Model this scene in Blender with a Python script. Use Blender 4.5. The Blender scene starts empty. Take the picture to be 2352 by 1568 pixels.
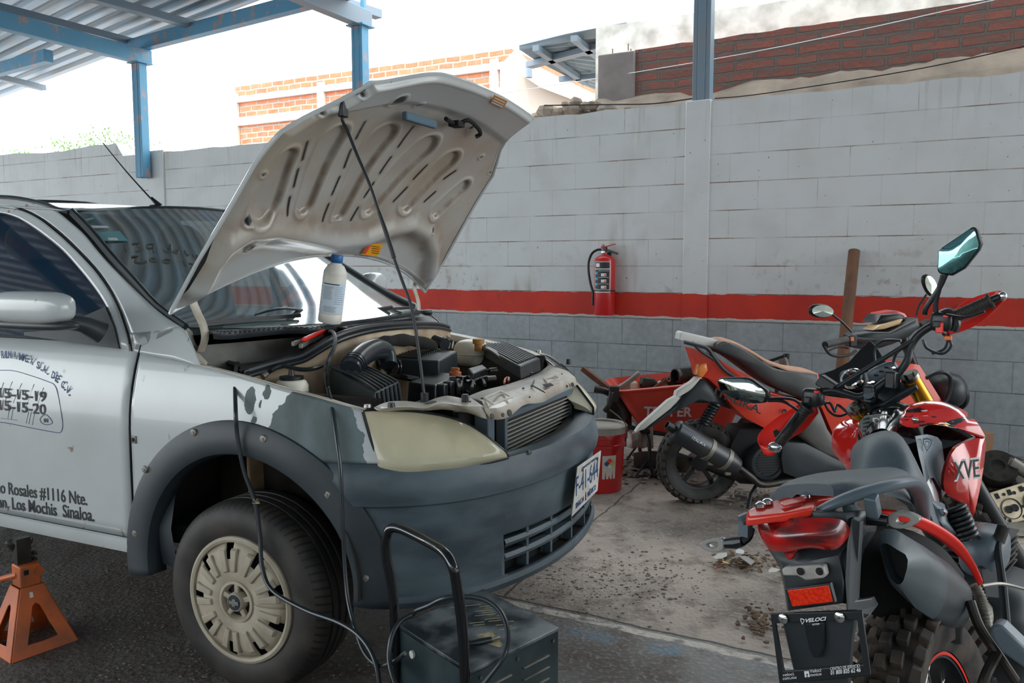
import bpy, bmesh, math, random
from mathutils import Vector, Matrix, noise
random.seed(7)
V = Vector
SC = bpy.context.scene
COL = SC.collection
# ---------------------------------------------------------------- camera, sky, sun, exposure
FPX = 1900.0; CAMH = 1.28; PITCH = math.atan(173 / 1900)
cam = bpy.data.cameras.new('camera'); cam.sensor_width = 36; cam.lens = FPX / 2352 * 36; cam.clip_start = .02; cam.clip_end = 300
camo = bpy.data.objects.new('camera', cam); COL.objects.link(camo)
camo.location = (0, 0, CAMH); camo.rotation_euler = (math.pi / 2 - PITCH, 0, 0); SC.camera = camo
cam.dof.use_dof = False
SC.view_settings.view_transform = 'Standard'; SC.view_settings.look = 'None'
SC.view_settings.gamma = 1; SC.view_settings.use_curve_mapping = False
SC.view_settings.exposure = 0.38
SC.render.film_transparent = False
w = bpy.data.worlds.new('world'); SC.world = w; w.use_nodes = True
_n = w.node_tree.nodes; _l = w.node_tree.links
_bg = _n['Background']; _tc = _n.new('ShaderNodeTexCoord'); _sp = _n.new('ShaderNodeSeparateXYZ'); _cr = _n.new('ShaderNodeValToRGB')
_l.new(_tc.outputs['Generated'], _sp.inputs[0]); _l.new(_sp.outputs['Z'], _cr.inputs[0]); _l.new(_cr.outputs[0], _bg.inputs[0])
_cr.color_ramp.elements[0].position = 0.0; _cr.color_ramp.elements[0].color = (.62, .64, .66, 1)
_cr.color_ramp.elements[1].position = 0.12; _cr.color_ramp.elements[1].color = (.90, .97, 1.0, 1)
_bg.inputs[1].default_value = 4.0
sun = bpy.data.lights.new('sun', 'SUN'); sun.energy = 1.3; sun.angle = .02; sun.color = (1, .93, .82)
suno = bpy.data.objects.new('sun', sun); COL.objects.link(suno)
_d = V((.55, .45, -1.25)).normalized()      # travels away from the camera and to the right, steeply down
suno.rotation_euler = _d.to_track_quat('-Z', 'Y').to_euler(); suno.location = (-6, -4, 12)

# ---------------------------------------------------------------- geometry of the view (for measuring)
def ray(px, py):
    u = (px - 1176) / FPX; v = (784 - py) / FPX
    return V((u, math.cos(PITCH) + v * math.sin(PITCH), -math.sin(PITCH) + v * math.cos(PITCH)))
CAM = V((0, 0, CAMH))
class Frame:
    """a place of its own: origin on the ground, x direction in the ground plane, y to its left, z up"""
    def __init__(s, o, xd):
        s.o = V(o); x = V((xd[0], xd[1], 0)).normalized(); s.x = x; s.y = V((-x.y, x.x, 0)); s.z = V((0, 0, 1))
        s.rz = math.atan2(x.y, x.x)
    def loc(s, P):
        P = P - s.o; return V((P.dot(s.x), P.dot(s.y), P.z))
    def w(s, q): return s.o + s.x * q[0] + s.y * q[1] + s.z * q[2]
    def _pl(s, px, py, n, d):
        r = ray(px, py); t = (d - n.dot(CAM)) / n.dot(r); return s.loc(CAM + r * t)
    def X(s, px, py, a): return s._pl(px, py, s.x, s.x.dot(s.o) + a)
    def Y(s, px, py, a): return s._pl(px, py, s.y, s.y.dot(s.o) + a)
    def Z(s, px, py, a): return s._pl(px, py, s.z, a)
WORLD = Frame((0, 0, 0), (1, 0))
CAR = Frame((-.808, 2.38, 0), (.912, -.410))
WALL = Frame((.592 * 5.2, 5.2, 0), (1.889, -1))      # x runs along the wall to the right, y away behind it
# ---------------------------------------------------------------- mesh helpers
def lerp(a, b, t): return a + (b - a) * t
def cat(pts, n=6, closed=False):
    pts = [V(p) for p in pts]; N = len(pts)
    if N < 3 and not closed: return [pts[0].lerp(pts[1], i / n) for i in range(n + 1)]
    out = []
    for i in range(N if closed else N - 1):
        if closed: p0, p1, p2, p3 = pts[i - 1], pts[i], pts[(i + 1) % N], pts[(i + 2) % N]
        else: p0 = pts[max(i - 1, 0)]; p1 = pts[i]; p2 = pts[i + 1]; p3 = pts[min(i + 2, N - 1)]
        for k in range(n):
            t = k / n
            out.append(.5 * ((2 * p1) + (p2 - p0) * t + (2 * p0 - 5 * p1 + 4 * p2 - p3) * t * t + (3 * p1 - p0 - 3 * p2 + p3) * t ** 3))
    if not closed: out.append(pts[-1])
    return out
def resample(pts, n, closed=False):
    pts = [V(p) for p in pts]
    if closed: pts = pts + [pts[0]]
    L = [0]
    for a, b in zip(pts, pts[1:]): L.append(L[-1] + (b - a).length)
    out = []; k = 0; m = n if closed else n - 1
    for i in range(n):
        d = L[-1] * i / m
        while k < len(L) - 2 and L[k + 1] < d: k += 1
        out.append(pts[k].lerp(pts[k + 1], (d - L[k]) / max(L[k + 1] - L[k], 1e-9)))
    return out
def perp(d):
    a = V((0, 0, 1)) if abs(d.z) < .9 else V((1, 0, 0)); u = d.cross(a).normalized(); return u, d.cross(u).normalized()
class MB:
    def __init__(s): s.v = []; s.f = []
    def add(s, vs, fs):
        k = len(s.v); s.v += [V(p) for p in vs]; s.f += [tuple(i + k for i in f) for f in fs]; return s
    def hexa(s, p):          # p: 4 bottom ccw, 4 top
        return s.add(p, [(0, 3, 2, 1), (4, 5, 6, 7), (0, 1, 5, 4), (1, 2, 6, 5), (2, 3, 7, 6), (3, 0, 4, 7)])
    def box(s, c, d, rot=None):
        c = V(c); h = [x / 2 for x in d]; P = []
        for z in (-1, 1):
            for x, y in ((-1, -1), (1, -1), (1, 1), (-1, 1)):
                q = V((x * h[0], y * h[1], z * h[2]))
                if rot is not None: q = rot @ q
                P.append(c + q)
        return s.hexa(P)
    def beam(s, a, b, wd, ht, up=(0, 0, 1)):
        a = V(a); b = V(b); d = (b - a).normalized(); u = d.cross(V(up)).normalized(); t = u.cross(d)
        P = [q + u * sx * wd / 2 + t * sz * ht / 2 for sz in (-1, 1) for q, sx in ((a, -1), (b, -1), (b, 1), (a, 1))]
        return s.hexa(P)
    def tube(s, pts, r, n=10, closed=False, sm=0, flat=None, cap=True):
        if sm: pts = cat(pts, sm, closed)
        pts = [V(p) for p in pts]; N = len(pts)
        rs = r if isinstance(r, (list, tuple)) else [r] * N
        if len(rs) != N:
            m = len(rs); rs = [lerp(rs[min(int(i * (m - 1) / (N - 1)), m - 2)], rs[min(int(i * (m - 1) / (N - 1)), m - 2) + 1], i * (m - 1) / (N - 1) - min(int(i * (m - 1) / (N - 1)), m - 2)) for i in range(N)]
        u = None; vs = []
        for i, p in enumerate(pts):
            if closed: d = pts[(i + 1) % N] - pts[i - 1]
            else: d = pts[min(i + 1, N - 1)] - pts[max(i - 1, 0)]
            d = d.normalized() if d.length > 1e-9 else V((0, 0, 1))
            if u is None: u, _ = perp(d)
            u = (u - d * u.dot(d))
            u = u.normalized() if u.length > 1e-6 else perp(d)[0]
            t = d.cross(u)
            fx, fy = flat if flat else (1, 1)
            for k in range(n):
                a = 2 * math.pi * k / n; vs.append(p + (u * math.cos(a) * fx + t * math.sin(a) * fy) * rs[i])
        fs = []
        for i in range(N if closed else N - 1):
            j = (i + 1) % N
            for k in range(n): fs.append((i * n + k, i * n + (k + 1) % n, j * n + (k + 1) % n, j * n + k))
        if not closed and cap:
            fs.append(tuple(range(n))[::-1]); fs.append(tuple((N - 1) * n + k for k in range(n)))
        return s.add(vs, fs)
    def cyl(s, a, b, r, r2=None, n=20): return s.tube([a, b], [r, r if r2 is None else r2], n)
    def lathe(s, c, ax, prof, n=32, cap=False, arc=None):      # prof: (radius, height along ax)
        c = V(c); d = V(ax).normalized(); u, t = perp(d); vs = []; m = n
        for r, h in prof:
            for k in range(n):
                a = 2 * math.pi * k / n; vs.append(c + d * h + (u * math.cos(a) + t * math.sin(a)) * r)
        fs = []
        for i in range(len(prof) - 1):
            for k in range(n): fs.append((i * n + k, i * n + (k + 1) % n, (i + 1) * n + (k + 1) % n, (i + 1) * n + k))
        if cap: fs.append(tuple(range(n))[::-1]); fs.append(tuple((len(prof) - 1) * n + k for k in range(n)))
        return s.add(vs, fs)
    def prism(s, poly, ext):
        n = len(poly); ext = V(ext); P = [V(p) for p in poly]
        return s.add(P + [p + ext for p in P], [tuple(range(n))[::-1], tuple(range(n, 2 * n))] + [(i, (i + 1) % n, n + (i + 1) % n, n + i) for i in range(n)])
    def frame(s, outer, inner, ext):      # plate with one hole
        n = len(outer); ext = V(ext); O = [V(p) for p in outer]; I = [V(p) for p in inner]
        vs = O + I + [p + ext for p in O] + [p + ext for p in I]; fs = []
        for i in range(n):
            j = (i + 1) % n
            fs += [(i, j, n + j, n + i), (2 * n + j, 2 * n + i, 3 * n + i, 3 * n + j), (j, i, 2 * n + i, 2 * n + j), (n + i, n + j, 3 * n + j, 3 * n + i)]
        return s.add(vs, fs)
    def grid(s, rows, closed=False, skip=None):
        m = len(rows[0]); vs = [p for r in rows for p in r]; fs = []
        for i in range(len(rows) - 1):
            for k in range(m if closed else m - 1):
                if skip and skip(i, k): continue
                j = (k + 1) % m; fs.append((i * m + k, i * m + j, (i + 1) * m + j, (i + 1) * m + k))
        return s.add(vs, fs)
    def ball(s, c, r, n=16, rot=None):
        c = V(c); r = r if isinstance(r, (tuple, list)) else (r, r, r); rows = []
        for i in range(n // 2 + 1):
            th = math.pi * i / (n // 2); row = []
            for k in range(n):
                a = 2 * math.pi * k / n; q = V((r[0] * math.sin(th) * math.cos(a), r[1] * math.sin(th) * math.sin(a), r[2] * math.cos(th)))
                if rot is not None: q = rot @ q
                row.append(c + q)
            rows.append(row)
        return s.grid(rows, closed=True)
    def rock(s, c, r, seed=0):
        k = len(s.v); s.ball(c, r, 8)
        for i in range(k, len(s.v)):
            d = s.v[i] - V(c); s.v[i] = V(c) + d * (1 + .45 * noise.noise(d * (1.3 / max(r if not isinstance(r, tuple) else max(r), 1e-4)) + V((seed, 0, 0))))
        return s
    def text(s, body, pos, xd, up, size, width=None, bold=0.0, ext=.0006, shear=0, align='CENTER', spacing=1.0):
        cu = bpy.data.curves.new('t', 'FONT'); cu.body = body; cu.size = 1; cu.offset = bold; cu.shear = shear; cu.align_x = 'LEFT'; cu.space_character = spacing; cu.resolution_u = 3
        ob = bpy.data.objects.new('t', cu); COL.objects.link(ob); bpy.context.view_layer.update()
        me = bpy.data.meshes.new_from_object(ob.evaluated_get(bpy.context.evaluated_depsgraph_get()))
        bpy.data.objects.remove(ob); bpy.data.curves.remove(cu)
        if not me.vertices: return s
        xs = [v.co.x for v in me.vertices]; x0, x1 = min(xs), max(xs)
        caps = .70                                   # cap height of the font at size 1
        sy = size / caps; sx = (width / (x1 - x0)) if width else sy
        off = {'CENTER': -(x0 + x1) / 2, 'LEFT': -x0, 'RIGHT': -x1}[align]
        xd = V(xd).normalized(); up = V(up).normalized(); nn = xd.cross(up).normalized(); pos = V(pos)
        vs = [pos + xd * ((v.co.x + off) * sx) + up * (v.co.y * sy) for v in me.vertices]
        fs = [tuple(p.vertices) for p in me.polygons]
        n = len(vs); ed = {}
        for f in fs:
            for a, b in zip(f, f[1:] + f[:1]):
                ed[(a, b)] = 1
        sides = [(a, b, b + n, a + n)[::-1] for (a, b) in ed if (b, a) not in ed]
        s.add([p + nn * ext for p in vs] + vs, fs + sides)
        bpy.data.meshes.remove(me); return s
REC = {}
def tag(o, label=None, cat=None, group=None, kind=None):
    if label: o['label'] = label
    if cat: o['category'] = cat
    if group: o['group'] = group
    if kind: o['kind'] = kind
    return o
def thing(name, fr, base, label, cat, group=None):
    o = bpy.data.objects.new(name, None); COL.objects.link(o); o.empty_display_size = .05
    o.location = fr.w(base); o.rotation_euler = (0, 0, fr.rz); tag(o, label, cat, group); REC[o.name] = (fr, V(base)); return o
def build(mb, name, m, parent=None, fr=None, smooth=35, bevel=0, sub=0, solid=0, seg=2, label=None, cat=None, group=None, kind=None, weld=False, center=True, flip=False):
    if parent is not None: fr, org = REC[parent.name]
    else: org = V((0, 0, 0)); fr = fr or WORLD
    n = len(mb.v)
    lo = V([min(p[i] for p in mb.v) for i in range(3)]); hi = V([max(p[i] for p in mb.v) for i in range(3)])
    c = (lo + hi) / 2
    if parent is None: c.z = lo.z
    if not center: c = V((0, 0, 0)) if parent is None else org.copy()
    me = bpy.data.meshes.new(name); me.from_pydata([tuple(p - c) for p in mb.v], [], mb.f)
    bm = bmesh.new(); bm.from_mesh(me)
    if weld: bmesh.ops.remove_doubles(bm, verts=bm.verts, dist=1e-5)
    bmesh.ops.recalc_face_normals(bm, faces=bm.faces)
    if flip: bmesh.ops.reverse_faces(bm, faces=bm.faces)
    bm.to_mesh(me); bm.free()
    if smooth:
        me.polygons.foreach_set('use_smooth', [True] * len(me.polygons)); me.set_sharp_from_angle(angle=math.radians(smooth))
    o = bpy.data.objects.new(name, me); COL.objects.link(o)
    if isinstance(m, (list, tuple)):
        for x in m: me.materials.append(x)
    else: me.materials.append(m)
    if solid:
        md = o.modifiers.new('s', 'SOLIDIFY'); md.thickness = abs(solid); md.offset = -1 if solid > 0 else 1
    if sub:
        md = o.modifiers.new('u', 'SUBSURF'); md.levels = sub; md.render_levels = sub
    if bevel:
        md = o.modifiers.new('b', 'BEVEL'); md.width = bevel; md.segments = seg; md.limit_method = 'ANGLE'; md.angle_limit = math.radians(40)
    if parent is not None: o.parent = parent; o.location = c - org
    else: o.location = fr.w(c); o.rotation_euler = (0, 0, fr.rz)
    REC[o.name] = (fr, c); tag(o, label, cat, group, kind); return o
def copy_tree(o, parent=None):
    c = o.copy(); COL.objects.link(c)
    if parent is not None: c.parent = parent
    for ch in list(o.children): copy_tree(ch, c)
    return c
# ---------------------------------------------------------------- materials
def lin(c): return tuple((x / 255 / 12.92 if x / 255 <= .04045 else ((x / 255 + .055) / 1.055) ** 2.4) for x in c) + (1,)
class Mat:
    def __init__(s, name, coord='Object'):
        s.m = bpy.data.materials.new(name); s.m.use_nodes = True; s.t = s.m.node_tree; s.n = s.t.nodes; s.l = s.t.links
        s.b = s.n['Principled BSDF']; s.c = s.n.new('ShaderNodeTexCoord').outputs[coord]
    def link(s, a, b): s.l.new(a, b)
    def noise(s, scale, detail=4, vec=None, stretch=None, dist=0):
        o = s.n.new('ShaderNodeTexNoise'); o.inputs['Scale'].default_value = scale; o.inputs['Detail'].default_value = detail; o.inputs['Distortion'].default_value = dist
        v = vec if vec is not None else s.c
        if stretch:
            mp = s.n.new('ShaderNodeMapping'); mp.inputs['Scale'].default_value = stretch; s.link(v, mp.inputs[0]); v = mp.outputs[0]
        s.link(v, o.inputs['Vector']); return o.outputs['Fac']
    def ramp(s, src, p0, p1, c0=(0, 0, 0, 1), c1=(1, 1, 1, 1)):
        o = s.n.new('ShaderNodeValToRGB'); e = o.color_ramp.elements; e[0].position = p0; e[1].position = p1; e[0].color = c0; e[1].color = c1
        s.link(src, o.inputs[0]); return o.outputs[0]
    def mix(s, fac, a, b, mode='MIX'):
        o = s.n.new('ShaderNodeMix'); o.data_type = 'RGBA'; o.blend_type = mode
        for sock, v in ((o.inputs[0], fac), (o.inputs[6], a), (o.inputs[7], b)):
            if isinstance(v, (int, float)): sock.default_value = v
            elif isinstance(v, tuple): sock.default_value = v
            else: s.link(v, sock)
        return o.outputs[2]
    def math(s, op, a, b=0, c=None):
        o = s.n.new('ShaderNodeMath'); o.operation = op
        for k, v in enumerate((a, b) if c is None else (a, b, c)):
            if isinstance(v, (int, float)): o.inputs[k].default_value = v
            else: s.link(v, o.inputs[k])
        return o.outputs[0]
    def xyz(s, v=None):
        o = s.n.new('ShaderNodeSeparateXYZ'); s.link(v if v is not None else s.c, o.inputs[0]); return o.outputs
    def comb(s, x, y, z):
        o = s.n.new('ShaderNodeCombineXYZ')
        for k, v in enumerate((x, y, z)):
            if isinstance(v, (int, float)): o.inputs[k].default_value = v
            else: s.link(v, o.inputs[k])
        return o.outputs[0]
    def bump(s, h, st=.3, dist=.01):
        o = s.n.new('ShaderNodeBump'); o.inputs['Strength'].default_value = st; o.inputs['Distance'].default_value = dist; s.link(h, o.inputs['Height']); s.link(o.outputs[0], s.b.inputs['Normal'])
    def col(s, v):
        if isinstance(v, tuple): s.b.inputs['Base Color'].default_value = v
        else: s.link(v, s.b.inputs['Base Color'])
        return s
    def set(s, **k):
        for a, v in k.items():
            q = s.b.inputs[a.replace('_', ' ')]
            if isinstance(v, (int, float, tuple)): q.default_value = v
            else: s.link(v, q)
        return s
def M(name, rgb, rough=.5, metal=0, dirt=None, dscale=6, damt=.5, bump=0, bscale=60, coat=0, alpha=None, spec=None, trans=0, stretch=None):
    m = Mat(name); base = lin(rgb)
    if dirt:
        f = m.ramp(m.noise(dscale, 6, stretch=stretch), .5 - .12, .5 + .22); f = m.math('MULTIPLY', f, damt); m.col(m.mix(f, base, lin(dirt)))
    else: m.col(base)
    m.set(Roughness=rough, Metallic=metal)
    if coat: m.set(Coat_Weight=coat, Coat_Roughness=.05)
    if spec is not None: m.b.inputs['Specular IOR Level'].default_value = spec
    if trans: m.set(Transmission_Weight=trans)
    if alpha is not None: m.set(Alpha=alpha)
    if bump: m.bump(m.noise(bscale, 3), bump, .004)
    return m.m
MT = {}
def mats():
    g = MT
    g['black'] = M('black_plastic', (38, 44, 48), .42, bump=.05, dirt=(86, 90, 90), dscale=9, damt=.25)
    g['black2'] = M('satin_black', (26, 30, 34), .35)
    g['gloss'] = M('gloss_black', (14, 16, 20), .12, coat=.5)
    g['dark'] = M('dark_void', (12, 13, 14), .8)
    g['rubber'] = M('rubber', (34, 34, 35), .6, dirt=(88, 82, 74), dscale=14, damt=.45)
    g['cable'] = M('cable_rubber', (34, 42, 47), .3)
    g['steel'] = M('bare_steel', (150, 148, 142), .3, 1, dirt=(90, 78, 66), dscale=20, damt=.5)
    g['chrome'] = M('chrome', (225, 228, 230), .1, 1)
    g['alu'] = M('dull_aluminium', (150, 146, 138), .5, .7, dirt=(92, 84, 76), dscale=14, damt=.6)
    g['greasy'] = M('greasy_metal', (66, 62, 58), .45, .6, dirt=(34, 30, 28), dscale=12, damt=.8)
    g['white'] = M('white_plastic', (222, 220, 212), .45)
    g['red'] = M('red_plastic', (226, 54, 38), .25, dirt=(170, 70, 54), dscale=5, damt=.25, coat=.3)
    g['redgloss'] = M('red_gloss', (206, 36, 30), .14, coat=.8)
    g['redhot'] = M('bright_red_plastic', (246, 42, 30), .3, coat=.2)
    g['rust'] = M('rust', (120, 74, 50), .8, dirt=(70, 46, 34), dscale=10, damt=.8)
    g['decal'] = M('light_lettering', (224, 226, 228), .5)
    g['decalk'] = M('black_lettering', (26, 28, 32), .5)
    g['decalb'] = M('navy_lettering', (26, 72, 120), .5)
    g['mirror'] = M('mirror_glass', (160, 168, 164), .02, 1); g['mirror_refl'] = M('teal_reflection_tint', (120, 178, 182), .02, 1)  # mirror tints stand in for the dim and teal surroundings they reflect
mats()
# ================================================================= THE YARD
# ---- floor
m = Mat('concrete_floor'); P = m.xyz(); g1 = m.noise(1.1, 8); g2 = m.noise(9, 8); g3 = m.noise(55, 4)
A1 = WORLD.Z(1158, 1367, 0); A2 = WORLD.Z(1763, 1501, 0); ld = (A2 - A1).normalized(); ln = V((-ld.y, ld.x, 0))
dist = m.math('ADD', m.math('SUBTRACT', m.math('ADD', m.math('MULTIPLY', P[0], ln.x), m.math('MULTIPLY', P[1], ln.y)), A1.dot(ln)), m.math('MULTIPLY', m.math('SUBTRACT', m.noise(5, 5), .5), .035))
far = m.ramp(dist, .49, .51); far = m.math('GREATER_THAN', dist, 0)
base = m.mix(far, lin((140, 138, 136)), lin((176, 162, 150)))
base = m.mix(m.ramp(g1, .42, .62), base, lin((104, 97, 92)))
base = m.mix(m.math('MULTIPLY', m.ramp(g2, .5, .68), .7), base, lin((92, 74, 62)))
base = m.mix(m.math('MULTIPLY', m.ramp(g3, .52, .66), .5), base, lin((176, 168, 160)))
# the worn pale paint strip and the joint beside it
strip = m.math('MULTIPLY', m.math('LESS_THAN', m.math('ABSOLUTE', m.math('ADD', dist, .050)), .022), m.ramp(m.noise(16, 6), .36, .52))
base = m.mix(strip, base, lin((205, 196, 186)))
blue = m.math('MULTIPLY', m.math('LESS_THAN', m.math('ABSOLUTE', m.math('ADD', dist, .13)), .06), m.ramp(m.noise(4.2, 5), .55, .72))
base = m.mix(blue, base, lin((110, 150, 175)))
joint = m.math('LESS_THAN', m.math('ABSOLUTE', m.math('ADD', dist, .008)), .006)
B1 = WORLD.Z(1158, 1367, 0); B2 = WORLD.Z(1402, 1165, 0); bd = (B2 - B1).normalized(); bn = V((-bd.y, bd.x, 0))
d2 = m.math('ADD', m.math('SUBTRACT', m.math('ADD', m.math('MULTIPLY', P[0], bn.x), m.math('MULTIPLY', P[1], bn.y)), B1.dot(bn)), m.math('MULTIPLY', m.math('SUBTRACT', m.noise(6, 5), .5), .05))
crack = m.math('MULTIPLY', m.math('LESS_THAN', m.math('ABSOLUTE', d2), .005), far)
jj = m.math('MAXIMUM', joint, crack)
base = m.mix(m.math('MULTIPLY', jj, .8), base, lin((48, 42, 38)))
oil_shade = m.ramp(m.math('ADD', P[0], m.math('MULTIPLY', m.noise(1.5, 4), .9)), .0, .6, (1, 1, 1, 1), (0, 0, 0, 1))  # oil and dirt on the left, with under-car shade painted in
base = m.mix(m.math('MULTIPLY', oil_shade, .55), base, lin((74, 66, 60)))
m.col(base); m.set(Roughness=m.ramp(g1, .3, .7, (.6, .6, .6, 1), (.9, .9, .9, 1)))
hh = m.math('SUBTRACT', m.math('ADD', m.math('MULTIPLY', g2, .5), m.math('MULTIPLY', g3, .35)), m.math('MULTIPLY', jj, .8))
m.bump(hh, .75, .03)
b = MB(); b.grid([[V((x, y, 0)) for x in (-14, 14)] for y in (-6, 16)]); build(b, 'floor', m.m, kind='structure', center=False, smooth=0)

# ---- painted block wall
def paint(name, blocks=True):
    m = Mat(name); P = m.xyz(); x, z = P[0], P[2]
    zs = m.math('MULTIPLY', z, 1 / 3); n1 = m.noise(3, 6); n2 = m.noise(22, 5); nl = m.noise(9, 4, stretch=(1, 1, .15))
    zz = m.math('ADD', z, m.math('MULTIPLY', m.math('SUBTRACT', nl, .5), .03))
    white = m.mix(m.math('MULTIPLY', m.ramp(n1, .45, .7), .45), lin((206, 210, 211)), lin((188, 187, 184)))
    smear = m.math('MAXIMUM', m.math('MULTIPLY', m.ramp(m.noise(2.2, 6, stretch=(1, 1, .5)), .58, .7), m.ramp(m.noise(14, 5, stretch=(1, 1, .25)), .42, .7)), m.math('MULTIPLY', m.math('MULTIPLY', m.ramp(m.noise(1.3, 3), .42, .58), m.ramp(m.noise(15, 5), .54, .66)), m.ramp(zs, .35, .56, (1, 1, 1, 1), (0, 0, 0, 1))))
    low = m.ramp(zs, .34, .56, (1, 1, 1, 1), (.3, .3, .3, 1))
    white = m.mix(m.math('MULTIPLY', m.math('MULTIPLY', smear, low), .75), white, lin((142, 124, 106)))
    spots = m.math('MULTIPLY', m.ramp(m.noise(34, 3), .70, .74), .8)
    white = m.mix(spots, white, lin((96, 78, 64)))
    streak = m.math('MULTIPLY', m.ramp(m.noise(18, 4, stretch=(1, 1, .06)), .58, .75), m.ramp(zs, .70, .82))
    white = m.mix(m.math('MULTIPLY', streak, .6), white, lin((150, 138, 122)))
    gray = m.mix(m.ramp(n2, .35, .7), lin((168, 176, 180)), lin((150, 159, 163)))
    gray = m.mix(m.math('MULTIPLY', m.ramp(n1, .5, .72), .5), gray, lin((124, 124, 120)))
    red = m.mix(m.ramp(n1, .35, .65), lin((206, 54, 34)), lin((184, 46, 34)))
    red = m.mix(m.math('MULTIPLY', m.ramp(m.noise(17, 5), .62, .72), .6), red, lin((106, 52, 42)))
    c = m.mix(m.math('GREATER_THAN', zz, .888), gray, lin((196, 192, 184)))
    c = m.mix(m.math('GREATER_THAN', zz, .902), c, red)
    c = m.mix(m.math('GREATER_THAN', zz, 1.078), c, white)
    if blocks:
        br = m.n.new('ShaderNodeTexBrick'); m.link(m.comb(m.math('ADD', x, .1 + .02), m.math('SUBTRACT', z, .08), 0), br.inputs['Vector'])
        br.offset = .5; br.inputs['Scale'].default_value = 1; br.inputs['Brick Width'].default_value = .4; br.inputs['Row Height'].default_value = .2
        br.inputs['Mortar Size'].default_value = .0035; br.inputs['Mortar Smooth'].default_value = .1; br.inputs['Bias'].default_value = -1
        br.inputs['Color1'].default_value = br.inputs['Color2'].default_value = (0, 0, 0, 1); br.inputs['Mortar'].default_value = (1, 1, 1, 1)
        mort = br.outputs['Fac']
        horiz = m.math('LESS_THAN', m.math('ABSOLUTE', m.math('SUBTRACT', m.math('FRACT', m.math('ADD', m.math('MULTIPLY', m.math('SUBTRACT', z, .08), 5), .5)), .5)), .03)
        amt = m.math('MULTIPLY', mort, m.math('ADD', m.math('MULTIPLY', m.math('MULTIPLY', horiz, m.ramp(m.noise(2.5, 6), .40, .6)), .75), m.math('ADD', m.math('ADD', .10, m.math('MULTIPLY', m.math('LESS_THAN', z, .89), .35)), m.math('MULTIPLY', m.ramp(m.noise(4.1, 5), .55, .7), .4))))
        dk = m.mix(m.math('GREATER_THAN', z, 1.08), lin((88, 92, 94)), lin((112, 84, 64)))
        c = m.mix(m.math('MINIMUM', amt, .9), c, dk)
        m.bump(m.math('SUBTRACT', m.math('MULTIPLY', n2, .25), mort), .45, .012)
    else: m.bump(n2, .25, .008)
    m.col(c); m.set(Roughness=.72); return m.m
MT['wall'] = paint('painted_block_wall'); MT['pillar'] = paint('painted_render', False)
b = MB(); N = 150; rows = [[], [], [], []]
for i in range(N + 1):
    x = lerp(-14, 3, i / N); base_h = 2.46 if x > -8.3 else 2.60
    if x < -8.3: base_h += .06 * noise.noise(V((x * .8, 3, 0)))
    t = base_h + .014 * noise.noise(V((x * 4.3, 0, 0))) + .008 * noise.noise(V((x * 19, 5, 0)))
    for r, (y, z) in enumerate(((0, 0), (0, t), (.15, t + .01), (.15, 0))): rows[r].append(V((x, y, z)))
b.grid(rows); build(b, 'wall_back', MT['wall'], fr=WALL, kind='structure', center=False, smooth=30)
b = MB(); b.box((-1.955, .06, 1.237), (.185, .15, 2.474)); build(b, 'trim_1', MT['pillar'], fr=WALL, kind='structure', center=False, bevel=.008)
b = MB(); xa = WALL.Y(352, 380, 0).x; b.box((xa + .05, .065, 1.25), (.24, .16, 2.47)); build(b, 'trim_2', MT['pillar'], fr=WALL, kind='structure', center=False, bevel=.008)

# ---- steel posts and beams of the shade roof
bs = Mat('blue_flaking_paint'); q = bs.math('MULTIPLY', bs.ramp(bs.noise(9, 8), .54, .62), .7)
bs.col(bs.mix(q, bs.mix(bs.noise(2), lin((70, 132, 168)), lin((92, 150, 180))), bs.mix(bs.noise(22), lin((150, 92, 66)), lin((178, 160, 150))))); bs.set(Roughness=.55); MT['bluesteel'] = bs.m
MT['greysteel'] = M('grey_blue_steel', (112, 134, 150), .5, dirt=(150, 120, 104), dscale=4, damt=.3)
def post(px, z0, z1, y, w, label, m):
    x = WALL.Y(px, 250, y).x; t = thing('roof_post', WALL, (x, y, z0), label, 'post', 'posts carrying the shade roof')
    b = MB(); b.box((x, y, (z0 + z1) / 2), (w * .45, w, z1 - z0)); b.box((x - w * .36, y - .01, (z0 + z1) / 2), (w * .26, w * .8, z1 - z0)); b.box((x + w * .36, y - .01, (z0 + z1) / 2), (w * .26, w * .8, z1 - z0))
    build(b, 'channel', m, t, bevel=.004)
    b = MB(); b.box((x, y, z1 + .006), (w * 1.5, w * 1.5, .012)); build(b, 'cap_plate', m, t)
    return x
xA = post(325, 2.2, 3.36, -.075, .12, 'flaking blue steel post at the far left end of the wall', MT['bluesteel'])
xB = post(831, 2.3, 3.36, -.065, .12, 'rusty blue steel post rising behind the raised bonnet', MT['bluesteel'])
xC = post(1614, 2.47, 3.36, .06, .13, 'grey-blue steel post standing on the white wall pillar', MT['greysteel'])
def bm(a, c, w, h, name, label, m, cat='beam', grp=None):
    b = MB(); b.beam(WALL.loc(V(a)), WALL.loc(V(c)), w, h); o = build(b, name, m, fr=WALL, bevel=.004); tag(o, label, cat, grp); return o
def wl(x, y, z): return WALL.w((x, y, z))
bm(wl(xA, .04, 3.44), wl(xA, -9, 3.44), .10, .15, 'roof_beam', 'rust-streaked beam running in from the far left post', MT['bluesteel'])
bm(wl(xB, .04, 3.44), wl(xB, -9, 3.44), .10, .15, 'roof_beam', 'pale blue beam running in from the post behind the bonnet', MT['greysteel'])
bm(wl(xC, .12, 3.44), wl(xC, -9, 3.44), .10, .15, 'roof_beam', 'beam above the grey post on the pillar', MT['greysteel'])
p1 = WORLD.Z(262, 118, 3.58); p2 = WORLD.Z(745, -8, 3.58); d = (p2 - p1).normalized()
bm(p1, p2 + d * 6, .10, .13, 'roof_beam', 'long blue beam along the roof edge under the sheets', MT['bluesteel'])
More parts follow.
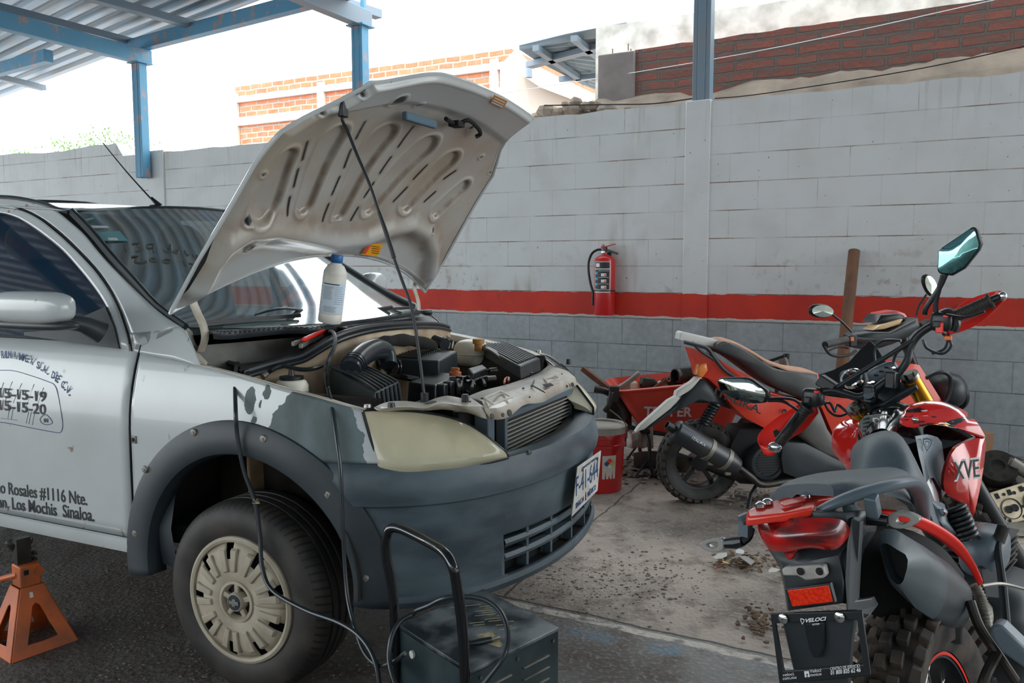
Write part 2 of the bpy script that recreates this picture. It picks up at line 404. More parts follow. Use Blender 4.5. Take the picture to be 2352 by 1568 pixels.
q1 = WORLD.Z(112, 128, 3.58); bm(q1, q1 - d * 5, .10, .13, 'roof_beam', 'short blue beam beyond the rust-streaked one', MT['bluesteel'])
for (a, c, lb) in (((305, 98), (0, 18), 'grey purlin nearest the far left post'), ((460, 62), (235, 0), 'grey purlin midway between the two blue posts'), ((100, 202), (0, 178), 'short purlin end sticking out low at the far left')):
    A = WORLD.Z(*a, 3.64); Bq = WORLD.Z(*c, 3.64); bm(A, A + (Bq - A).normalized() * (8 if a[0] > 200 else 3), .10, .07, 'purlin', lb, MT['greysteel'], 'purlin')
A = WORLD.Z(870, 34, 3.72); Bq = WORLD.Z(745, -8, 3.72); bm(A, A + (Bq - A).normalized() * 6, .10, .08, 'purlin', 'grey purlin end above the rusty blue post', MT['greysteel'], 'purlin')
b = MB(); x = xB; b.box((x, -.02, 3.56), (.04, .04, .26)); b.box((x, -.62, 3.56), (.04, .04, .2)); o = build(b, 'roof_bracket', MT['bluesteel'], fr=WALL); tag(o, 'two short blue struts on the beam behind the bonnet', 'bracket')
P0 = WORLD.Z(178, 92, 3.56); b = MB(); b.box(P0, (.12, .14, .16)); tag(build(b, 'beam_bracket', MT['bluesteel'], bevel=.004), 'blue box bracket on the rust-streaked beam', 'bracket')
# corrugated roof
rm = Mat('galvanised_roof_sheet'); rm.col(rm.mix(rm.ramp(rm.noise(3, 6), .42, .62), lin((128, 152, 168)), lin((140, 146, 148)))); rm.set(Roughness=.5, Metallic=.25); MT['roof'] = rm.m
e0 = V((-7.5, 12.45, 3.76)); e1 = V((-2.39, 8.03, 3.76)); ed = (e1 - e0).normalized(); en = V((ed.y, -ed.x, 0)); en = en if en.y < 0 else -en
b = MB(); rows = []; k = 0
a0 = e0 - ed * 6; a1 = e0 + ed * 24
for i in range(70):
    for dd, zz in ((0, 0), (.075, 0), (.09, .055), (.165, .055), (.18, 0)):
        o = i * .18 + dd; rows.append([a0 + en * o + V((0, 0, zz + o * .02)), a1 + en * o + V((0, 0, zz + o * .02))])
b.grid(rows); tag(build(b, 'corrugated_roof', MT['roof'], solid=.003, smooth=20), 'corrugated metal shade roof with purlins at the upper left', 'roof')
b = MB(); rows = []  # unseen roof extension, added to keep sun off the wall and bricks
for i in range(56):
    for dd, zz in ((0, 0), (.07, 0), (.095, .035), (.155, .035), (.18, 0)): y = -.1 - i * .18 - dd; rows.append([V((x, y, 4.08 + zz)) for x in (-3.7, 6)])
b.grid(rows); tag(build(b, 'corrugated_roof', MT['roof'], fr=WALL, solid=.003, smooth=20), 'unseen higher roof sheets added to shade the right half of the yard', 'roof')
b = MB(); b.box((-1, -7.1, 1.6), (26, .2, 3.2)); build(b, 'wall_front_added', M('added_workshop_wall', (168, 166, 158), .8, dirt=(120, 110, 100), dscale=1.5, damt=.5), kind='structure', center=False)  # unseen wall behind the camera, added to darken mirrors and car side
# ---- neighbour's brick wall right behind
def brickmat(name, bw, rh, c1, c2, mo, ms, dusty=.4, bumpd=.03, plaster=None):
    m = Mat(name); P = m.xyz(); br = m.n.new('ShaderNodeTexBrick')
    jig = m.math('MULTIPLY', m.math('SUBTRACT', m.noise(3, 3), .5), rh * .5)
    m.link(m.comb(m.math('ADD', P[0], m.math('MULTIPLY', m.math('SUBTRACT', m.noise(7, 2), .5), .03)), m.math('ADD', P[2], jig), 0), br.inputs['Vector']); br.inputs['Scale'].default_value = 1
    br.inputs['Brick Width'].default_value = bw; br.inputs['Row Height'].default_value = rh; br.inputs['Mortar Size'].default_value = ms; br.inputs['Mortar Smooth'].default_value = .25
    br.inputs['Color1'].default_value = lin(c1); br.inputs['Color2'].default_value = lin(c2); br.inputs['Mortar'].default_value = lin(mo)
    c = br.outputs['Color']; c = m.mix(m.math('MULTIPLY', m.ramp(m.noise(9, 6), .45, .7), dusty), c, lin(mo)); m.col(c)
    m.bump(m.math('SUBTRACT', m.math('MULTIPLY', m.noise(26, 5), .4), br.outputs['Fac']), .8, bumpd); m.set(Roughness=.9); return m.m
MT['brickN'] = brickmat('weathered_red_brick', .30, .074, (144, 86, 74), (122, 78, 70), (100, 92, 86), .012, .7)
MT['brickF'] = brickmat('orange_brick', .30, .11, (206, 120, 82), (182, 100, 68), (160, 146, 134), .02, .35, .02)
MT['plaster'] = M('stained_white_plaster', (232, 230, 224), .85, dirt=(150, 146, 138), dscale=7, damt=.7, bump=.4, bscale=14)
MT['render'] = M('crumbling_render', (150, 136, 122), .95, dirt=(92, 82, 74), dscale=4, damt=.8, bump=.9, bscale=22)
MT['cement'] = M('grey_cement', (134, 126, 124), .9, dirt=(96, 90, 86), dscale=5, damt=.6, bump=.5, bscale=20)
yN = .42
def NW(px, py, y=yN): return WALL.Y(px, py, y)
t1 = NW(1458, 115); t2 = NW(2290, -4); top = t1.z
b = MB(); x0, x1 = t1.x, 3.2; rows = [[], [], [], []]
for i in range(61):
    x = lerp(x0, x1, i / 60); zt = lerp(t1.z, t2.z, (x - t1.x) / (t2.x - t1.x)) + .018 * noise.noise(V((x * 6, 1, 1)))
    for r, (y, z) in enumerate(((yN, 2.0), (yN, zt), (yN + .2, zt), (yN + .2, 2.0))): rows[r].append(V((x, y, z)))
b.grid(rows); build(b, 'wall_neighbour', MT['brickN'], fr=WALL, kind='structure', center=False, smooth=20)
a = NW(1376, 128); c = NW(1460, 118); b = MB(); b.box(((a.x + c.x) / 2, yN + .09, 2.55), (c.x - a.x, .24, a.z - 2.55 + (a.z - 2.55))); build(b, 'trim_3', MT['cement'], fr=WALL, kind='structure', center=False, bevel=.01)
b = MB(); rows = [[], [], []]
for i in range(90):            # crumbled render under the bricks
    x = lerp(a.x, 3.2, i / 89); px = x
    zt = 2.64 + .05 * noise.noise(V((x * 2.2, 7, 0))) + .03 * noise.noise(V((x * 11, 2, 0))) + max(0, (x + 1.8)) * .035
    yy = .05 * noise.noise(V((x * 5, 0, 3)))
    for r, (y, z) in enumerate(((.16, 2.3), (yN - .10 + yy, zt - .06), (yN + .02, zt))): rows[r].append(V((x, y, z)))
b.grid(rows); build(b, 'trim_4', MT['render'], fr=WALL, kind='structure', center=False, smooth=60)
# plastered parapet above and behind the bricks
b = MB(); rows = [[], [], [], []]
u1 = NW(1382, 72, .75); u2 = NW(1800, 14, .75); u3 = NW(1385, 122, .75)
for i in range(60):
    x = lerp(u1.x, 3.8, i / 59); zt = u1.z + (u2.z - u1.z) * (x - u1.x) / (u2.x - u1.x) + .012 * noise.noise(V((x * 7, 4, 4)))
    for r, (y, z) in enumerate(((.62, 2.4), (.62, zt), (.85, zt), (.85, 2.4))): rows[r].append(V((x, y, z)))
b.grid(rows); build(b, 'wall_parapet', MT['plaster'], fr=WALL, kind='structure', center=False, smooth=30)
b = MB(); w1 = NW(1650, 30, 3.5); b.box((w1.x + 3, 3.8, (w1.z + 1) / 2 + .4), (6.4, .4, w1.z + 1.4)); tag(build(b, 'white_building', MT['plaster'], fr=WALL), 'washed-out white building top behind the red brick wall', 'building')
# rebar stubs
for k, (px, py) in enumerate(((1407, 112), (1443, 100), (1449, 112))):
    a_ = NW(px, py + 16); c_ = NW(px, py); b = MB(); b.cyl(a_, c_, .004, n=6); tag(build(b, 'rebar_stub', MT['rust'], fr=WALL), ['rusty rebar stub, left one on the grey cement block', 'tall rusty rebar stub on the grey cement block', 'short rebar stub at the block right edge'][k], 'rebar')
# rubble heap on the wall top
def jag(c, r, n, seed):
    random.seed(seed); b = MB()
    for i in range(n):
        p = V((c[0] + random.uniform(-r[0], r[0]), c[1] + random.uniform(-r[1], r[1]), c[2])); h = 1 - abs(p.x - c[0]) / r[0]
        p.z += r[2] * h * random.random(); s_ = random.uniform(.025, .06); b.rock(p, (s_ * 1.3, s_, s_ * .8), i)
    return b
c_ = WALL.Y(1320, 245, .25); b = jag((c_.x, .28, 2.46), (.52, .12, .17), 70, 3); tag(build(b, 'rubble', MT['render'], fr=WALL, smooth=20), 'heap of broken render and stones on the wall top', 'rubble', kind='stuff')
# utility cables
def cab(pts, r, nm, lb, m, cat='cable'):
    b = MB(); b.tube(pts, r, 6, sm=6); return tag(build(b, nm, m, fr=WALL), lb, cat)
cab([WALL.Y(1130, 218, .5), WALL.Y(1700, 125, .33), WALL.Y(2275, 2, .3), WALL.Y(2420, -30, .3)], .003, 'wire', 'thin pale wire crossing in front of the red bricks', MT['decal'], 'wire')
cab([WALL.Y(1642, 226, .1), WALL.Y(1760, 214, .12), WALL.Y(2100, 160, .25), WALL.Y(2380, 100, .25)], .004, 'cable', 'dark cable sagging along the top of the white wall', MT['dark'])
cab([WALL.Y(1250, 242, .12), WALL.Y(1400, 240, .1), WALL.Y(1500, 238, .08), WALL.Y(1592, 226, .06)], .005, 'cable', 'dark cable lying over the rubble left of the grey post', MT['dark'])
# ---- far brick building, parallel to the wall
yF = 7.0
def FB(px, py, y=yF): return WALL.Y(px, py, y)
f1 = FB(540, 210); f2 = FB(1175, 126); zt = (f1.z + f2.z) / 2 + .1; x0 = f1.x; x1 = f2.x
t = thing('brick_building', WALL, (x0, yF, 0), 'sunlit orange brick building with pale concrete bands beyond the wall', 'building')
b = MB(); b.box(((x0 + x1) / 2, yF + 2, zt / 2), (x1 - x0, 4, zt)); build(b, 'brickwork', MT['brickF'], t)
MT['paleconc'] = M('pale_concrete', (206, 198, 188), .9, dirt=(190, 170, 154), dscale=2, damt=.5)
for (pa, pb) in (((540, 250), (552, 345)), ((732, 205), (750, 330)), ((1128, 140), (1146, 300))):
    xa_, xb_ = FB(*pa).x, FB(*pb).x; b = MB(); b.box(((xa_ + xb_) / 2, yF - .02, zt / 2), (xb_ - xa_, .08, zt - .3)); build(b, 'concrete_column', MT['paleconc'], t)
for py, h in ((231, .11), (281, .17)):
    z = FB(545, py).z; b = MB(); b.box(((x0 + x1) / 2, yF - .03, z), (x1 - x0, .08, h)); build(b, 'concrete_band', MT['paleconc'], t)
# water tank
c_ = FB(890, 130, 9); r_ = (FB(940, 130, 9).x - FB(848, 130, 9).x) / 2; b = MB(); zt_ = FB(890, 82, 9).z
b.lathe((c_.x, 9, 0), (0, 0, 1), [(r_, 2), (r_, zt_ - .15), (r_ * 1.05, zt_ - .13), (r_ * 1.05, zt_ - .05), (r_ * .6, zt_ + .12), (0.01, zt_ + .16)], 32); tag(build(b, 'water_tank', M('pale_tank', (238, 234, 228), .7), fr=WALL), 'round whitish water tank rising behind the raised bonnet', 'tank')
# white lean-to with a sheet roof
t = thing('lean_to_shed', WALL, (FB(1240, 200, 3).x, 3, 2), 'white lean-to with a grey corrugated roof left of the red bricks', 'shed')
def SZ(px, py, z=3.3): return WALL.loc(WORLD.Z(px, py, z))
A_ = [SZ(1192, 112), SZ(1300, 86), SZ(1440, 60)]; B_ = [SZ(1226, 134), SZ(1335, 192), SZ(1440, 238)]; b = MB(); rows = []
for i in range(49):
    u = i / 48; z_ = V((0, 0, .035 if i % 4 < 2 else 0)); rows.append([A_[0].lerp(B_[0], u) + z_, A_[1].lerp(B_[1], u) + z_, A_[2].lerp(B_[2], u) + z_])
b.grid(rows); build(b, 'roof_sheet', M('grey_roof_sheet', (120, 136, 146), .6, dirt=(160, 164, 164), dscale=3, damt=.5), t, solid=.01, smooth=20)
b = MB(); b.prism([FB(1148, 150, 3.4), FB(1181, 116, 3.4), FB(1214, 150, 3.4), FB(1218, 178, 3.4), FB(1345, 222, 3.4), FB(1352, 290, 3.4), FB(1148, 330, 3.4)], (0, .2, 0)); build(b, 'shed_wall', M('cream_render', (186, 172, 160), .9), t)
b = MB(); b.prism([FB(1186, 128, 3.2), FB(1214, 150, 3.2), FB(1345, 212, 3.2), FB(1345, 240, 3.2), FB(1240, 200, 3.2), FB(1186, 164, 3.2)], (0, .2, 0)); build(b, 'shed_ledge', M('cream_ledge', (206, 192, 180), .9), t)
for a_, c_, w_ in (((1216, 150), (1400, 102), .10), ((1230, 110), (1345, 190), .06), ((1318, 88), (1400, 150), .06), ((1285, 182), (1400, 172), .05)):
    b = MB(); b.beam(SZ(*a_, 3.25), SZ(*c_, 3.25), w_, .05); build(b, 'roof_frame', MT['greysteel'], t)
b = MB(); b.cyl(FB(1215, 140, 3.1), FB(1215, 178, 3.1), .04, n=8); build(b, 'frame_stub', MT['greysteel'], t)
# ---- tree crown beyond the wall, far left
t = thing('tree', WALL, (FB(200, 330, 8).x, 8, 0), 'pale green tree crown showing over the wall at far left', 'tree')
lf = M('sunlit_leaves', (98, 136, 66), .8); b = MB(); random.seed(5)
for (px, py, rx, rz, n) in ((58, 352, .35, .18, 120), (170, 338, .5, .22, 260), (240, 322, .45, .3, 260), (295, 326, .3, .3, 140)):
    c_ = FB(px, py, 8)
    for i in range(n):
        p = c_ + V((random.gauss(0, rx * .55), random.gauss(0, .4), random.gauss(0, rz * .5))); u = V((random.gauss(0, 1), random.gauss(0, 1), random.gauss(0, 1))).normalized(); v = perp(u)[0]; s_ = random.uniform(.03, .06)
        b.add([p - u * s_, p + v * s_ * .5, p + u * s_, p - v * s_ * .5], [(0, 1, 2, 3)])
build(b, 'foliage', lf, t, smooth=0, kind='stuff')
b = MB(); c_ = FB(200, 345, 8.2); b.tube([V((c_.x, 8.2, 0)), c_ - V((0, 0, .4)), c_], [.09, .05, .02], 8); build(b, 'trunk', MT['rust'], t)
# ---- wooden pole leaning on the wall
a_ = WALL.Y(1962, 576, -.06); c_ = WALL.loc(WORLD.Z(1908, 1092, 0)); pm = M('weathered_pole', (120, 84, 62), .8, dirt=(60, 46, 40), dscale=7, damt=.9, bump=.5, bscale=30, stretch=(1, 1, .25))
b = MB(); b.tube([c_, c_.lerp(a_, .5), a_], [.040, .038, .037], 16); tag(build(b, 'wooden_pole', pm, fr=WALL), 'rusty brown round pole leaning against the white wall', 'pole')
# ================================================================= THE CAR (frame: x forward, y to its far side, z up; hub face at origin)
PLAN = cat([(-3.3, .05, 0), (-2.2, .035, 0), (-1.2, .022, 0), (-.5, .012, 0), (0, .010, 0), (.2, .018, 0), (.34, .045, 0), (.45, .088, 0), (.545, .15, 0), (.622, .235, 0), (.682, .345, 0), (.728, .48, 0), (.757, .63, 0), (.767, .79, 0)], 6)
PLAN = PLAN + [V((p.x, 1.58 - p.y, 0)) for p in PLAN[-2::-1]]
PL = [0]
for a, b in zip(PLAN, PLAN[1:]): PL.append(PL[-1] + (b - a).length)
ST = PL[-1]
def plan(s):
    s = min(max(s, 0), ST - 1e-6); lo = 0; hi = len(PL) - 1
    while hi - lo > 1:
        m_ = (lo + hi) // 2
        if PL[m_] <= s: lo = m_
        else: hi = m_
    t = (s - PL[lo]) / (PL[hi] - PL[lo]); a, b = PLAN[lo], PLAN[hi]
    ta = (PLAN[lo + 1] - PLAN[max(lo - 1, 0)]).normalized(); tb = (PLAN[min(hi + 1, len(PLAN) - 1)] - PLAN[hi - 1]).normalized()
    d = ta.lerp(tb, t).normalized(); return a.lerp(b, t), V((d.y, -d.x, 0))       # point, outward normal
def sstep(a, b, x): t = min(max((x - a) / (b - a), 0), 1); return t * t * (3 - 2 * t)
def inset(x, z):
    d = max(z - .75, 0); side = .72 * d * d if d < .28 else .056 + .36 * (d - .28)
    f = max(z - .73, 0); fr = .78 * f
    return lerp(side, fr, sstep(.30, .58, x))
def surf(s, z, off=0):
    p, n = plan(s); q = p - n * (inset(p.x, z) - off); return V((q.x, q.y, z))
def sx(x):                    # arc length at a side position x (near side)
    lo, hi = 0, ST / 2
    for _ in range(40):
        m_ = (lo + hi) / 2
        if plan(m_)[0].x < x: lo = m_
        else: hi = m_
    return lo
def nearest(P):
    best = (9, 0, 0)
    for i in range(len(PLAN) - 1):
        a, b = PLAN[i], PLAN[i + 1]; ab = b - a; t = min(max(((P.x - a.x) * ab.x + (P.y - a.y) * ab.y) / ab.length_squared, 0), 1)
        q = a + ab * t; d = math.hypot(P.x - q.x, P.y - q.y)
        if d < best[0]:
            sd = (P.x - q.x) * ab.y - (P.y - q.y) * ab.x; best = (d, PL[i] + (PL[i + 1] - PL[i]) * t, 1 if sd > 0 else -1)
    return best
def HULL(px, py, off=0):      # first hit of the body skin -> (s, z)
    r = ray(px, py); prev = None
    def F(t):
        P = CAR.loc(CAM + r * t); d, s, sg = nearest(P); x = plan(s)[0].x; return d * sg + inset(x, P.z) - off, s, P.z
    t = 1.2
    while t < 6:
        f = F(t)
        if f[0] < 0 and prev is not None:
            a, b = prev, t
            for _ in range(22):
                m_ = (a + b) / 2
                if F(m_)[0] < 0: b = m_
                else: a = m_
            _, s, z = F(b); return s, z
        prev = t; t += .04
    f = F(2.6); return f[1], f[2]
def HP(px, py, off=0): s, z = HULL(px, py, off); return surf(s, z, off)
def patch(top, bot, n=24, m=8, off=0, bulge=0, mirror=False, sharp=False):
    """skin patch between two outlines given in pixels"""
    T = [V((*HULL(*p), 0)) for p in top]; Bq = [V((*HULL(*p), 0)) for p in bot]
    if not sharp: T = cat(T, 6); Bq = cat(Bq, 6)
    T = resample(T, n); Bq = resample(Bq, n); rows = []
    for j in range(m + 1):
        v = j / m; row = []
        for i in range(n):
            q = T[i].lerp(Bq[i], v); u = i / (n - 1); bl = bulge * (1 - (2 * v - 1) ** 4) * (1 - (2 * u - 1) ** 4)
            P = surf(q.x, q.y, off + bl); row.append(V((P.x, 1.58 - P.y, P.z)) if mirror else P)
        rows.append(row)
    return rows
def mir(rows): return [[V((p.x, 1.58 - p.y, p.z)) for p in r] for r in rows]

# paints
def carpaint(name, primer=False):
    m = Mat(name); P = m.xyz(); n1 = m.noise(3.5, 6); n2 = m.noise(26, 5)
    c = m.mix(m.math('MULTIPLY', m.ramp(n1, .48, .72), .22), lin((192, 197, 198)), lin((164, 160, 152)))
    c = m.mix(m.math('MULTIPLY', m.ramp(m.noise(17, 3), .70, .75), .8), c, lin((126, 92, 70)))
    if primer:
        x, z = P[0], P[2]; nn = m.math('MULTIPLY', m.math('SUBTRACT', m.noise(13, 5), .5), .12); nn2 = m.math('MULTIPLY', m.math('SUBTRACT', m.noise(30, 4), .5), .04)
        xe = m.math('ADD', m.math('ADD', x, nn), nn2)
        k = m.math('MULTIPLY', m.math('GREATER_THAN', m.math('ADD', xe, m.math('MULTIPLY', m.math('SUBTRACT', z, _e[1]), (_e[0] - _f[0]) / (_f[1] - _e[1]))), _e[0]), m.math('LESS_THAN', m.math('ADD', m.math('ADD', x, nn2), m.math('MULTIPLY', m.math('SUBTRACT', z, _g[1]), (_g[0] - _h[0]) / (_h[1] - _g[1]))), _g[0]))
        def blob(cx, cz, rx, rz):
            a = m.math('DIVIDE', m.math('SUBTRACT', m.math('ADD', x, m.math('MULTIPLY', nn2, .8)), cx), rx); b = m.math('DIVIDE', m.math('SUBTRACT', z, cz), rz)
            b = m.math('ADD', b, m.math('MULTIPLY', nn2, 12)); return m.math('LESS_THAN', m.math('ADD', m.math('POWER', a, 2), m.math('POWER', b, 2)), 1)
        for bb in BL_: k = m.math('MAXIMUM', k, blob(*bb))
        pr = m.mix(m.ramp(m.noise(9, 6, stretch=(1, 1, .4)), .35, .7), lin((76, 86, 86)), lin((112, 128, 132)))
        c = m.mix(k, c, pr); rg = m.mix(k, (.22, .22, .22, 1), (.6, .6, .6, 1)); m.set(Roughness=rg)
        m.l.new(m.math('SUBTRACT', .5, m.math('MULTIPLY', k, .5)), m.b.inputs['Coat Weight'])
    else: m.set(Roughness=.25); m.set(Coat_Weight=.5, Coat_Roughness=.08)
    m.col(c); return m.m
def _c(px, py): p = HP(px, py); return p.x, p.z
_a = _c(575, 920); _b = _c(613, 900); _d = _c(582, 964); _e = _c(672, 900); _f = _c(618, 972); _g = _c(815, 955); _h = _c(850, 1078)
BL_ = [(_a[0], _a[1], .020, .040), (_b[0], _b[1], .013, .022), (_d[0], _d[1], .010, .010), (_b[0] - .016, _b[1] - .035, .006, .012)]
MT['car'] = carpaint('white_car_paint'); MT['fender'] = carpaint('white_paint_with_grey_primer', True)
bp = Mat('weathered_bumper_plastic'); q = bp.noise(4, 6, stretch=(1, 1, 2.5)); bp.col(bp.mix(bp.ramp(q, .40, .68), lin((64, 77, 85)), lin((98, 113, 121)))); bp.set(Roughness=bp.ramp(q, .3, .7, (.36, .36, .36, 1), (.55, .55, .55, 1))); MT['bumper'] = bp.m
MT['flare'] = M('charcoal_arch_plastic', (44, 52, 58), .5, dirt=(72, 80, 84), dscale=5, damt=.5)
MT['bay'] = M('dirty_cream_sheet_metal', (190, 170, 140), .5, dirt=(96, 66, 44), dscale=6, damt=.85)
MT['panel'] = M('scuffed_white_sheet_metal', (214, 208, 196), .4, dirt=(150, 122, 96), dscale=9, damt=.6, coat=.2)

car = thing('car', CAR, (0, 0, 0), 'white car with its bonnet propped open, grey primer on the fender and a black bumper', 'car')
# --- fender
top = [HULL(*p) for p in ((303, 806), (380, 822), (460, 840), (545, 862), (640, 890), (740, 916), (834, 942))]
tops = cat([V((s, z, 0)) for s, z in top], 6)
def ztop(s):
    for a, b in zip(tops, tops[1:]):
        if a.x <= s <= b.x: return lerp(a.y, b.y, (s - a.x) / (b.x - a.x))
    return tops[0].y if s < tops[0].x else tops[-1].y
s0 = sx(-.435); s1 = top[-1][0]; sr = HULL(874, 1088)
rows = []; NC = 64; NR = 18
for i in range(NC + 1):
    s = lerp(s0, s1, i / NC); x = plan(s)[0].x; row = []
    zb = .36 + math.sqrt(max(.455 ** 2 - x * x, 0)) if abs(x) < .2655 or x < 0 else .73
    if x < -.425: zb = .40
    zb = max(zb, .40) if x < 0 else max(zb, .728)
    for j in range(NR + 1):
        v = j / NR; zt = ztop(s); ss = s
        z = lerp(zt, zb, v)
        if x > .2: ss = s + (sr[0] - s1) * v * sstep(.2, plan(s1)[0].x, x)     # front edge follows the lamp
        row.append(surf(ss, z))
    rows.append(row)
b = MB(); b.grid(rows); fender = build(b, 'fender', MT['fender'], car, center=False, solid=.004, label='fender half stripped to grey primer')
b = MB(); b.grid(mir(rows)); build(b, 'fender', MT['car'], car, solid=.004, label='white fender on the far side')
# top flange of the fenders (turned in towards the bay)
for far_ in (0, 1):
    b = MB(); r2 = [[], [], []]
    for i in range(18, NC + 1):
        P = rows[i][0]; n = plan(s0)[1]
        for k, (dy, dz) in enumerate(((0, 0), (.03, -.004), (.045, -.05))):
            q = P + V((0, dy, dz)); r2[k].append(V((q.x, 1.58 - q.y, q.z)) if far_ else q)
    b.grid(r2); build(b, 'fender_flange', MT['panel'], car, solid=.003)
# --- A pillar, roof rail
gap = [(-60, 470), (0, 472), (48, 479), (89, 498), (128, 526), (166, 560), (217, 613), (250, 659), (273, 705), (293, 764), (303, 806)]
trimw = [(-60, 452), (0, 453), (60, 460), (100, 470), (128, 483), (163, 511), (194, 539), (230, 583), (270, 626), (319, 674), (370, 720), (416, 751)]
R1 = patch(trimw, gap, 40, 6); R1b = [R1[i] for i in range(len(R1))]
b = MB(); b.grid(R1); build(b, 'pillar', MT['car'], car, solid=.004)
b = MB(); b.grid(patch([(416, 751), (434, 775), (448, 812), (460, 840)], [(303, 806), (350, 815), (400, 826), (460, 841)], 12, 6)); 
b2 = patch([(416, 751), (425, 760), (440, 790), (460, 840)], [(293, 764), (298, 785), (303, 800), (303, 806)], 12, 8)
b = MB(); b.grid(patch([(293, 764), (335, 762), (380, 757), (416, 751), (440, 790), (460, 840)], [(303, 806), (330, 812), (370, 820), (400, 826), (430, 833), (460, 841)], 24, 8)); build(b, 'cowl_side', MT['car'], car, solid=.004)
# scoop-like torn white edge beside the hinge
b = MB(); pth = [CAR.Y(418, 760, .10), CAR.Y(424, 790, .09), CAR.Y(440, 822, .09), CAR.Y(470, 846, .10)]; pt2 = [CAR.Y(440, 762, .15), CAR.Y(446, 786, .15), CAR.Y(460, 812, .15), CAR.Y(482, 840, .15)]
b.grid([cat(pth, 5), [a.lerp(c, .5) + V((0, 0, .012)) for a, c in zip(cat(pth, 5), cat(pt2, 5))], cat(pt2, 5)]); build(b, 'cowl_corner', MT['panel'], car, solid=.003)
# --- door skin, frame, glass, sill
glass = [(-60, 488), (0, 489), (33, 497), (59, 510), (99, 537), (143, 572), (179, 611), (214, 654), (245, 700), (265, 751), (278, 800)]
gapi = [(x - 2 if x > 100 else x, y + 4) for x, y in gap[:-1]] + [(299, 806)]
b = MB(); b.grid(patch(gapi, glass, 40, 4)); 
belt = [(-60, 757), (0, 763), (128, 780), (278, 801), (299, 807)]
sd = [HULL(*p) for p in belt]; rows = []
sL, sR = sx(-1.75), sx(-.447)
zbl = lambda s: lerp(sd[0][1], sd[-1][1], sstep(sd[0][0], sd[-1][0], s)) if s < sd[-1][0] else sd[-1][1]
ZB = sum(q_[1] for q_ in sd) / len(sd)
for i in range(31):
    s = lerp(sL, sR, i / 30); rows.append([surf(s, lerp(.414, ZB, j / 14), -.004 * (1 if j in (0,) else 0)) for j in range(15)])
door = build(MB().grid(rows), 'door', MT['car'], car, solid=.004)
build(b, 'door_frame', MT['car'], door, solid=.004)
b = MB(); b.tube([HP(x, y, .001) for x, y in gap] , .0024, 6, sm=3); g_ = [surf(sx(-.441), z, 0) for z in (ZB, .9, .7, .55, .414)]; build(b, 'door_gap', MT['dark'], car)
b = MB(); b.tube(g_, .0024, 6, sm=3); build(b, 'door_gap', MT['dark'], car)
sg = Mat('tinted_side_glass'); sg.col(lin((14, 34, 62))); sg.set(Roughness=.04, Alpha=.62, Coat_Weight=1.0); MT['sideglass'] = sg.m
T_ = [HULL(*p) for p in glass]; b = MB(); rws = []
for s, z in T_: rws.append([surf(s, lerp(ZB, max(z, ZB), k / 5), -.012) for k in range(6)])
b.grid(rws); build(b, 'side_window', MT['sideglass'], door)
b = MB(); b.tube([surf(s, z, -.004) for s, z in T_], .006, 6, sm=2); build(b, 'window_seal', MT['black'], door)
b = MB(); b.tube([surf(s, ZB + .003, -.002) for s in (T_[0][0], T_[3][0], T_[6][0], T_[-1][0])], .006, 6); build(b, 'belt_seal', MT['black'], door)
b = MB(); rows = []
for k in range(25):
    s = lerp(sL, sx(-.430), k / 24); rows.append([surf(s, z, o_) for z, o_ in ((.412, -.001), (.408, .006), (.385, .008), (.366, .002), (.352, -.03), (.35, -.12))])
b.grid(rows); build(b, 'sill', MT['car'], car)
# --- windscreen
WE = resample(cat([HP(*p) for p in ((418, 751), (383, 731), (344, 695), (293, 639), (237, 577), (194, 524), (158, 488))], 6), 41)
def WS(u, v, off=0):          # u -1..1 across, v 0 bottom..1 top
    f = min(max(v, 0), 1) * 40; i = min(int(f), 39); L = WE[i].lerp(WE[i + 1], f - i); k = 1 - abs(u) ** 2.2
    x = L.x + k * lerp(.12, .13, v); y = lerp(L.y, 1.58 - L.y, (u + 1) / 2); z = L.z + k * lerp(-.02, .042, v) + .02 * math.sin(math.pi * v) * k
    return V((x, y, z)) + V((.56, 0, .83)) * off
# --- roof
b = MB(); rows = []
def roofz(x, y):
    t = (x + .75) / -.9; return 1.462 + .038 * (1 - abs((y - .79) / .57) ** 2.2) + .085 * min(t, 1.6) - .03 * min(t, 1.6) ** 2
e = [surf(*HULL(*p)) for p in trimw[:5]]
for i in range(19):
    if i == 0: rows.append([WS(lerp(-1, 1, k / 24), 1, .004) for k in range(25)]); continue
    x = lerp(-.86, -1.93, i / 18); row = []
    for k in range(25):
        y = lerp(.225, 1.355, k / 24); ed_ = abs((y - .79) / .565)
        xx = x - .055 * ed_ ** 2 * (1 if i < 3 else 0) * (1 - i / 3); z = roofz(x, y)
        row.append(V((xx, y, z)))
    rows.append(row)
b.grid(rows); roof = build(b, 'roof_panel', MT['car'], car, solid=.004)
b = MB(); b.tube([HP(x, y, .003) for x, y in ((158, 487), (127, 478), (95, 466), (25, 453), (-60, 451))], .008, 6, sm=4); build(b, 'drip_moulding', MT['black'], car)
b = MB(); an = CAR.Y(368, 464, .79); rz_ = roofz(an.x, .79)
b.tube([V((an.x - .045, .79, rz_ - .004)), V((an.x - .01, .79, rz_ + .012)), V((an.x - .05, .79, rz_ + .04))], [.018, .016, .007], 10); ant = build(b, 'antenna_base', MT['black2'], car)
e_ = CAR.Y(236, 328, .79); st_ = V((an.x - .05, .79, rz_ + .035)); b = MB(); b.tube([st_, st_.lerp(e_, .5) - V((0, 0, .006)), e_], [.0035, .003, .0022], 6, sm=6); build(b, 'antenna_rod', MT['black2'], ant)
b = MB(); b.lathe((-1.75, .79, roofz(-1.75, .79) - .01), (0, 0, 1), [(.2, 0), (.19, .02), (.01, .022)], 20); build(b, 'roof_hatch', MT['black'], roof)
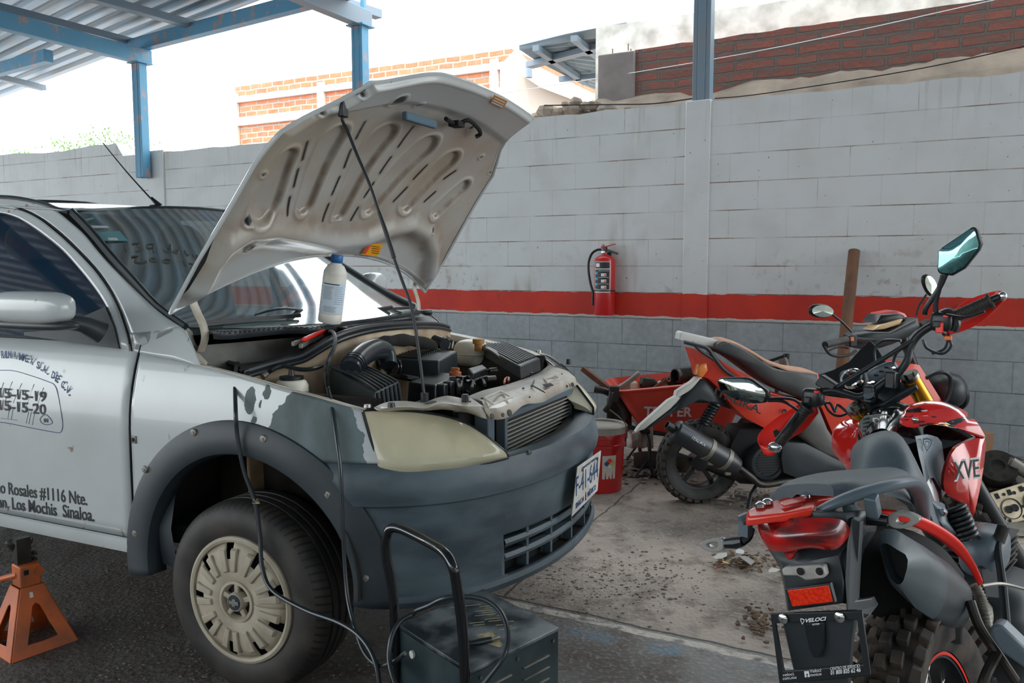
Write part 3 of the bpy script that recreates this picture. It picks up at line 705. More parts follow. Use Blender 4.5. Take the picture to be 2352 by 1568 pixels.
print('WE', WE[0], WE[-1], [CAR.Y(*q, .79) for q in ((460, 487), (740, 715), (850, 710))])
wg = Mat('dusty_windscreen'); N_ = wg.n; dustn = wg.noise(3.2, 6, stretch=(1, .5, 1)); dust = wg.ramp(dustn, .35, .75, (.26, .26, .26, 1), (.42, .42, .42, 1))
tr = N_.new('ShaderNodeBsdfTransparent'); tr.inputs[0].default_value = (.80, .90, .88, 1); gl = N_.new('ShaderNodeBsdfGlossy'); gl.inputs['Roughness'].default_value = .06; gl.inputs[0].default_value = (1, 1, 1, 1)
df = N_.new('ShaderNodeBsdfDiffuse'); df.inputs[0].default_value = lin((150, 156, 146)); fz = N_.new('ShaderNodeFresnel'); fz.inputs[0].default_value = 1.5
m1 = N_.new('ShaderNodeMixShader'); m2 = N_.new('ShaderNodeMixShader'); wg.link(dust, m1.inputs[0]); wg.link(tr.outputs[0], m1.inputs[1]); wg.link(df.outputs[0], m1.inputs[2])
wg.link(wg.math('MULTIPLY', fz.outputs[0], .72), m2.inputs[0]); wg.link(m1.outputs[0], m2.inputs[1]); wg.link(gl.outputs[0], m2.inputs[2]); wg.link(m2.outputs[0], N_['Material Output'].inputs[0])
b = MB(); b.grid([[WS(lerp(-.965, .965, i / 24), j / 12) for i in range(25)] for j in range(13)]); ws = build(b, 'windscreen', wg.m, car)
b = MB(); b.tube([WS(-.985, v, .002) for v in (0, .2, .4, .6, .8, 1)], [.010, .010, .011, .012, .012, .012], 8, sm=3, flat=(1, 1.2)); build(b, 'windscreen_trim', MT['black'], car)
b = MB(); b.tube([WS(.985, v, .002) for v in (0, .2, .4, .6, .8, 1)], .014, 8, sm=3); build(b, 'windscreen_trim', MT['black'], car)
b = MB(); b.tube([WS(u, 1, .0) for u in (-.98, -.5, 0, .5, .98)], .006, 6, sm=4); build(b, 'windscreen_trim', MT['black'], car)
b = MB(); b.grid([[WS(.99, v, 0), WS(.99, v, 0) + V((-.02, .07, -.03))] for v in (0, .25, .5, .75, 1)]); build(b, 'pillar', MT['car'], car, solid=.02)
# finger writing in the dust, stickers
def wsp(px, py, off=.004):    # pixel -> windscreen
    lo = (9, None)
    r = ray(px, py)
    A = WS(-.8, .1); Bq = WS(-.2, .1); Cc = WS(-.8, .9); n = (Bq - A).cross(Cc - A).normalized(); n = n if n.z > 0 else -n
    o = CAR.loc(CAM); d = V((r.dot(CAR.x), r.dot(CAR.y), r.z)); 
    P = o + d * ((A - o).dot(n) / d.dot(n))
    for _ in range(4):
        v = min(max((P.z - WE[0].z) / (WE[-1].z + .03 - WE[0].z), 0), 1); L_ = WE[min(int(v * 40), 40)]; u = min(max((P.y - .79) / (.79 - L_.y), -1), 1); Q = WS(u, v, off); P = o + d * ((Q - o).dot(n) / d.dot(n))
    return P
S_ = {'one': [(285, 559), (290, 575)], 'three': [(303, 560), (322, 559), (314, 566), (328, 572), (312, 577)], 'nine': [(352, 560), (338, 562), (340, 570), (353, 567), (352, 560), (353, 578)],
      'd': [(390, 568), (377, 573), (380, 578), (390, 577), (389, 568), (392, 562), (392, 577)], 'o': [(402, 574), (398, 578), (406, 582), (410, 577), (402, 574)], 't': [(424, 576), (430, 586), (436, 584)], 'a': [(442, 585), (450, 592), (456, 590), (450, 586)],
      'two': [(302, 589), (318, 589), (310, 599), (322, 603), (337, 600)], 'z': [(352, 592), (344, 595), (350, 600), (361, 597), (352, 592)], 'z2': [(383, 595), (373, 599), (384, 603), (394, 598), (383, 595)], 'l': [(422, 600), (426, 610)], 'tw': [(434, 605), (443, 607), (438, 615), (446, 617)]}
dw = M('wiped_dust', (92, 96, 92), .5)
for k, pts in S_.items(): b = MB(); b.tube([wsp(*p, .001) for p in pts], .0034, 6, sm=4, flat=(1, 1)); build(b, 'finger_writing', dw, ws)
def wq(pts, nm, m): b = MB(); P = [wsp(*p) for p in pts]; b.prism(P, (0, 0, .0008)); build(b, nm, m, ws, smooth=0)
wq([(212, 533), (275, 531), (295, 553), (230, 553)], 'sticker', M('teal_sticker', (120, 170, 176), .5)); wq([(246, 546), (268, 546), (272, 552), (250, 552)], 'sticker_label', MT['decal'])
wq([(190, 505), (214, 499), (216, 502), (194, 508)], 'sticker', M('faded_sticker', (126, 170, 164), .5)); wq([(205, 518), (247, 519), (251, 523), (210, 523)], 'sticker', MT['decal'])
wq([(404, 702), (411, 697), (417, 706), (408, 709)], 'sticker', M('blue_sticker', (40, 140, 190), .5))
# --- the rest of the body, behind the frame's left edge
for far_ in (0, 1):
    r = [[surf(lerp(sx(-3.25), sL if not far_ else sx(-.43), k / 20), lerp(.40, ZB, j / 8)) for j in range(9)] for k in range(21)]
    b = MB(); b.grid(mir(r) if far_ else r); build(b, 'body_side', MT['car'], car, solid=.004)
b = MB(); b.box((-3.25, .79, .72), (.03, 1.44, .62)); build(b, 'tailgate', MT['car'], car, bevel=.01)
b = MB(); b.box((-2.5, .79, .62), (1.5, 1.42, .03)); build(b, 'load_bed', MT['flare'], car)
b = MB(); b.grid([[V((-1.95, lerp(.08, 1.5, k / 8), ZB)) for k in range(9)], [V((-1.9, lerp(.235, 1.345, k / 8), 1.52)) for k in range(9)]]); build(b, 'cab_back', MT['car'], car, solid=.01)
# --- cabin
INT = M('grey_cabin_trim', (92, 98, 96), .8); IND = M('dark_cabin_trim', (34, 38, 42), .8)
cab_ = MB(); 
b = MB(); b.grid([[V((-.16 - .16 * abs((y - .79) / .7) ** 2, y, 1.06)) , V((-.36, y, 1.075)), V((-.56, y, 1.03)), V((-.62, y, .9)), V((-.60, y, .6))] for y in [lerp(.12, 1.46, k / 12) for k in range(13)]]); dash = build(b, 'dashboard', IND, car)
b = MB(); c0 = V((-.50, 1.12, 1.07)); b.ball(c0 + V((.1, 0, -.02)), (.14, .22, .07), 16); build(b, 'instrument_hood', M('pale_dash_top', (120, 130, 128), .6), dash)
b = MB(); b.ball(V((-.30, .50, 1.07)), (.10, .2, .035), 16); build(b, 'dash_top_cover', M('pale_dash_cover', (186, 200, 194), .6), dash)
b = MB(); ax = V((-.85, 0, .52)).normalized(); c0 = V((-.66, 1.12, 1.08)); u_, t_ = perp(ax); ring = [c0 + (u_ * math.cos(a) + t_ * math.sin(a)) * .175 for a in [2 * math.pi * k / 28 for k in range(28)]]; b.tube(ring, .014, 8, closed=True)
for a in (0.3, 2.84, 4.7): b.tube([c0, c0 + (u_ * math.cos(a) + t_ * math.sin(a)) * .175], .012, 6)
b.ball(c0, (.045, .06, .05), 12); build(b, 'steering_wheel', IND, car)
def seat(y):
    b = MB(); b.box((-1.28, y, 1.0), (.16, .46, .62), Matrix.Rotation(-.2, 3, 'Y')); s_ = build(b, 'seat', IND, car, bevel=.06, seg=3)
    b = MB(); b.ball((-1.36, y, 1.37), (.06, .15, .11), 16); h_ = build(b, 'headrest', M('grey_headrest', (98, 98, 90), .9), s_)
    b = MB(); b.cyl((-1.34, y - .05, 1.2), (-1.36, y - .05, 1.3), .006); build(b, 'headrest_post', MT['steel'], h_)
seat(.42); seat(1.14)
b = MB(); b.box((-1.72, .79, .95), (.05, 1.36, 1.15)); build(b, 'cabin_rear_wall', INT, car)
b = MB(); b.box((-1.0, .79, .42), (1.5, 1.4, .06)); build(b, 'cabin_floor', IND, car)
b = MB(); b.box((-.95, 1.50, .72), (1.5, .03, .62)); build(b, 'far_door', MT['car'], car)
b = MB(); b.tube([V((-1.02, 1.36, 1.45)), V((-1.05, 1.46, 1.03))], .022, 8); build(b, 'far_window_post', IND, car)
b = MB(); b.box((-1.69, .79, 1.05), (.01, 1.0, .02)); build(b, 'rear_shelf', INT, car)
# --- wing mirror
def sball(b, c, r, e=.6, n=28, rot=None):
    rows = []; f = lambda v: math.copysign(abs(v) ** e, v)
    for i in range(n // 2 + 1):
        th = math.pi * i / (n // 2) - math.pi / 2; row = []
        for k in range(n):
            a = 2 * math.pi * k / n; q = V((r[0] * f(math.cos(th)) * f(math.cos(a)), r[1] * f(math.cos(th)) * f(math.sin(a)), r[2] * f(math.sin(th))))
            if rot is not None: q = rot @ q
            row.append(V(c) + q)
        rows.append(row)
    return b.grid(rows, closed=True)
mL = CAR.Y(-10, 705, -.13); mR = CAR.Y(160, 705, -.13); mT = CAR.Y(80, 668, -.13); mB = CAR.Y(80, 743, -.13)
b = MB(); c0 = (mL + mR) / 2; sball(b, V((c0.x, -.13, (mT.z + mB.z) / 2)), ((mR.x - mL.x) / 2, .05, (mT.z - mB.z) / 2), .62); wm = build(b, 'wing_mirror', MT['car'], car)
b = MB(); sball(b, V((c0.x - .02, -.115, mB.z - .004)), ((mR.x - mL.x) / 2 + .02, .05, .018), .7)
b.tube([V((mR.x - .06, -.11, mB.z + .004)), CAR.Y(190, 745, -.06), CAR.Y(235, 765, -.01)], [.022, .026, .035], 12, sm=5); build(b, 'mirror_arm', MT['black'], wm)
P = [HP(x, y, .002) for x, y in ((172, 735), (205, 722), (246, 704), (266, 751), (278, 800), (190, 789), (120, 778), (60, 770), (60, 762), (130, 758))]
b = MB(); b.prism(P, (0, -.008, 0)); build(b, 'mirror_base', MT['black'], wm)
b = MB(); c_ = CAR.Y(858, 650, 1.70); sball(b, c_, (.05, .085, .055), .75); build(b, 'far_wing_mirror', MT['car'], car); b = MB(); b.tube([c_, V((c_.x, 1.50, c_.z - .05))], .02, 8); build(b, 'mirror_arm', MT['black'], car)
# --- lettering on the door
def dt(body, px, py, hpx, wpx, m, bold=.0, nm='door_lettering', px2=None):
    a = HP(px, py); Pb = HP(px, py + hpx); c = HP(px - wpx / 2, py); d = HP(px + wpx / 2, py)
    b = MB(); b.text(body, (Pb.x, Pb.y - .0012, Pb.z), (1, 0, 0), (0, 0, 1), a.z - Pb.z, (d - c).length, bold); build(b, nm, m, door, smooth=0)
dt('15-15-19', 53, 894, 23, 104, MT['decalk'], .018); dt('15-15-20', 53, 923, 23, 104, MT['decalk'], .018)
def lab(body, p0, p1, h, m, bold=.02):
    A = HP(*p0); Bq = HP(*p1); c = (A + Bq) / 2; up = V((0, 0, 1)); zt = HP(p0[0], p0[1] - h).z - A.z
    b = MB(); b.text(body, (c.x, c.y - .0012, c.z), (Bq - A), up, zt, (Bq - A).length, bold); build(b, 'door_lettering', m, door, smooth=0)
lab('io Rosales #1116 Nte.', (-2, 1131), (201, 1160), 27, MT['decalk'], .012); lab('an, Los Mochis  Sinaloa.', (-3, 1164), (217, 1197), 27, MT['decalk'], .012)
lt = 'RINAMEX S.A. DE C.V.'; pth = resample([V((x, y, 0)) for x, y in [(2, 822), (20, 822), (37, 823), (55, 829), (70, 834), (86, 845), (105, 856), (122, 869), (138, 884), (150, 897), (162, 911)]], 20)
wds = {'I': .4, '.': .4, 'M': 1.25, ' ': .55}
tot = sum(wds.get(ch, .9) for ch in lt); acc = 0; big = resample(pth, 400)
for ch in lt:
    wch = wds.get(ch, .9); f = (acc + wch / 2) / tot; acc += wch
    if ch == ' ': continue
    i = int(f * 397); a = big[i]; c = big[min(i + 3, 399)]; d = big[max(i - 3, 0)]; P = HP(a.x, a.y + 0); Q1 = HP(c.x, c.y); Q0 = HP(d.x, d.y); xd = (Q1 - Q0); xd.y = 0; xd.normalize(); up = V((-xd.z, 0, xd.x))
    b = MB(); b.text(ch, V((P.x, P.y - .0013, P.z)) - up * .0, xd, up, .0255, .0175 * wch, .02); build(b, 'door_lettering', MT['decalb'], door, smooth=0)
def line(pts, r, m=MT['decalb'], sm=4): b = MB(); b.tube([HP(*p, .0006) for p in pts], r, 5, sm=sm); build(b, 'logo_line', m, door)
line([(-4, 850), (30, 851), (70, 862), (110, 876), (125, 884), (133, 905), (141, 950), (144, 975), (141, 990), (130, 993), (80, 984), (20, 972), (-4, 969)], .0011)
line([(92, 962), (97, 955), (106, 952), (113, 958), (120, 968), (118, 973), (105, 975), (95, 970), (92, 962)], .0011)
for p, q in (((8, 878), (0, 905)), ((28, 876), (12, 920)), ((50, 880), (30, 925)), ((78, 882), (60, 935)), ((100, 890), (84, 935)), ((22, 938), (18, 960)), ((30, 938), (26, 962)), ((66, 945), (60, 972)), ((72, 945), (66, 974)), ((80, 945), (74, 976)), ((2, 960), (40, 965))): line([p, q], .0007, sm=0)
lab('#1', (101, 968), (111, 970), 9, MT['decalk'])
# fender badge
b = MB(); P = HP(309, 1009); b.box((P.x, P.y - .002, P.z), (.018, .006, .024)); bd_ = build(b, 'fender_badge', MT['steel'], car, bevel=.001)
b = MB(); b.box((P.x, P.y - .0055, P.z), (.008, .003, .011)); build(b, 'badge_mark', MT['dark'], bd_)
# --- bumper
prof = [(.700, -.085), (.722, -.075), (.735, -.030), (.728, -.006), (.712, .004), (.67, .016), (.63, .018), (.61, .014), (.602, .002), (.592, -.001), (.54, -.003), (.475, -.004), (.47, -.004), (.40, -.006), (.345, -.008), (.34, .002), (.325, .006), (.305, -.004), (.298, -.03)]
def s_start(z): return sx(math.sqrt(max(.450 ** 2 - (z - .36) ** 2, .262 ** 2)) if z > .36 else .452)
rows = []
gA = HULL(1165, 1260)[0]
for z, o_ in prof:
    st = s_start(z); dip = lambda s: -.022 * sstep(ST / 2 - .62, ST / 2 - .42, s) * sstep(ST / 2 - .62, ST / 2 - .42, ST - s) if z > .65 else 0
    rows.append([surf(lerp(st, ST - st, k / 120), z, o_) + V((0, 0, dip(lerp(st, ST - st, k / 120)))) for k in range(121)])
gz = (.345, .47)
def skip(i, k):
    sm_ = lerp(s_start(.4), ST - s_start(.4), (k + .5) / 120); return 12 <= i <= 13 and gA < sm_ < ST - gA
b = MB(); b.grid(rows, skip=skip); bump_ = build(b, 'bumper', MT['bumper'], car, solid=.004, label='weathered dark grey plastic bumper')
b = MB(); b.grid([[surf(lerp(gA - .03, ST - gA + .03, k / 40), z, -.05) for k in range(41)] for z in (.30, .48)]); b.grid([[surf(lerp(gA - .03, ST - gA + .03, k / 40), .338, o_) for k in range(41)] for o_ in (-.004, -.05, -.2)]); build(b, 'grille_void', MT['dark'], bump_)
for z in (.44, .395):
    b = MB(); b.grid([[surf(lerp(gA, ST - gA, k / 40), z + dz, o_) for k in range(41)] for dz, o_ in ((.010, -.04), (.012, -.012), (0, -.006), (-.012, -.012), (-.008, -.04))]); build(b, 'grille_slat', MT['bumper'], bump_)
for f in (.13, .3, .5, .7, .87):
    s = lerp(gA, ST - gA, f); p_, n_ = plan(s); b = MB(); b.box(surf(s, .41, -.025), (.012, .03, .13), Matrix.Rotation(math.atan2(n_.y, n_.x), 3, 'Z') @ Matrix.Rotation(math.pi / 2, 3, 'Z')); build(b, 'grille_divider', MT['bumper'], bump_)
P = HP(1174, 1175, .0); s_, z_ = HULL(1174, 1175); n_ = plan(s_)[1]; b = MB(); b.lathe(P - n_ * .006, n_, [(.020, 0), (.020, .003), (.018, .0035), (.018, .002), (.001, .002)], 24); build(b, 'tow_eye_cover', MT['bumper'], bump_)
# shelf behind the bumper top with bolts
b = MB(); b.grid([[surf(lerp(ST / 2 - .52, ST / 2 + .52, k / 40), z, o_) for k in range(41)] for z, o_ in ((.694, -.03), (.692, -.075), (.68, -.12))]); build(b, 'bumper_shelf', MT['black'], car, solid=.004)
for px, py in ((1214, 1042), (1345, 966)):
    P = CAR.Z(px, py, .70); b = MB(); b.cyl(P, P + V((0, 0, .006)), .010, n=12); b.cyl(P, P + V((0, 0, .012)), .005, n=8); build(b, 'bumper_bolt', MT['steel'], car)
# --- arch flare and liner (both sides)
for far_ in (0, 1):
    f = (lambda r: mir(r)) if far_ else (lambda r: r)
    rows = []
    for k in range(61):
        th = math.radians(lerp(188, -6, k / 60)); row = []
        for rr, o_ in ((.470, .000), (.468, .007), (.455, .012), (.42, .018), (.385, .018), (.372, .012), (.365, -.01), (.362, -.05)):
            x = rr * math.cos(th); z = .36 + rr * math.sin(th); row.append(surf(sx(x), z, o_))
        rows.append(row)
    b = MB(); b.grid(f(rows)); fl = build(b, 'wheel_arch_flare', MT['flare'], car, solid=.003)
    if not far_:
        for px, py in ((443, 993), (603, 1008), (750, 1136), (331, 1078), (309, 1225), (838, 1328)):
            s_, z_ = HULL(px, py, .017); P = surf(s_, z_, .017); b = MB(); b.lathe(P + V((0, .004, 0)), (0, -1, 0), [(.012, .001), (.010, .005), (.005, .0055), (.005, .007), (.001, .007)], 14); build(b, 'flare_screw', MT['alu'], fl)
    rows = [[V((.40 * math.cos(math.radians(a)), y, .37 + .40 * math.sin(math.radians(a)))) for a in range(-4, 185, 9)] for y in (.03, .12, .25, .42)]
    b = MB(); b.grid(f(rows)); b.grid(f([[V((0, .42, .37))] * 21, rows[3]])); build(b, 'wheel_arch_liner', M('liner_plastic', (24, 26, 28), .7, dirt=(70, 62, 54), dscale=7, damt=.5), car)
    b = MB(); b.grid(f([[V((x, y, z)) for y, z in ((.06, .60), (.03, .46), (.05, .33), (.2, .33))] for x in (-.42, -.36, -.31, -.30)])); build(b, 'liner_edge', MT['flare'], car)
# --- headlamps
ltop = [(833, 946), (850, 941), (900, 942), (960, 946), (1020, 956), (1070, 972), (1115, 1000), (1150, 1028), (1168, 1048)]
lbot = [(874, 1088), (900, 1091), (950, 1090), (1000, 1085), (1050, 1079), (1090, 1070), (1120, 1063), (1150, 1055), (1168, 1050)]
lr = patch(ltop, lbot, 40, 16, -.002, .022)
lens = Mat('yellowed_headlamp_lens'); N_ = lens.n
tr = N_.new('ShaderNodeBsdfTransparent'); tr.inputs[0].default_value = (1, .97, .84, 1); gl = N_.new('ShaderNodeBsdfGlossy'); gl.inputs['Roughness'].default_value = .12
df = N_.new('ShaderNodeBsdfDiffuse'); df.inputs[0].default_value = lin((255, 246, 212)); fz = N_.new('ShaderNodeFresnel'); fz.inputs[0].default_value = 1.5
m1 = N_.new('ShaderNodeMixShader'); m2 = N_.new('ShaderNodeMixShader'); hz = lens.ramp(lens.noise(5, 5), .3, .7, (.48, .48, .48, 1), (.62, .62, .62, 1))
lens.link(hz, m1.inputs[0]); lens.link(tr.outputs[0], m1.inputs[1]); lens.link(df.outputs[0], m1.inputs[2]); lens.link(fz.outputs[0], m2.inputs[0]); lens.link(m1.outputs[0], m2.inputs[1]); lens.link(gl.outputs[0], m2.inputs[2]); lens.link(m2.outputs[0], N_['Material Output'].inputs[0])
refl = M('lamp_reflector', (250, 240, 206), .14, .95); housing = M('lamp_housing', (250, 240, 214), .4, .1); dull = M('dull_indicator_chamber', (176, 160, 116), .4)
for far_ in (0, 1):
    f = mir if far_ else (lambda r: r); rr = [[p for p in r] for r in lr]
    b = MB(); b.grid(f(rr)); hl = build(b, 'headlamp', lens.m, car, label='yellowed headlamp')
    back = [[p + (V((-.075, .055, 0)) * min(1, 6 * min(i / 39, 1 - i / 39, )) * min(1, 4 * min(j / 16, 1 - j / 16))) for i, p in enumerate(r)] for j, r in enumerate(lr)]
    b = MB(); b.grid(f(back)); build(b, 'lamp_housing', housing, hl)
    edge = [lr[0][i] for i in range(40)] + [lr[-1][i] for i in range(39, -1, -1)]; b = MB(); b.tube(f([edge])[0], .005, 6, closed=True); build(b, 'lamp_seal', MT['black2'], hl)
    for (px, py, r_) in ((1010, 1010, .046), (1080, 1030, .036)):
        s_, z_ = HULL(px, py, -.04); P = surf(s_, z_, -.066); n_ = (plan(s_)[1] + V((0, 0, .45))).normalized()
        if far_: P = V((P.x, 1.58 - P.y, P.z)); n_ = V((n_.x, -n_.y, n_.z))
        b = MB(); b.lathe(P - n_ * .03, n_, [(.004, 0), (r_ * .4, .004), (r_ * .75, .018), (r_, .04), (r_ * 1.06, .042), (r_ * 1.06, .03)], 28); b2_ = build(b, 'reflector_bowl', refl, hl)
        b = MB(); b.ball(P - n_ * .008, .010, 12); build(b, 'bulb', MT['steel'], b2_)
    s_ = [HULL(*p, -.03) for p in ((888, 978), (925, 968), (945, 1000), (968, 1050), (985, 1078), (930, 1078), (905, 1030))]; P = [surf(a_, z_, -.028) for a_, z_ in s_]; P = f([P])[0]
    b = MB(); b.tube(P, .005, 8, closed=True, sm=5); build(b, 'indicator_frame', refl, hl)
    c_ = sum(P, V((0, 0, 0))) / len(P); P2 = cat(P, 5, True); b = MB(); b.grid([[c_] * len(P2), P2], closed=True); build(b, 'indicator_chamber', dull, hl)
    b = MB(); b.tube(f([[surf(*HULL(*p, -.02), -.02) for p in ((930, 968), (965, 1000), (985, 1040), (996, 1078))]])[0], .008, 8, sm=5, flat=(1, .5)); build(b, 'lamp_divider', refl, hl)
# --- number plate
pc = [(1325, 1072), (1379, 1034), (1371, 1126), (1312, 1186)]
nx = V((.985, .17, 0)).normalized()
xc = .795; Pp = [CAR.X(*p, xc) for p in pc]
b = MB(); b.prism(Pp, (.003, 0, 0)); pl_ = build(b, 'number_plate', M('worn_white_plate', (214, 212, 206), .45, dirt=(150, 140, 128), dscale=14, damt=.5), car, bevel=.001)
TL, TR, BR, BL = [p + V((.0035, 0, 0)) for p in Pp]
def PLT(u, v): return TL.lerp(TR, u).lerp(BL.lerp(BR, u), v)
def ptext(body, u0, u1, v, h, m, bold=0):
    a = PLT(u0, v); c = PLT(u1, v); b = MB(); b.text(body, (a + c) / 2, c - a, V((0, 0, 1)), h, (c - a).length, bold, ext=.0006); build(b, 'plate_lettering', m, pl_, smooth=0)
hgt = (TL - BL).length
ptext('F-41-644', .06, .95, .62, hgt * .40, MT['decalb'], .0); ptext('SINALOA', .10, .42, .90, hgt * .11, MT['decalb'], .02); ptext('MÉXICO', .56, .90, .90, hgt * .11, MT['decalb'], .02); ptext('TRANSPORTE PRIVADO', .2, .8, .13, hgt * .05, MT['decalb'], .01)
b = MB(); P = PLT(.48, .86); b.box(P, (.001, .012, .022)); b.box(P + V((0, 0, .014)), (.001, .006, .01)); build(b, 'plate_emblem', M('dark_red_emblem', (130, 44, 36), .5), pl_)
for u, v in ((.2, .13), (.82, .13)): b = MB(); b.cyl(PLT(u, v), PLT(u, v) + V((.004, 0, 0)), .006, n=10); build(b, 'plate_screw', MT['steel'], pl_)
# ================================================================= WHEEL
def PIX(P):
    d = P - CAM; f = V((0, math.cos(PITCH), -math.sin(PITCH))); u = V((0, math.sin(PITCH), math.cos(PITCH))); z = d.dot(f); return 1176 + FPX * d.x / z, 784 - FPX * d.dot(u) / z
HUB = V((0, .0, .293))
tm = Mat('tyre_rubber'); P = tm.xyz(); ang = tm.math('ARCTAN2', P[2], P[0]); rad = tm.math('SQRT', tm.math('ADD', tm.math('MULTIPLY', P[0], P[0]), tm.math('MULTIPLY', P[2], P[2])))
sip = tm.math('GREATER_THAN', tm.math('SINE', tm.math('ADD', tm.math('MULTIPLY', ang, 78), tm.math('MULTIPLY', P[1], 70))), .55); sip = tm.math('MULTIPLY', sip, tm.math('GREATER_THAN', rad, .272))
sip = tm.math('MULTIPLY', sip, tm.math('GREATER_THAN', tm.math('ABSOLUTE', P[1]), .045))
c = tm.mix(tm.ramp(tm.noise(9, 6), .4, .7), lin((36, 34, 33)), lin((66, 60, 55))); tm.col(tm.mix(tm.math('MULTIPLY', sip, .75), c, lin((12, 12, 12)))); tm.set(Roughness=.62); tm.bump(tm.math('SUBTRACT', 1, sip), .9, .006)
def car_wheel(y0, far_=False):
    s_ = -1 if far_ else 1; C0 = V((0, y0, .293)); b = MB()
    pr = [(.178, .012), (.186, -.002), (.205, -.010), (.235, -.014), (.262, -.008), (.280, .004), (.289, .018), (.292, .035)]
    for g in (.052, .085, .118): pr += [(.2935, g - .006), (.286, g - .004), (.286, g + .004), (.2935, g + .006)]
    pr += [(.292, .145), (.288, .165), (.279, .180), (.262, .19), (.23, .196), (.2, .19), (.18, .17)]
    b.lathe(C0, (0, s_, 0), pr, 96); w = build(b, 'wheel', tm.m, car)
    b = MB(); b.lathe(C0, (0, s_, 0), [(.186, .004), (.178, .03), (.165, .10), (.02, .10)], 40); build(b, 'rim', MT['dark'], w)
    return w
fw_ = car_wheel(.006); car_wheel(1.575, True)
for o_ in list(car.children):
    if o_.name.startswith('wheel') and 'arch' not in o_.name: c_ = copy_tree(o_); c_.location.x -= 2.5
cream = M('dusty_cream_hubcap', (182, 172, 154), .6, dirt=(120, 104, 86), dscale=9, damt=.6)
b = MB(); A0 = V((0, 0, .293)); b.lathe(A0, (0, -1, 0), [(.193, -.004), (.192, .006), (.184, .011), (.176, .008), (.174, .000)], 64); hc = build(b, 'hubcap', cream, fw_)
def pol(r, a, y): return A0 + V((r * math.cos(a), -y, r * math.sin(a)))
NW_ = 9
b = MB(); rows = []
for k in range(NW_ * 8 + 1):
    a = 2 * math.pi * k / (NW_ * 8); rows.append([pol(r, a, y) for r, y in ((.174, .001), (.150, .010), (.128, .016), (.086, .020), (.060, .014), (.050, .004))])
def skw(i, j): return j in (0, 1) and (i % 8) in (0, 1, 7) 
b.grid([[rows[i][j] for j in range(6)] for i in range(len(rows))], skip=lambda i, j: j in (0, 1) and (i % 8) in (3, 4)); build(b, 'hubcap_face', cream, hc, solid=.003)
for k in range(NW_):
    for sg_ in (-1, 1):
        a = 2 * math.pi * (k + .5) / NW_ + sg_ * .0; am = 2 * math.pi * k / NW_ + sg_ * .20
        b = MB(); w0_, w1_ = .09, .105
        p = [pol(.090, am - .10, .020), pol(.090, am + .10, .020), pol(.160, am + .085, .010), pol(.160, am - .085, .010)]
        q = [pol(.094, am - .085, .027), pol(.094, am + .085, .027), pol(.154, am + .07, .020), pol(.154, am - .07, .020)]
        b.add(p + q, [(0, 1, 2, 3), (4, 5, 6, 7), (0, 1, 5, 4), (1, 2, 6, 5), (2, 3, 7, 6), (3, 0, 4, 7)]); build(b, 'hubcap_rib', cream, hc, bevel=.002)
b = MB(); b.lathe(A0, (0, -1, 0), [(.064, .012), (.062, .020), (.054, .021), (.050, .012), (.048, .002)], 40); build(b, 'hubcap_ring', cream, hc)
b = MB(); b.lathe(A0, (0, -1, 0), [(.05, .0), (.01, .0)], 30); build(b, 'hub_recess', MT['dark'], hc)
for k in range(5):
    a = 2 * math.pi * k / 5 + .3; b = MB(); b.beam(pol(.018, a, .010), pol(.052, a, .010), .016, .014, up=(0, 1, 0)); build(b, 'hub_spoke', cream, hc, bevel=.003)
b = MB(); b.lathe(A0, (0, -1, 0), [(.030, .0), (.029, .020), (.026, .025), (.001, .026)], 32); cc_ = build(b, 'centre_cap', cream, hc)
b = MB(); b.lathe(A0, (0, -1, 0), [(.0235, .0262), (.001, .0270)], 32); build(b, 'cap_disc', M('cap_navy', (52, 58, 70), .3), cc_)
b = MB(); y = -.0285
def em(pts): b.prism([A0 + V((x * .019, y, z * .019)) for x, z in pts], (0, .001, 0))
em([(-.9, -.28), (-.32, -.28), (-.42, -.62), (.2, -.62), (.32, -.28), (.95, -.28), (.9, .28), (.32, .28), (.42, .62), (-.2, .62), (-.32, .28), (-.95, .28)]); build(b, 'cap_emblem', MT['alu'], cc_, smooth=0)
# ================================================================= BONNET
HPm = dict(HX=-.2922, HZ=1.0449, YC=.7816, lr=.2838, lrc=.1791, lf=1.1034, lfc=.0316, h0=.0915, cr=.0604, ns=.158, ntl=.6039, roll=.0125, cr2=-.0107)
HK = [0, .3, .5, .65, .75, .82, .88, .95, 1.1]; HW = [.7658, .7563, .7348, .7246, .7029, .6433, .5786, .5277, .4964]; TH = math.radians(54.1266)
def lfr(u): return HPm['lf'] - HPm['lfc'] * u * u - .085 * sstep(.45, 1.0, -u) ** 1.5
def hw(l):
    for i in range(8):
        if l <= HK[i + 1]: return lerp(HW[i], HW[i + 1], (l - HK[i]) / (HK[i + 1] - HK[i]))
    return HW[-1]
def HS(l, w, off=0):           # off > 0 : towards the underside
    p = HPm; h = p['h0'] - p['cr'] * (w / .75) ** 2 - p['cr2'] * (w / .75) ** 4 - p['ns'] * max((l - p['ntl']) / .5, 0) ** 2 - off
    return V((p['HX'] + l * math.cos(TH) - h * math.sin(TH), p['YC'] + w, p['HZ'] + l * math.sin(TH) + h * math.cos(TH) + p['roll'] * w))
def LW(u, v):
    lr = HPm['lr'] - HPm['lrc'] * abs(u) ** 2.2; lf = lfr(u); l = lr + (lf - lr) * v; return l, hw(l) * u
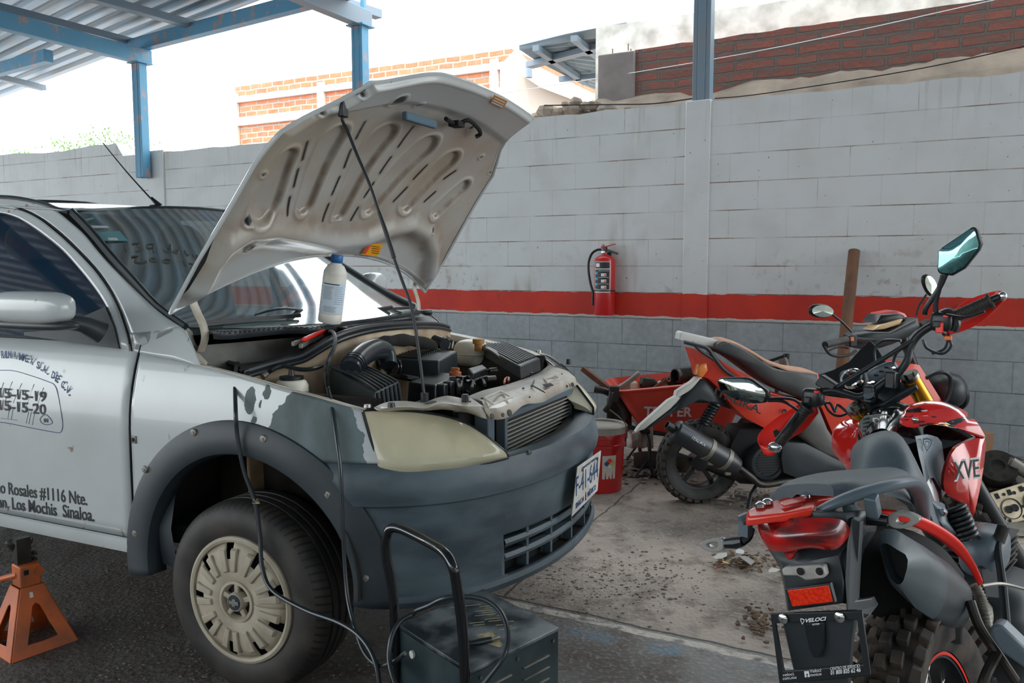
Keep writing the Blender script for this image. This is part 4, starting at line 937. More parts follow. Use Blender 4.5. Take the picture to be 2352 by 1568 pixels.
def hinv(px, py, off=.02):
    l, w = .6, 0
    for _ in range(12):
        a = PIX(CAR.w(HS(l, w, off))); e = (px - a[0], py - a[1]); b1 = PIX(CAR.w(HS(l + .001, w, off))); b2 = PIX(CAR.w(HS(l, w + .001, off)))
        J = ((b1[0] - a[0]) / .001, (b2[0] - a[0]) / .001, (b1[1] - a[1]) / .001, (b2[1] - a[1]) / .001); D = J[0] * J[3] - J[1] * J[2]
        l += (e[0] * J[3] - J[1] * e[1]) / D; w += (J[0] * e[1] - J[2] * e[0]) / D
    return l, w
bonnet = None
NU, NV = 60, 50
b = MB(); b.grid([[HS(*LW(lerp(-1, 1, i / NU), j / NV), 0) for i in range(NU + 1)] for j in range(NV + 1)]); bonnet = build(b, 'bonnet', MT['car'], car, label='open bonnet, dirty cream underside', solid=.002)
def seg(p, a, c):
    vx, vy = c[0] - a[0], c[1] - a[1]; L2 = vx * vx + vy * vy + 1e-12; t = min(max(((p[0] - a[0]) * vx + (p[1] - a[1]) * vy) / L2, 0), 1); return math.hypot(p[0] - a[0] - vx * t, p[1] - a[1] - vy * t), t
PODS = [((656, 362), (606, 466), .028, .052), ((762, 318), (699, 468), .045, .030), ((872, 318), (778, 488), .055, .026), ((968, 342), (852, 470), .055, .034), ((1026, 372), (938, 462), .045, .036), ((1062, 430), (1005, 482), .030, .030)]
SL = [((703, 325), (692, 365)), ((682, 388), (672, 427)), ((663, 452), (655, 490)), ((836, 279), (816, 317)), ((804, 343), (789, 383)), ((778, 406), (761, 445)), ((753, 468), (738, 504)), ((948, 290), (914, 336)), ((897, 360), (872, 396)), ((857, 419), (836, 451)), ((821, 476), (800, 512)), ((980, 379), (950, 410)), ((934, 430), (904, 461)), ((1046, 392), (1020, 410)), ((1000, 440), (975, 462))]
pods = [(hinv(*a), hinv(*c), r0 * 1.22, r1 * 1.3) for a, c, r0, r1 in PODS]; slots = [(hinv(*a), hinv(*c)) for a, c in SL]
ridge = [hinv(*p) for p in ((452, 655), (478, 600), (515, 558), (560, 530), (620, 524), (690, 536), (760, 552), (830, 545), (890, 522), (940, 512), (975, 532), (990, 575), (985, 625))]
holes = [(hinv(907, 227), .026), (hinv(568, 566), .011), (hinv(985, 520), .010), (hinv(562, 500), .016), (hinv(957, 238), .009), (hinv(740, 262), .006), (hinv(1082, 292), .010), (hinv(830, 216), .008), (hinv(1105, 360), .006), (hinv(1125, 395), .005), (hinv(545, 418), .006), (hinv(600, 400), .005), (hinv(760, 575), .004)]
def seg_sd(p, P_): d, t = seg(p, P_[0], P_[1]); return d - lerp(P_[2], P_[3], t)
def disp(l, w, u, v):
    p = (l, w); e = .022; dirt = 0; slot = 0
    edge = min((1 - abs(u)) / .07, (1 - v) / .035, v / .03); e += -.020 * (1 - sstep(0, 1, edge))
    rim = sstep(.75, .9, abs(u)); e += .006 * math.sin(min(edge, 1) * math.pi)
    mr = min(seg(p, a, c)[0] for a, c in zip(ridge, ridge[1:]))
    e += .040 * math.exp(-(mr / .045) ** 2); dirt += .6 * math.exp(-((mr - .05) / .03) ** 2)
    pv = v - .3
    if pv > -.1:
        q = min(seg_sd(p, P_) for P_ in pods)
        if q < .05:
            k = 1 - sstep(-.012, .004, q); e -= .016 * k; e += .005 * math.exp(-((q - .012) / .008) ** 2); dirt = max(dirt, .9 * math.exp(-((q + .003) / .008) ** 2), .15 * k)
        for a, c in slots:
            d, t = seg(p, a, c)
            if d < .012: slot = max(slot, 1 - sstep(.0045, .0075, d))
            if d < .03: dirt = max(dirt, .5 * math.exp(-(d / .014) ** 2))
        front = sstep(.82, .86, v); e += .012 * front
    for c, r in holes:
        d = math.hypot(l - c[0], w - c[1])
        if d < r + .02: slot = max(slot, 1 - sstep(r - .003, r + .002, d)); e += .004 * math.exp(-((d - r - .006) / .005) ** 2)
    return e, min(dirt, 1), slot
im = Mat('bonnet_inner_metal'); at = im.n.new('ShaderNodeAttribute'); at.attribute_name = 'marks'; sc_ = im.n.new('ShaderNodeSeparateColor'); im.link(at.outputs['Color'], sc_.inputs[0])
n1 = im.noise(5, 6); lz = im.math('MULTIPLY', sc_.outputs[2], 1)
c = im.mix(im.ramp(n1, .35, .7), lin((178, 176, 170)), lin((164, 153, 137))); c = im.mix(im.math('MULTIPLY', lz, .55), c, lin((190, 198, 202)))
dd = im.math('MULTIPLY', sc_.outputs[0], im.ramp(im.noise(14, 5), .2, .55)); c = im.mix(im.math('MULTIPLY', dd, .85), c, lin((108, 82, 60))); c = im.mix(sc_.outputs[1], c, lin((20, 24, 30)))  # brown dirt along pods and ridge, strengthened to stand for their shading
im.col(c); im.set(Roughness=.36, Coat_Weight=.6); im.b.inputs['Coat Roughness'].default_value = .2
NU, NV = 430, 250; rows = []; mk = []
for j in range(NV + 1):
    row = []
    for i in range(NU + 1):
        u, v = lerp(-1, 1, i / NU), j / NV; l, w = LW(u, v); e, dt_, sl = disp(l, w, u, v); row.append(HS(l, w * .992, e)); mk.append((dt_, sl, sstep(.80, .88, v) + 1 - sstep(.10, .2, v), 1))
    rows.append(row)
b = MB(); b.grid(rows); inner = build(b, 'bonnet_inner_panel', im.m, bonnet, smooth=80)
ca = inner.data.color_attributes.new('marks', 'FLOAT_COLOR', 'POINT')
for i, q in enumerate(mk): ca.data[i].color = q
b = MB(); e_ = [HS(*LW(-1, v / 30), .008) for v in range(31)] + [HS(*LW(u / 20, 1), .008) for u in range(-19, 20)] + [HS(*LW(1, 1 - v / 30), .008) for v in range(31)] + [HS(*LW(-u / 20, 0), .008) for u in range(-19, 20)]
b.tube(e_, .007, 6, closed=True); build(b, 'bonnet_hem', MT['car'], bonnet)
def hpat(pts, off, nm, m, th=.002):
    P = [HS(*hinv(*p, off), off) for p in pts]; n = (P[1] - P[0]).cross(P[2] - P[0]).normalized(); b = MB(); b.prism(P, n * th); return build(b, nm, m, bonnet, smooth=0)
st_ = hpat([(846, 558), (880, 562), (866, 589), (831, 584)], .038, 'warning_sticker', M('yellow_warning_sticker', (244, 164, 22), .5))
hpat([(847, 561), (853, 562), (840, 583), (835, 582)], .041, 'sticker_flash', MT['red']); 
for k in range(4): hpat([(855, 565 + 5 * k), (872, 567 + 5 * k), (871, 568 + 5 * k), (854, 566 + 5 * k)], .041, 'sticker_print', MT['decalk'], .0006)
hpat([(1136, 218), (1166, 232), (1156, 250), (1126, 236)], .038, 'warning_sticker', M('orange_sticker', (226, 160, 92), .5)); 
for k in range(3): hpat([(1136 - 3 * k, 224 + 5 * k), (1160 - 3 * k, 235 + 5 * k), (1159 - 3 * k, 237 + 5 * k), (1135 - 3 * k, 226 + 5 * k)], .041, 'sticker_print', MT['decal'], .0006)
b = MB(); a_, c_ = HS(*hinv(914, 254), .05), HS(*hinv(985, 276), .05); b.beam(a_, c_, .028, .02, up=(1, 0, 0)); build(b, 'foam_strip', M('blue_grey_foam', (88, 110, 124), .9), bonnet, bevel=.005)
b = MB(); L = [HS(*hinv(x, y), .05) for x, y in ((1010, 262), (1035, 275), (1062, 266), (1085, 285), (1090, 298), (1080, 304))]; b.tube(L, .008, 8, sm=4); b.box(L[1], (.04, .05, .02)); build(b, 'latch_hook', MT['dark'], bonnet)
# hinges
hm = M('cream_hinge', (206, 200, 186), .4, dirt=(120, 96, 74), dscale=12, damt=.6)
def hinge(pts, ys, r, nm='bonnet_hinge'):
    b = MB(); P = [CAR.Y(x, y, yy) for (x, y), yy in zip(pts, ys)]; b.tube(P, r, 10, sm=6, flat=(1.3, .45)); h = build(b, nm, hm, car); return h
hinge([(462, 806), (471, 775), (466, 745), (452, 715), (444, 690), (455, 665), (478, 635), (497, 604)], [.13, .125, .12, .115, .11, .11, .11, .11], .011)
b = MB(); b.beam(CAR.Y(470, 650, .11), CAR.Y(500, 600, .115), .012, .034, up=(0, 1, 0)); build(b, 'hinge_plate', hm, car, bevel=.003)
hinge([(962, 712), (960, 690), (952, 662), (958, 640), (975, 625)], [1.46, 1.46, 1.46, 1.46, 1.46], .012)
b = MB(); b.beam(CAR.Y(952, 636, 1.45), CAR.Y(988, 600, 1.45), .012, .05, up=(0, 1, 0)); build(b, 'hinge_plate', hm, car, bevel=.003)
# prop rod
a0 = CAR.Z(975, 912, .905); l_, w_ = hinv(788, 252, .03); a1 = HS(l_, w_, .035)
pr_ = [(975, 912), (961, 800), (945, 705), (925, 648), (905, 592), (889, 540), (871, 487), (850, 425), (820, 355), (797, 298), (786, 275), (788, 250)]
PR = [CAR.Y(x, y, lerp(a0.y, a1.y, k / 11)) for k, (x, y) in enumerate(pr_)]; tt = [(912 - y) / 662 for x, y in pr_]; PR = [CAR.Y(x, y, lerp(a0.y, a1.y, t)) for (x, y), t in zip(pr_, tt)]
b = MB(); b.tube(PR, [.0048] * 4 + [.0048] * 8, 10, sm=4); rod = build(b, 'prop_rod', MT['black2'], car)
b = MB(); b.tube([PR[4], PR[5], PR[6]], [.0072, .0072, .0062], 10, sm=4); build(b, 'rod_grip', MT['black2'], rod)
b = MB(); b.box(PR[-1], (.02, .03, .05)); build(b, 'rod_clip', MT['black2'], rod, bevel=.004)
b = MB(); b.cyl(PR[0] - V((0, 0, .02)), PR[0] + V((0, 0, .012)), .012); b.box(PR[0] - V((0, 0, .018)), (.05, .05, .01)); build(b, 'rod_pivot', MT['black2'], car)

# ================================================================= ENGINE BAY
def Z(px, py, z): return CAR.Z(px, py, z)
def qbox(pts, zt, h, nm, m, parent=car, tap=0, bevel=.006, zts=None):
    T = [Z(x, y, (zts[i] if zts else zt)) for i, (x, y) in enumerate(pts)]; c = sum(T, V((0, 0, 0))) / len(T); Bt = [V((p.x, p.y, p.z - h)) + (p - c).normalized() * tap for p in T]
    for q in Bt: q.z = min(t.z for t in T) - h
    b = MB(); n = len(T); b.add(Bt + T, [tuple(range(n))[::-1], tuple(range(n, 2 * n))] + [(i, (i + 1) % n, n + (i + 1) % n, n + i) for i in range(n)]); return build(b, nm, m, parent, bevel=bevel), T
# bay shell
b = MB(); b.box((.16, .79, .47), (.66, 1.0, .02)); build(b, 'bay_dark_filler', MT['dark'], car)  # dark sheet standing for the deep shade below the engine
for far_ in (0, 1):
    r = [[V((lerp(-.25, .40, k / 10), y, z)) for k in range(11)] for y, z in ((.125, .93), (.16, .90), (.20, .80), (.20, .48))]
    for q in r[0]: q.z = ztop(sx(q.x)) - .02
    b = MB(); b.grid(mir(r) if far_ else r); build(b, 'inner_wing', MT['greasy'], car, solid=.003)
sealp = [CAR.X(x, y, a) for x, y, a in ((548, 858, -.11), (600, 842, -.09), (650, 828, -.06), (690, 818, -.03), (722, 800, -.005), (757, 780, .01), (800, 763, .01), (860, 750, -.01), (930, 744, -.05), (1000, 745, -.09), (1028, 752, -.12))]
sp = cat(sealp, 5)
b = MB(); b.tube(sp, .013, 10); b.tube([p + V((.012, 0, -.014)) for p in sp], .008, 8); build(b, 'bulkhead_seal', MT['black2'], car)
b = MB(); b.grid([[p + V((.012, 0, -.012)) for p in sp], [p + V((.022, 0, -.05)) for p in sp], [V((p.x + .02, p.y, .80)) for p in sp], [V((p.x + .03, p.y, .5)) for p in sp]]); build(b, 'bulkhead', MT['bay'], car, solid=.003)
b = MB(); pr_ = CAR.X(724, 835, -.13); b.box((pr_.x, pr_.y, pr_.z), (.02, .035, .16)); build(b, 'bulkhead_bracket', MT['greasy'], car)
# cowl: tray, grille, battery
b = MB(); b.grid([[V((lerp(p.x - .02, WS(lerp(-.97, .97, k / (len(sp) - 1)), 0).x, f), lerp(p.y, .79 + .70 * lerp(-1, 1, k / (len(sp) - 1)), f), z)) for k, p in enumerate(sp)] for f, z in ((0, .92), (.12, .88), (.9, .88), (1, 1.03))]); build(b, 'cowl_tray', M('dirty_grey_tray', (120, 120, 114), .6, dirt=(60, 52, 44), dscale=8, damt=.8), car)
ce = resample(cat([CAR.Z(x, y, 1.074) for x, y in ((448, 752), (466, 758), (511, 764), (588, 757), (663, 751), (707, 752), (749, 749), (800, 738), (886, 724), (963, 713), (992, 712))], 5), 41)
for p in ce: p.x = max(p.x, WS((p.y - .79) / .71, 0).x + .03)
b = MB(); b.grid([[WS(lerp(-.97, .97, k / 40), 0, -.004) for k in range(41)], [WS(lerp(-.97, .97, k / 40), 0, -.010).lerp(ce[k], .3) - V((0, 0, .008)) for k in range(41)], ce, [p - V((-.004, 0, .022)) for p in ce]]); build(b, 'cowl_panel', MT['black'], car, solid=.003)
h_ = [k for k in range(18, 41)]; s2_ = resample(sp, 41)
b = MB(); b.grid([[ce[k] - V((0, 0, .012)) for k in h_], [ce[k].lerp(s2_[k], .5) - V((0, 0, .012)) for k in h_], [s2_[k] + V((-.012, 0, .002)) for k in h_]]); build(b, 'cowl_grille', MT['black'], car, solid=.003)
for k in range(40):
    f = lerp(18.5, 39.5, k / 39); i = min(int(f), 39); a_ = ce[i].lerp(ce[i + 1], f - i); c_ = s2_[i].lerp(s2_[i + 1], f - i); b = MB(); b.beam(a_.lerp(c_, .25) - V((0, 0, .008)), a_.lerp(c_, .8) - V((0, 0, .006)), .004, .005); build(b, 'cowl_rib', MT['black2'], car)
for k in range(34):
    f = lerp(1.5, 17, k / 33); i = int(f); a_ = ce[i].lerp(ce[i + 1], f - i); b = MB(); b.beam(a_ + V((-.02, 0, .001)), a_ + V((.006, 0, -.002)), .004, .004); build(b, 'cowl_rib', MT['black2'], car)
o_, T = qbox([(524, 834), (536, 806), (640, 796), (676, 812), (600, 840), (560, 850)], .96, .09, 'battery', MT['black2'])
b = MB(); b.prism([Z(562, 818, .962), Z(618, 806, .962), Z(626, 812, .962), Z(574, 826, .962)], (0, 0, .001)); build(b, 'battery_sticker', M('faded_red_label', (190, 70, 56), .6, dirt=(214, 160, 90), dscale=30, damt=.9), o_)
b = MB(); P = Z(543, 838, .965); b.tube([P + V((-.06, .03, .0)), P, P + V((.012, -.008, .004))], .010, 8, sm=4); build(b, 'battery_clamp', MT['greasy'], o_)
# wipers
def wiper(a, c, pv):
    b = MB(); A = wsp(*a, .012); C = wsp(*c, .012); b.beam(A, C, .008, .014); w = build(b, 'wiper_blade', MT['black2'], car)
    b = MB(); b.tube([A.lerp(C, .5) + V((.0, 0, .012)), A.lerp(C, .8) + V((.01, 0, .03)), CAR.Y(*pv, .9)], [.006, .008, .010], 8, sm=4, flat=(1, .6)); build(b, 'wiper_arm', MT['black2'], w)
wiper((468, 741), (690, 724), (740, 722)); 
b = MB(); b.beam(CAR.Y(790, 716, .95), CAR.Y(950, 706, 1.36), .012, .012); wb_ = build(b, 'wiper_blade', MT['black2'], car)
b = MB(); b.tube([CAR.Y(785, 720, 1.0), CAR.Y(812, 708, 1.05), CAR.Y(850, 712, 1.1), CAR.Y(900, 705, 1.2)], .008, 8, sm=4); build(b, 'wiper_arm', MT['black2'], wb_)
b = MB(); b.ball(CAR.Y(820, 728, .98), (.05, .09, .02), 14); build(b, 'wiper_motor_cover', MT['black'], car)
# air filter box
fb, T = qbox([(757, 846), (802, 833), (917, 874), (860, 900)], .93, .14, 'air_filter_box', MT['black'], zts=[.945, .95, .915, .905], tap=.02, bevel=.008)
for k in range(7):
    f = (k + .5) / 7.2; a_ = T[0].lerp(T[1], f); c_ = T[3].lerp(T[2], f); b = MB(); b.tube([a_ + V((0, 0, .004)), a_.lerp(c_, .5) + V((0, 0, .012)), c_ + V((0, 0, .002))], .0045, 6, sm=5); build(b, 'box_rib', MT['black'], fb)
for k in range(6):
    f = (k + .5) / 6; a_ = T[3].lerp(T[2], f); b = MB(); b.tube([a_ + V((.004, 0, -.004)), a_ + V((.024, -.004, -.13))], .004, 6); build(b, 'box_rib', MT['black'], fb)
# intake pipe and elbow
ip = M('smooth_black_duct', (40, 46, 52), .25)
XX = CAR.X
b = MB(); b.tube([XX(806, 848, .155), XX(815, 832, .14), XX(838, 812, .11), XX(864, 802, .095), XX(886, 810, .10), XX(892, 838, .12)], [.032, .036, .038, .038, .034, .030], 20, sm=6); du = build(b, 'intake_duct', ip, car)
for k, (x, y, z) in enumerate(((808, 842, .15), (811, 838, .146), (815, 833, .14))): b = MB(); P = XX(x, y, z); b.tube([P, P + (XX(830, 818, .12) - P).normalized() * .004], .0385, 20); build(b, 'duct_ring', ip, du)
b = MB(); b.tube([Z(856, 816, .95), Z(872, 828, .93), Z(890, 838, .92), Z(918, 840, .915)], [.020, .024, .022, .024], 16, sm=6); el = build(b, 'intake_elbow', ip, car)
for x, y in ((884, 836), (889, 838), (906, 842), (912, 842)): b = MB(); P = Z(x, y, .918); b.tube([P, P + V((.002, .004, 0))], .0265, 16); build(b, 'duct_ring', ip, el)
# ribbed intake plenum
pn, T = qbox([(896, 822), (967, 798), (1050, 806), (1008, 828)], .935, .075, 'intake_plenum', MT['black'], tap=.006, bevel=.006)
for k in range(10):
    f = (k + .6) / 10.6; a_ = T[0].lerp(T[1], f); c_ = T[3].lerp(T[2], f); b = MB(); b.tube([a_.lerp(c_, .02) + V((0, 0, .003)), a_.lerp(c_, .55) + V((0, 0, .004))], .004, 6); build(b, 'plenum_rib', MT['black'], pn)
# valve cover, coils, caps, leads
vc, T = qbox([(938, 876), (1000, 852), (1058, 860), (1000, 884)], .885, .09, 'valve_cover', MT['black2'], tap=.01)
for f in (.12, .37, .62, .87): a_ = T[3].lerp(T[2], f); b = MB(); b.box(a_ + V((.012, 0, -.035)), (.035, .03, .07)); b.cyl(a_ + V((.03, 0, -.06)), a_ + V((.05, 0, -.06)), .008); build(b, 'coil_pack', MT['black2'], vc, bevel=.004)
oc = M('orange_oil_cap', (176, 92, 36), .5, dirt=(110, 60, 34), dscale=20, damt=.5); b = MB(); P = Z(1046, 862, .89); b.lathe(P, (0, 0, 1), [(.022, 0), (.022, .012), (.015, .014), (.014, .020), (.001, .021)], 20); b.box(P + V((0, 0, .022)), (.03, .014, .012)); build(b, 'oil_filler_cap', oc, vc, bevel=.002)
o_, _ = qbox([(1075, 845), (1108, 836), (1120, 845), (1086, 856)], .90, .04, 'ignition_module', MT['black2'])
for pts in ([(1025, 890), (1028, 872), (1045, 870), (1056, 892)], [(1058, 890), (1064, 868), (1082, 868), (1090, 886)], [(1084, 892), (1090, 874), (1108, 872), (1114, 884)], [(1075, 870), (1100, 862), (1118, 852), (1132, 848)], [(1070, 876), (1095, 872), (1115, 866), (1130, 866)]):
    b = MB(); b.tube([Z(x, y, .87) for x, y in pts], .006, 8, sm=6); build(b, 'spark_plug_lead', MT['black2'], car)
for x, y in ((1132, 850), (1128, 869)): b = MB(); P = Z(x, y, .87); b.cyl(P - V((.01, .015, 0)), P + V((.01, .015, 0)), .010, n=12); build(b, 'plug_boot', MT['alu'], car)
b = MB(); b.tube([Z(900, 862, .87), Z(930, 866, .88), Z(960, 872, .87)], .012, 8, sm=4); build(b, 'hose', MT['black2'], car)
b = MB(); b.cyl(Z(1000, 782, .97), Z(1022, 790, .96), .026, n=20); build(b, 'vacuum_pod', MT['black2'], car)
b = MB(); b.tube([Z(980, 778, .96), Z(984, 762, .99), Z(1000, 765, .98)], .010, 8, sm=5); build(b, 'hose', MT['black2'], car)
b = MB(); b.tube(cat([CAR.X(x, y, .05) for x, y in ((868, 788), (890, 784), (920, 781), (950, 783), (985, 790), (1000, 796))], 5), [.012, .024, .019, .026, .020, .025, .021, .012], 14); build(b, 'heat_shield_wool', M('matted_black_wool', (30, 28, 26), 1, bump=.8, bscale=60), car)
# coolant tank
ct = Mat('milky_plastic'); ct.col(lin((232, 226, 208))); ct.set(Roughness=.35); b = MB()
P = Z(1082, 808, .90); sball(b, P + V((0, 0, -.003)), (.070, .078, .060), .7, 24); tk = build(b, 'coolant_tank', ct.m, car)
b = MB(); sball(b, P + V((.0, 0, -.006)), (.074, .082, .004), .7, 24); build(b, 'tank_seam', ct.m, tk)
b = MB(); Q = Z(1099, 790, .945); b.lathe(Q, (0, 0, 1), [(.018, -.03), (.018, 0), (.026, .002), (.026, .022), (.022, .024), (.001, .024)], 20); build(b, 'tank_cap', M('tan_cap', (168, 118, 56), .5), tk)
b = MB(); b.tube([Z(1112, 800, .93), Z(1130, 806, .93), Z(1160, 828, .91), Z(1190, 846, .90), Z(1222, 862, .88)], .011, 10, sm=6); build(b, 'coolant_hose', MT['black2'], car)
# fuse box
fz_, T = qbox([(1108, 792), (1156, 784), (1240, 822), (1195, 840)], .93, .05, 'fuse_box', MT['black'], tap=.008, bevel=.005)
for k in range(9): f = (k + .5) / 9; a_ = T[0].lerp(T[1], f); c_ = T[3].lerp(T[2], f); b = MB(); b.beam(a_.lerp(c_, .04) + V((0, 0, .003)), a_.lerp(c_, .94) + V((0, 0, .003)), .006, .006); build(b, 'box_rib', MT['alu'] if 0 else MT['black'], fz_)
# washer reservoir by the near wing
b = MB(); P = Z(670, 878, .915); b.lathe(P, (0, 0, 1), [(.052, -.1), (.052, -.01), (.045, .004), (.036, .010), (.001, .010)], 24); rs_ = build(b, 'fluid_reservoir', ct.m, car)
b = MB(); b.lathe(P + V((0, 0, .01)), (0, 0, 1), [(.038, 0), (.038, .010), (.01, .012), (.008, .03), (.001, .03)], 24); build(b, 'reservoir_cap', MT['black2'], rs_)
b = MB(); b.tube([Z(604, 862, .93), Z(625, 850, .95), Z(648, 840, .96), Z(690, 848, .95), Z(725, 845, .95), Z(760, 830, .95), Z(800, 812, .95)], .007, 8, sm=5); build(b, 'hose', MT['black2'], car)
b = MB(); b.cyl(Z(602, 866, .93), Z(618, 852, .945), .011, n=12); build(b, 'hose_connector', MT['alu'], car)
b = MB(); b.tube([Z(1018, 775, .99), Z(1032, 785, .96), Z(1030, 800, .94)], .004, 6, sm=4); b.tube([Z(1026, 772, .99), Z(1040, 783, .96), Z(1038, 800, .94)], .004, 6, sm=4); build(b, 'brake_pipe', MT['alu'], car)
# ---- slam panel
def o4(x, y): return 700 + x / 3.267, 700 + y / 3.267
def strip(lines, nm, m, sm=4, solid=.003):
    b = MB(); L = [resample(cat([Z(*o4(x, y), z) for x, y, z in ln_], sm), 40) for ln_ in lines]; b.grid(L); return build(b, nm, m, car, solid=solid, smooth=30)
sp_ = strip([[(1215, 690, .875), (1340, 640, .88), (1480, 606, .885), (1640, 556, .885), (1760, 505, .885), (1850, 452, .885), (1975, 492, .875)],
       [(1330, 720, .88), (1420, 690, .886), (1540, 660, .892), (1690, 612, .892), (1800, 570, .892), (1890, 520, .892), (2000, 520, .882)],
       [(1345, 775, .872), (1460, 770, .874), (1560, 722, .88), (1690, 668, .884), (1800, 640, .884), (1900, 592, .884), (2030, 545, .876)],
       [(1375, 850, .84), (1450, 862, .84), (1540, 835, .842), (1650, 748, .862), (1780, 732, .85), (1870, 686, .852), (2045, 600, .85)]], 'slam_panel', MT['panel'])
strip([[(520, 775, .885), (620, 735, .89), (760, 728, .892), (890, 740, .89), (985, 705, .89), (1075, 688, .885), (1170, 705, .88), (1240, 700, .88)],
       [(545, 792, .88), (640, 772, .886), (780, 765, .888), (900, 775, .886), (1010, 740, .886), (1100, 745, .88), (1200, 760, .876), (1340, 765, .872)],
       [(560, 796, .868), (650, 788, .872), (790, 780, .872), (920, 784, .872), (1030, 778, .866), (1140, 792, .856), (1240, 806, .848), (1370, 860, .84)]], 'headlamp_carrier', MT['panel'])
strip([[(1975, 492, .875), (1900, 440, .89), (1800, 370, .93), (1740, 350, .95)], [(2030, 545, .872), (1960, 470, .885), (1850, 385, .925), (1760, 362, .945)]], 'headlamp_carrier', MT['panel'])
for pts in ([(1360, 705), (1470, 660), (1540, 700), (1420, 745)], [(1800, 560), (1880, 540), (1910, 560), (1830, 585)]):
    b = MB(); P = [Z(*o4(x, y), .893) for x, y in pts]; b.frame([p + (p - sum(P, V((0, 0, 0))) / 4) * .25 for p in P], P, (0, 0, .006)); build(b, 'panel_embossing', MT['panel'], sp_, bevel=.002)
b = MB(); b.prism([Z(*o4(x, y), .893) for x, y in ((1785, 600), (1845, 590), (1868, 605), (1808, 618))], (0, 0, .002)); build(b, 'panel_slot', MT['dark'], sp_)
for x, y, r in ((1330, 705, .004), (1490, 722, .004), (1436, 738, .003), (1640, 628, .004), (1688, 695, .003), (1475, 828, .006), (1525, 812, .010), (1395, 838, .008), (2000, 600, .008), (1958, 612, .005), (1800, 660, .002), (1930, 520, .003), (1240, 730, .003)):
    b = MB(); P = Z(*o4(x, y), .882); 
    if y > 780 or x > 1940: n_ = V((1, -.2, .3)).normalized(); P = Z(*o4(x, y), .862) + n_ * .004
    else: n_ = V((0, 0, 1)); P = Z(*o4(x, y), .8935)
    b.cyl(P, P + n_ * .003, r, n=12); build(b, 'panel_bolt' if r > .0045 else 'panel_hole', MT['greasy'] if r > .0045 else MT['dark'], sp_)
for x, y, z, h, r, nm in ((1205, 700, .885, .008, .014, 'panel_bolt'), (1205, 745, .872, .030, .011, 'bump_stop'), (650, 765, .888, .012, .011, 'bump_stop'), (1980, 445, .885, .022, .010, 'bump_stop'), (1755, 355, .95, .008, .012, 'panel_bolt'), (470, 768, .885, .008, .012, 'panel_bolt')):
    b = MB(); P = Z(*o4(x, y), z); b.cyl(P, P + V((0, 0, h)), r, r * .85, 14); build(b, nm, MT['black2'] if 'stop' in nm else MT['steel'], car)
for a_, c_, r in (((1700, 600), (1790, 650), .0025), ((1720, 565), (1700, 610), .003)): b = MB(); b.tube([Z(*o4(*a_), .896), Z(*o4(*c_), .897)], r, 6); build(b, 'latch_spring', MT['greasy'], sp_)
b = MB(); b.tube([Z(*o4(x, y), .895) for x, y in ((1498, 585), (1505, 555), (1530, 545), (1528, 570))], .004, 6, sm=4); build(b, 'cable_clip', oc, car)
# ---- radiator
RX = .585; rq = [CAR.X(1156, 969, RX), CAR.X(1308, 905, RX), CAR.X(1312, 985, RX), CAR.X(1186, 1050, RX)]
y0, y1 = rq[0].y, rq[1].y; z1 = (rq[0].z + rq[1].z) / 2 + .01; z0 = .56
b = MB(); b.box((RX - .02, (y0 + y1) / 2, (z0 + z1) / 2), (.03, y1 - y0, z1 - z0)); rd = build(b, 'radiator', M('radiator_core', (46, 42, 40), .6, .3), car)
nf = 15; RT = M('radiator_tube_metal', (168, 164, 158), .45)
for k in range(nf):
    z = lerp(z0, z1 - .012, (k + .5) / nf); b = MB(); b.beam((RX + .001, y0 + .01, z), (RX + .001, y1 - .01, z), .008, .0034, up=(0, 0, 1)); build(b, 'radiator_tube', RT, rd)
gb = M('blue_grey_plastic', (88, 102, 112), .5)
for y in (y0, y1): b = MB(); b.box((RX - .005, y, (z0 + z1) / 2), (.035, .022, z1 - z0 + .02)); build(b, 'radiator_side_frame', gb, rd, bevel=.003)
b = MB(); b.box((RX - .005, (y0 + y1) / 2, z1 + .006), (.035, y1 - y0, .022)); build(b, 'radiator_top_frame', gb, rd, bevel=.003)
b = MB(); b.box((RX - .07, .79, .66), (.02, .78, .34)); build(b, 'radiator_dark_filler', MT['dark'], car)  # dark board standing for the shade behind the radiator
b = MB(); P = Z(1120, 958, .85); b.box((RX - .02, .50, .78), (.05, .05, .16)); build(b, 'lamp_bracket', gb, car, bevel=.004)
b = MB(); b.box((RX - .02, .53, .72), (.03, .02, .26)); build(b, 'support_strut', MT['bay'], car)
# ================================================================= SMALL THINGS
def WZ(px, py, z): return WORLD.Z(px, py, z)
def WY(px, py, y): return WORLD.Y(px, py, y)
# --- bottle on the cowl
bc = CAR.Y(757, 740, .585); P0 = bc.copy(); Yd = CAR.w(P0).y; hB = 152 * Yd / FPX
rB = 27 * Yd / FPX
t = thing('bottle', CAR, P0, 'white litre bottle with a blue cap standing tilted on the windscreen cowl', 'bottle')
tilt = V((.06, .0, 1)).normalized(); vw = (CAR.loc(CAM) - P0); 
tp = CAR.Y(775, 585, P0.y); tilt = (tp - P0).normalized(); hB = (tp - P0).length
pb = M('bottle_plastic', (226, 222, 212), .38)
b = MB(); b.lathe(P0, tilt, [(.001, 0), (rB * .92, 0), (rB, .006), (rB, .03), (rB * .97, .033), (rB, .036), (rB, hB * .68), (rB * .97, hB * .70), (rB * .99, hB * .72), (rB * .96, hB * .76), (rB * .7, hB * .84), (rB * .46, hB * .87), (rB * .42, hB * .90)], 32); build(b, 'bottle_body', pb, t)
b = MB(); b.lathe(P0, tilt, [(rB * .48, hB * .885), (rB * .5, hB * .89), (rB * .5, hB * .985), (rB * .45, hB), (.001, hB)], 24); build(b, 'cap', M('blue_cap', (28, 98, 158), .4), t)
lm = M('pale_blue_label', (206, 220, 232), .5)
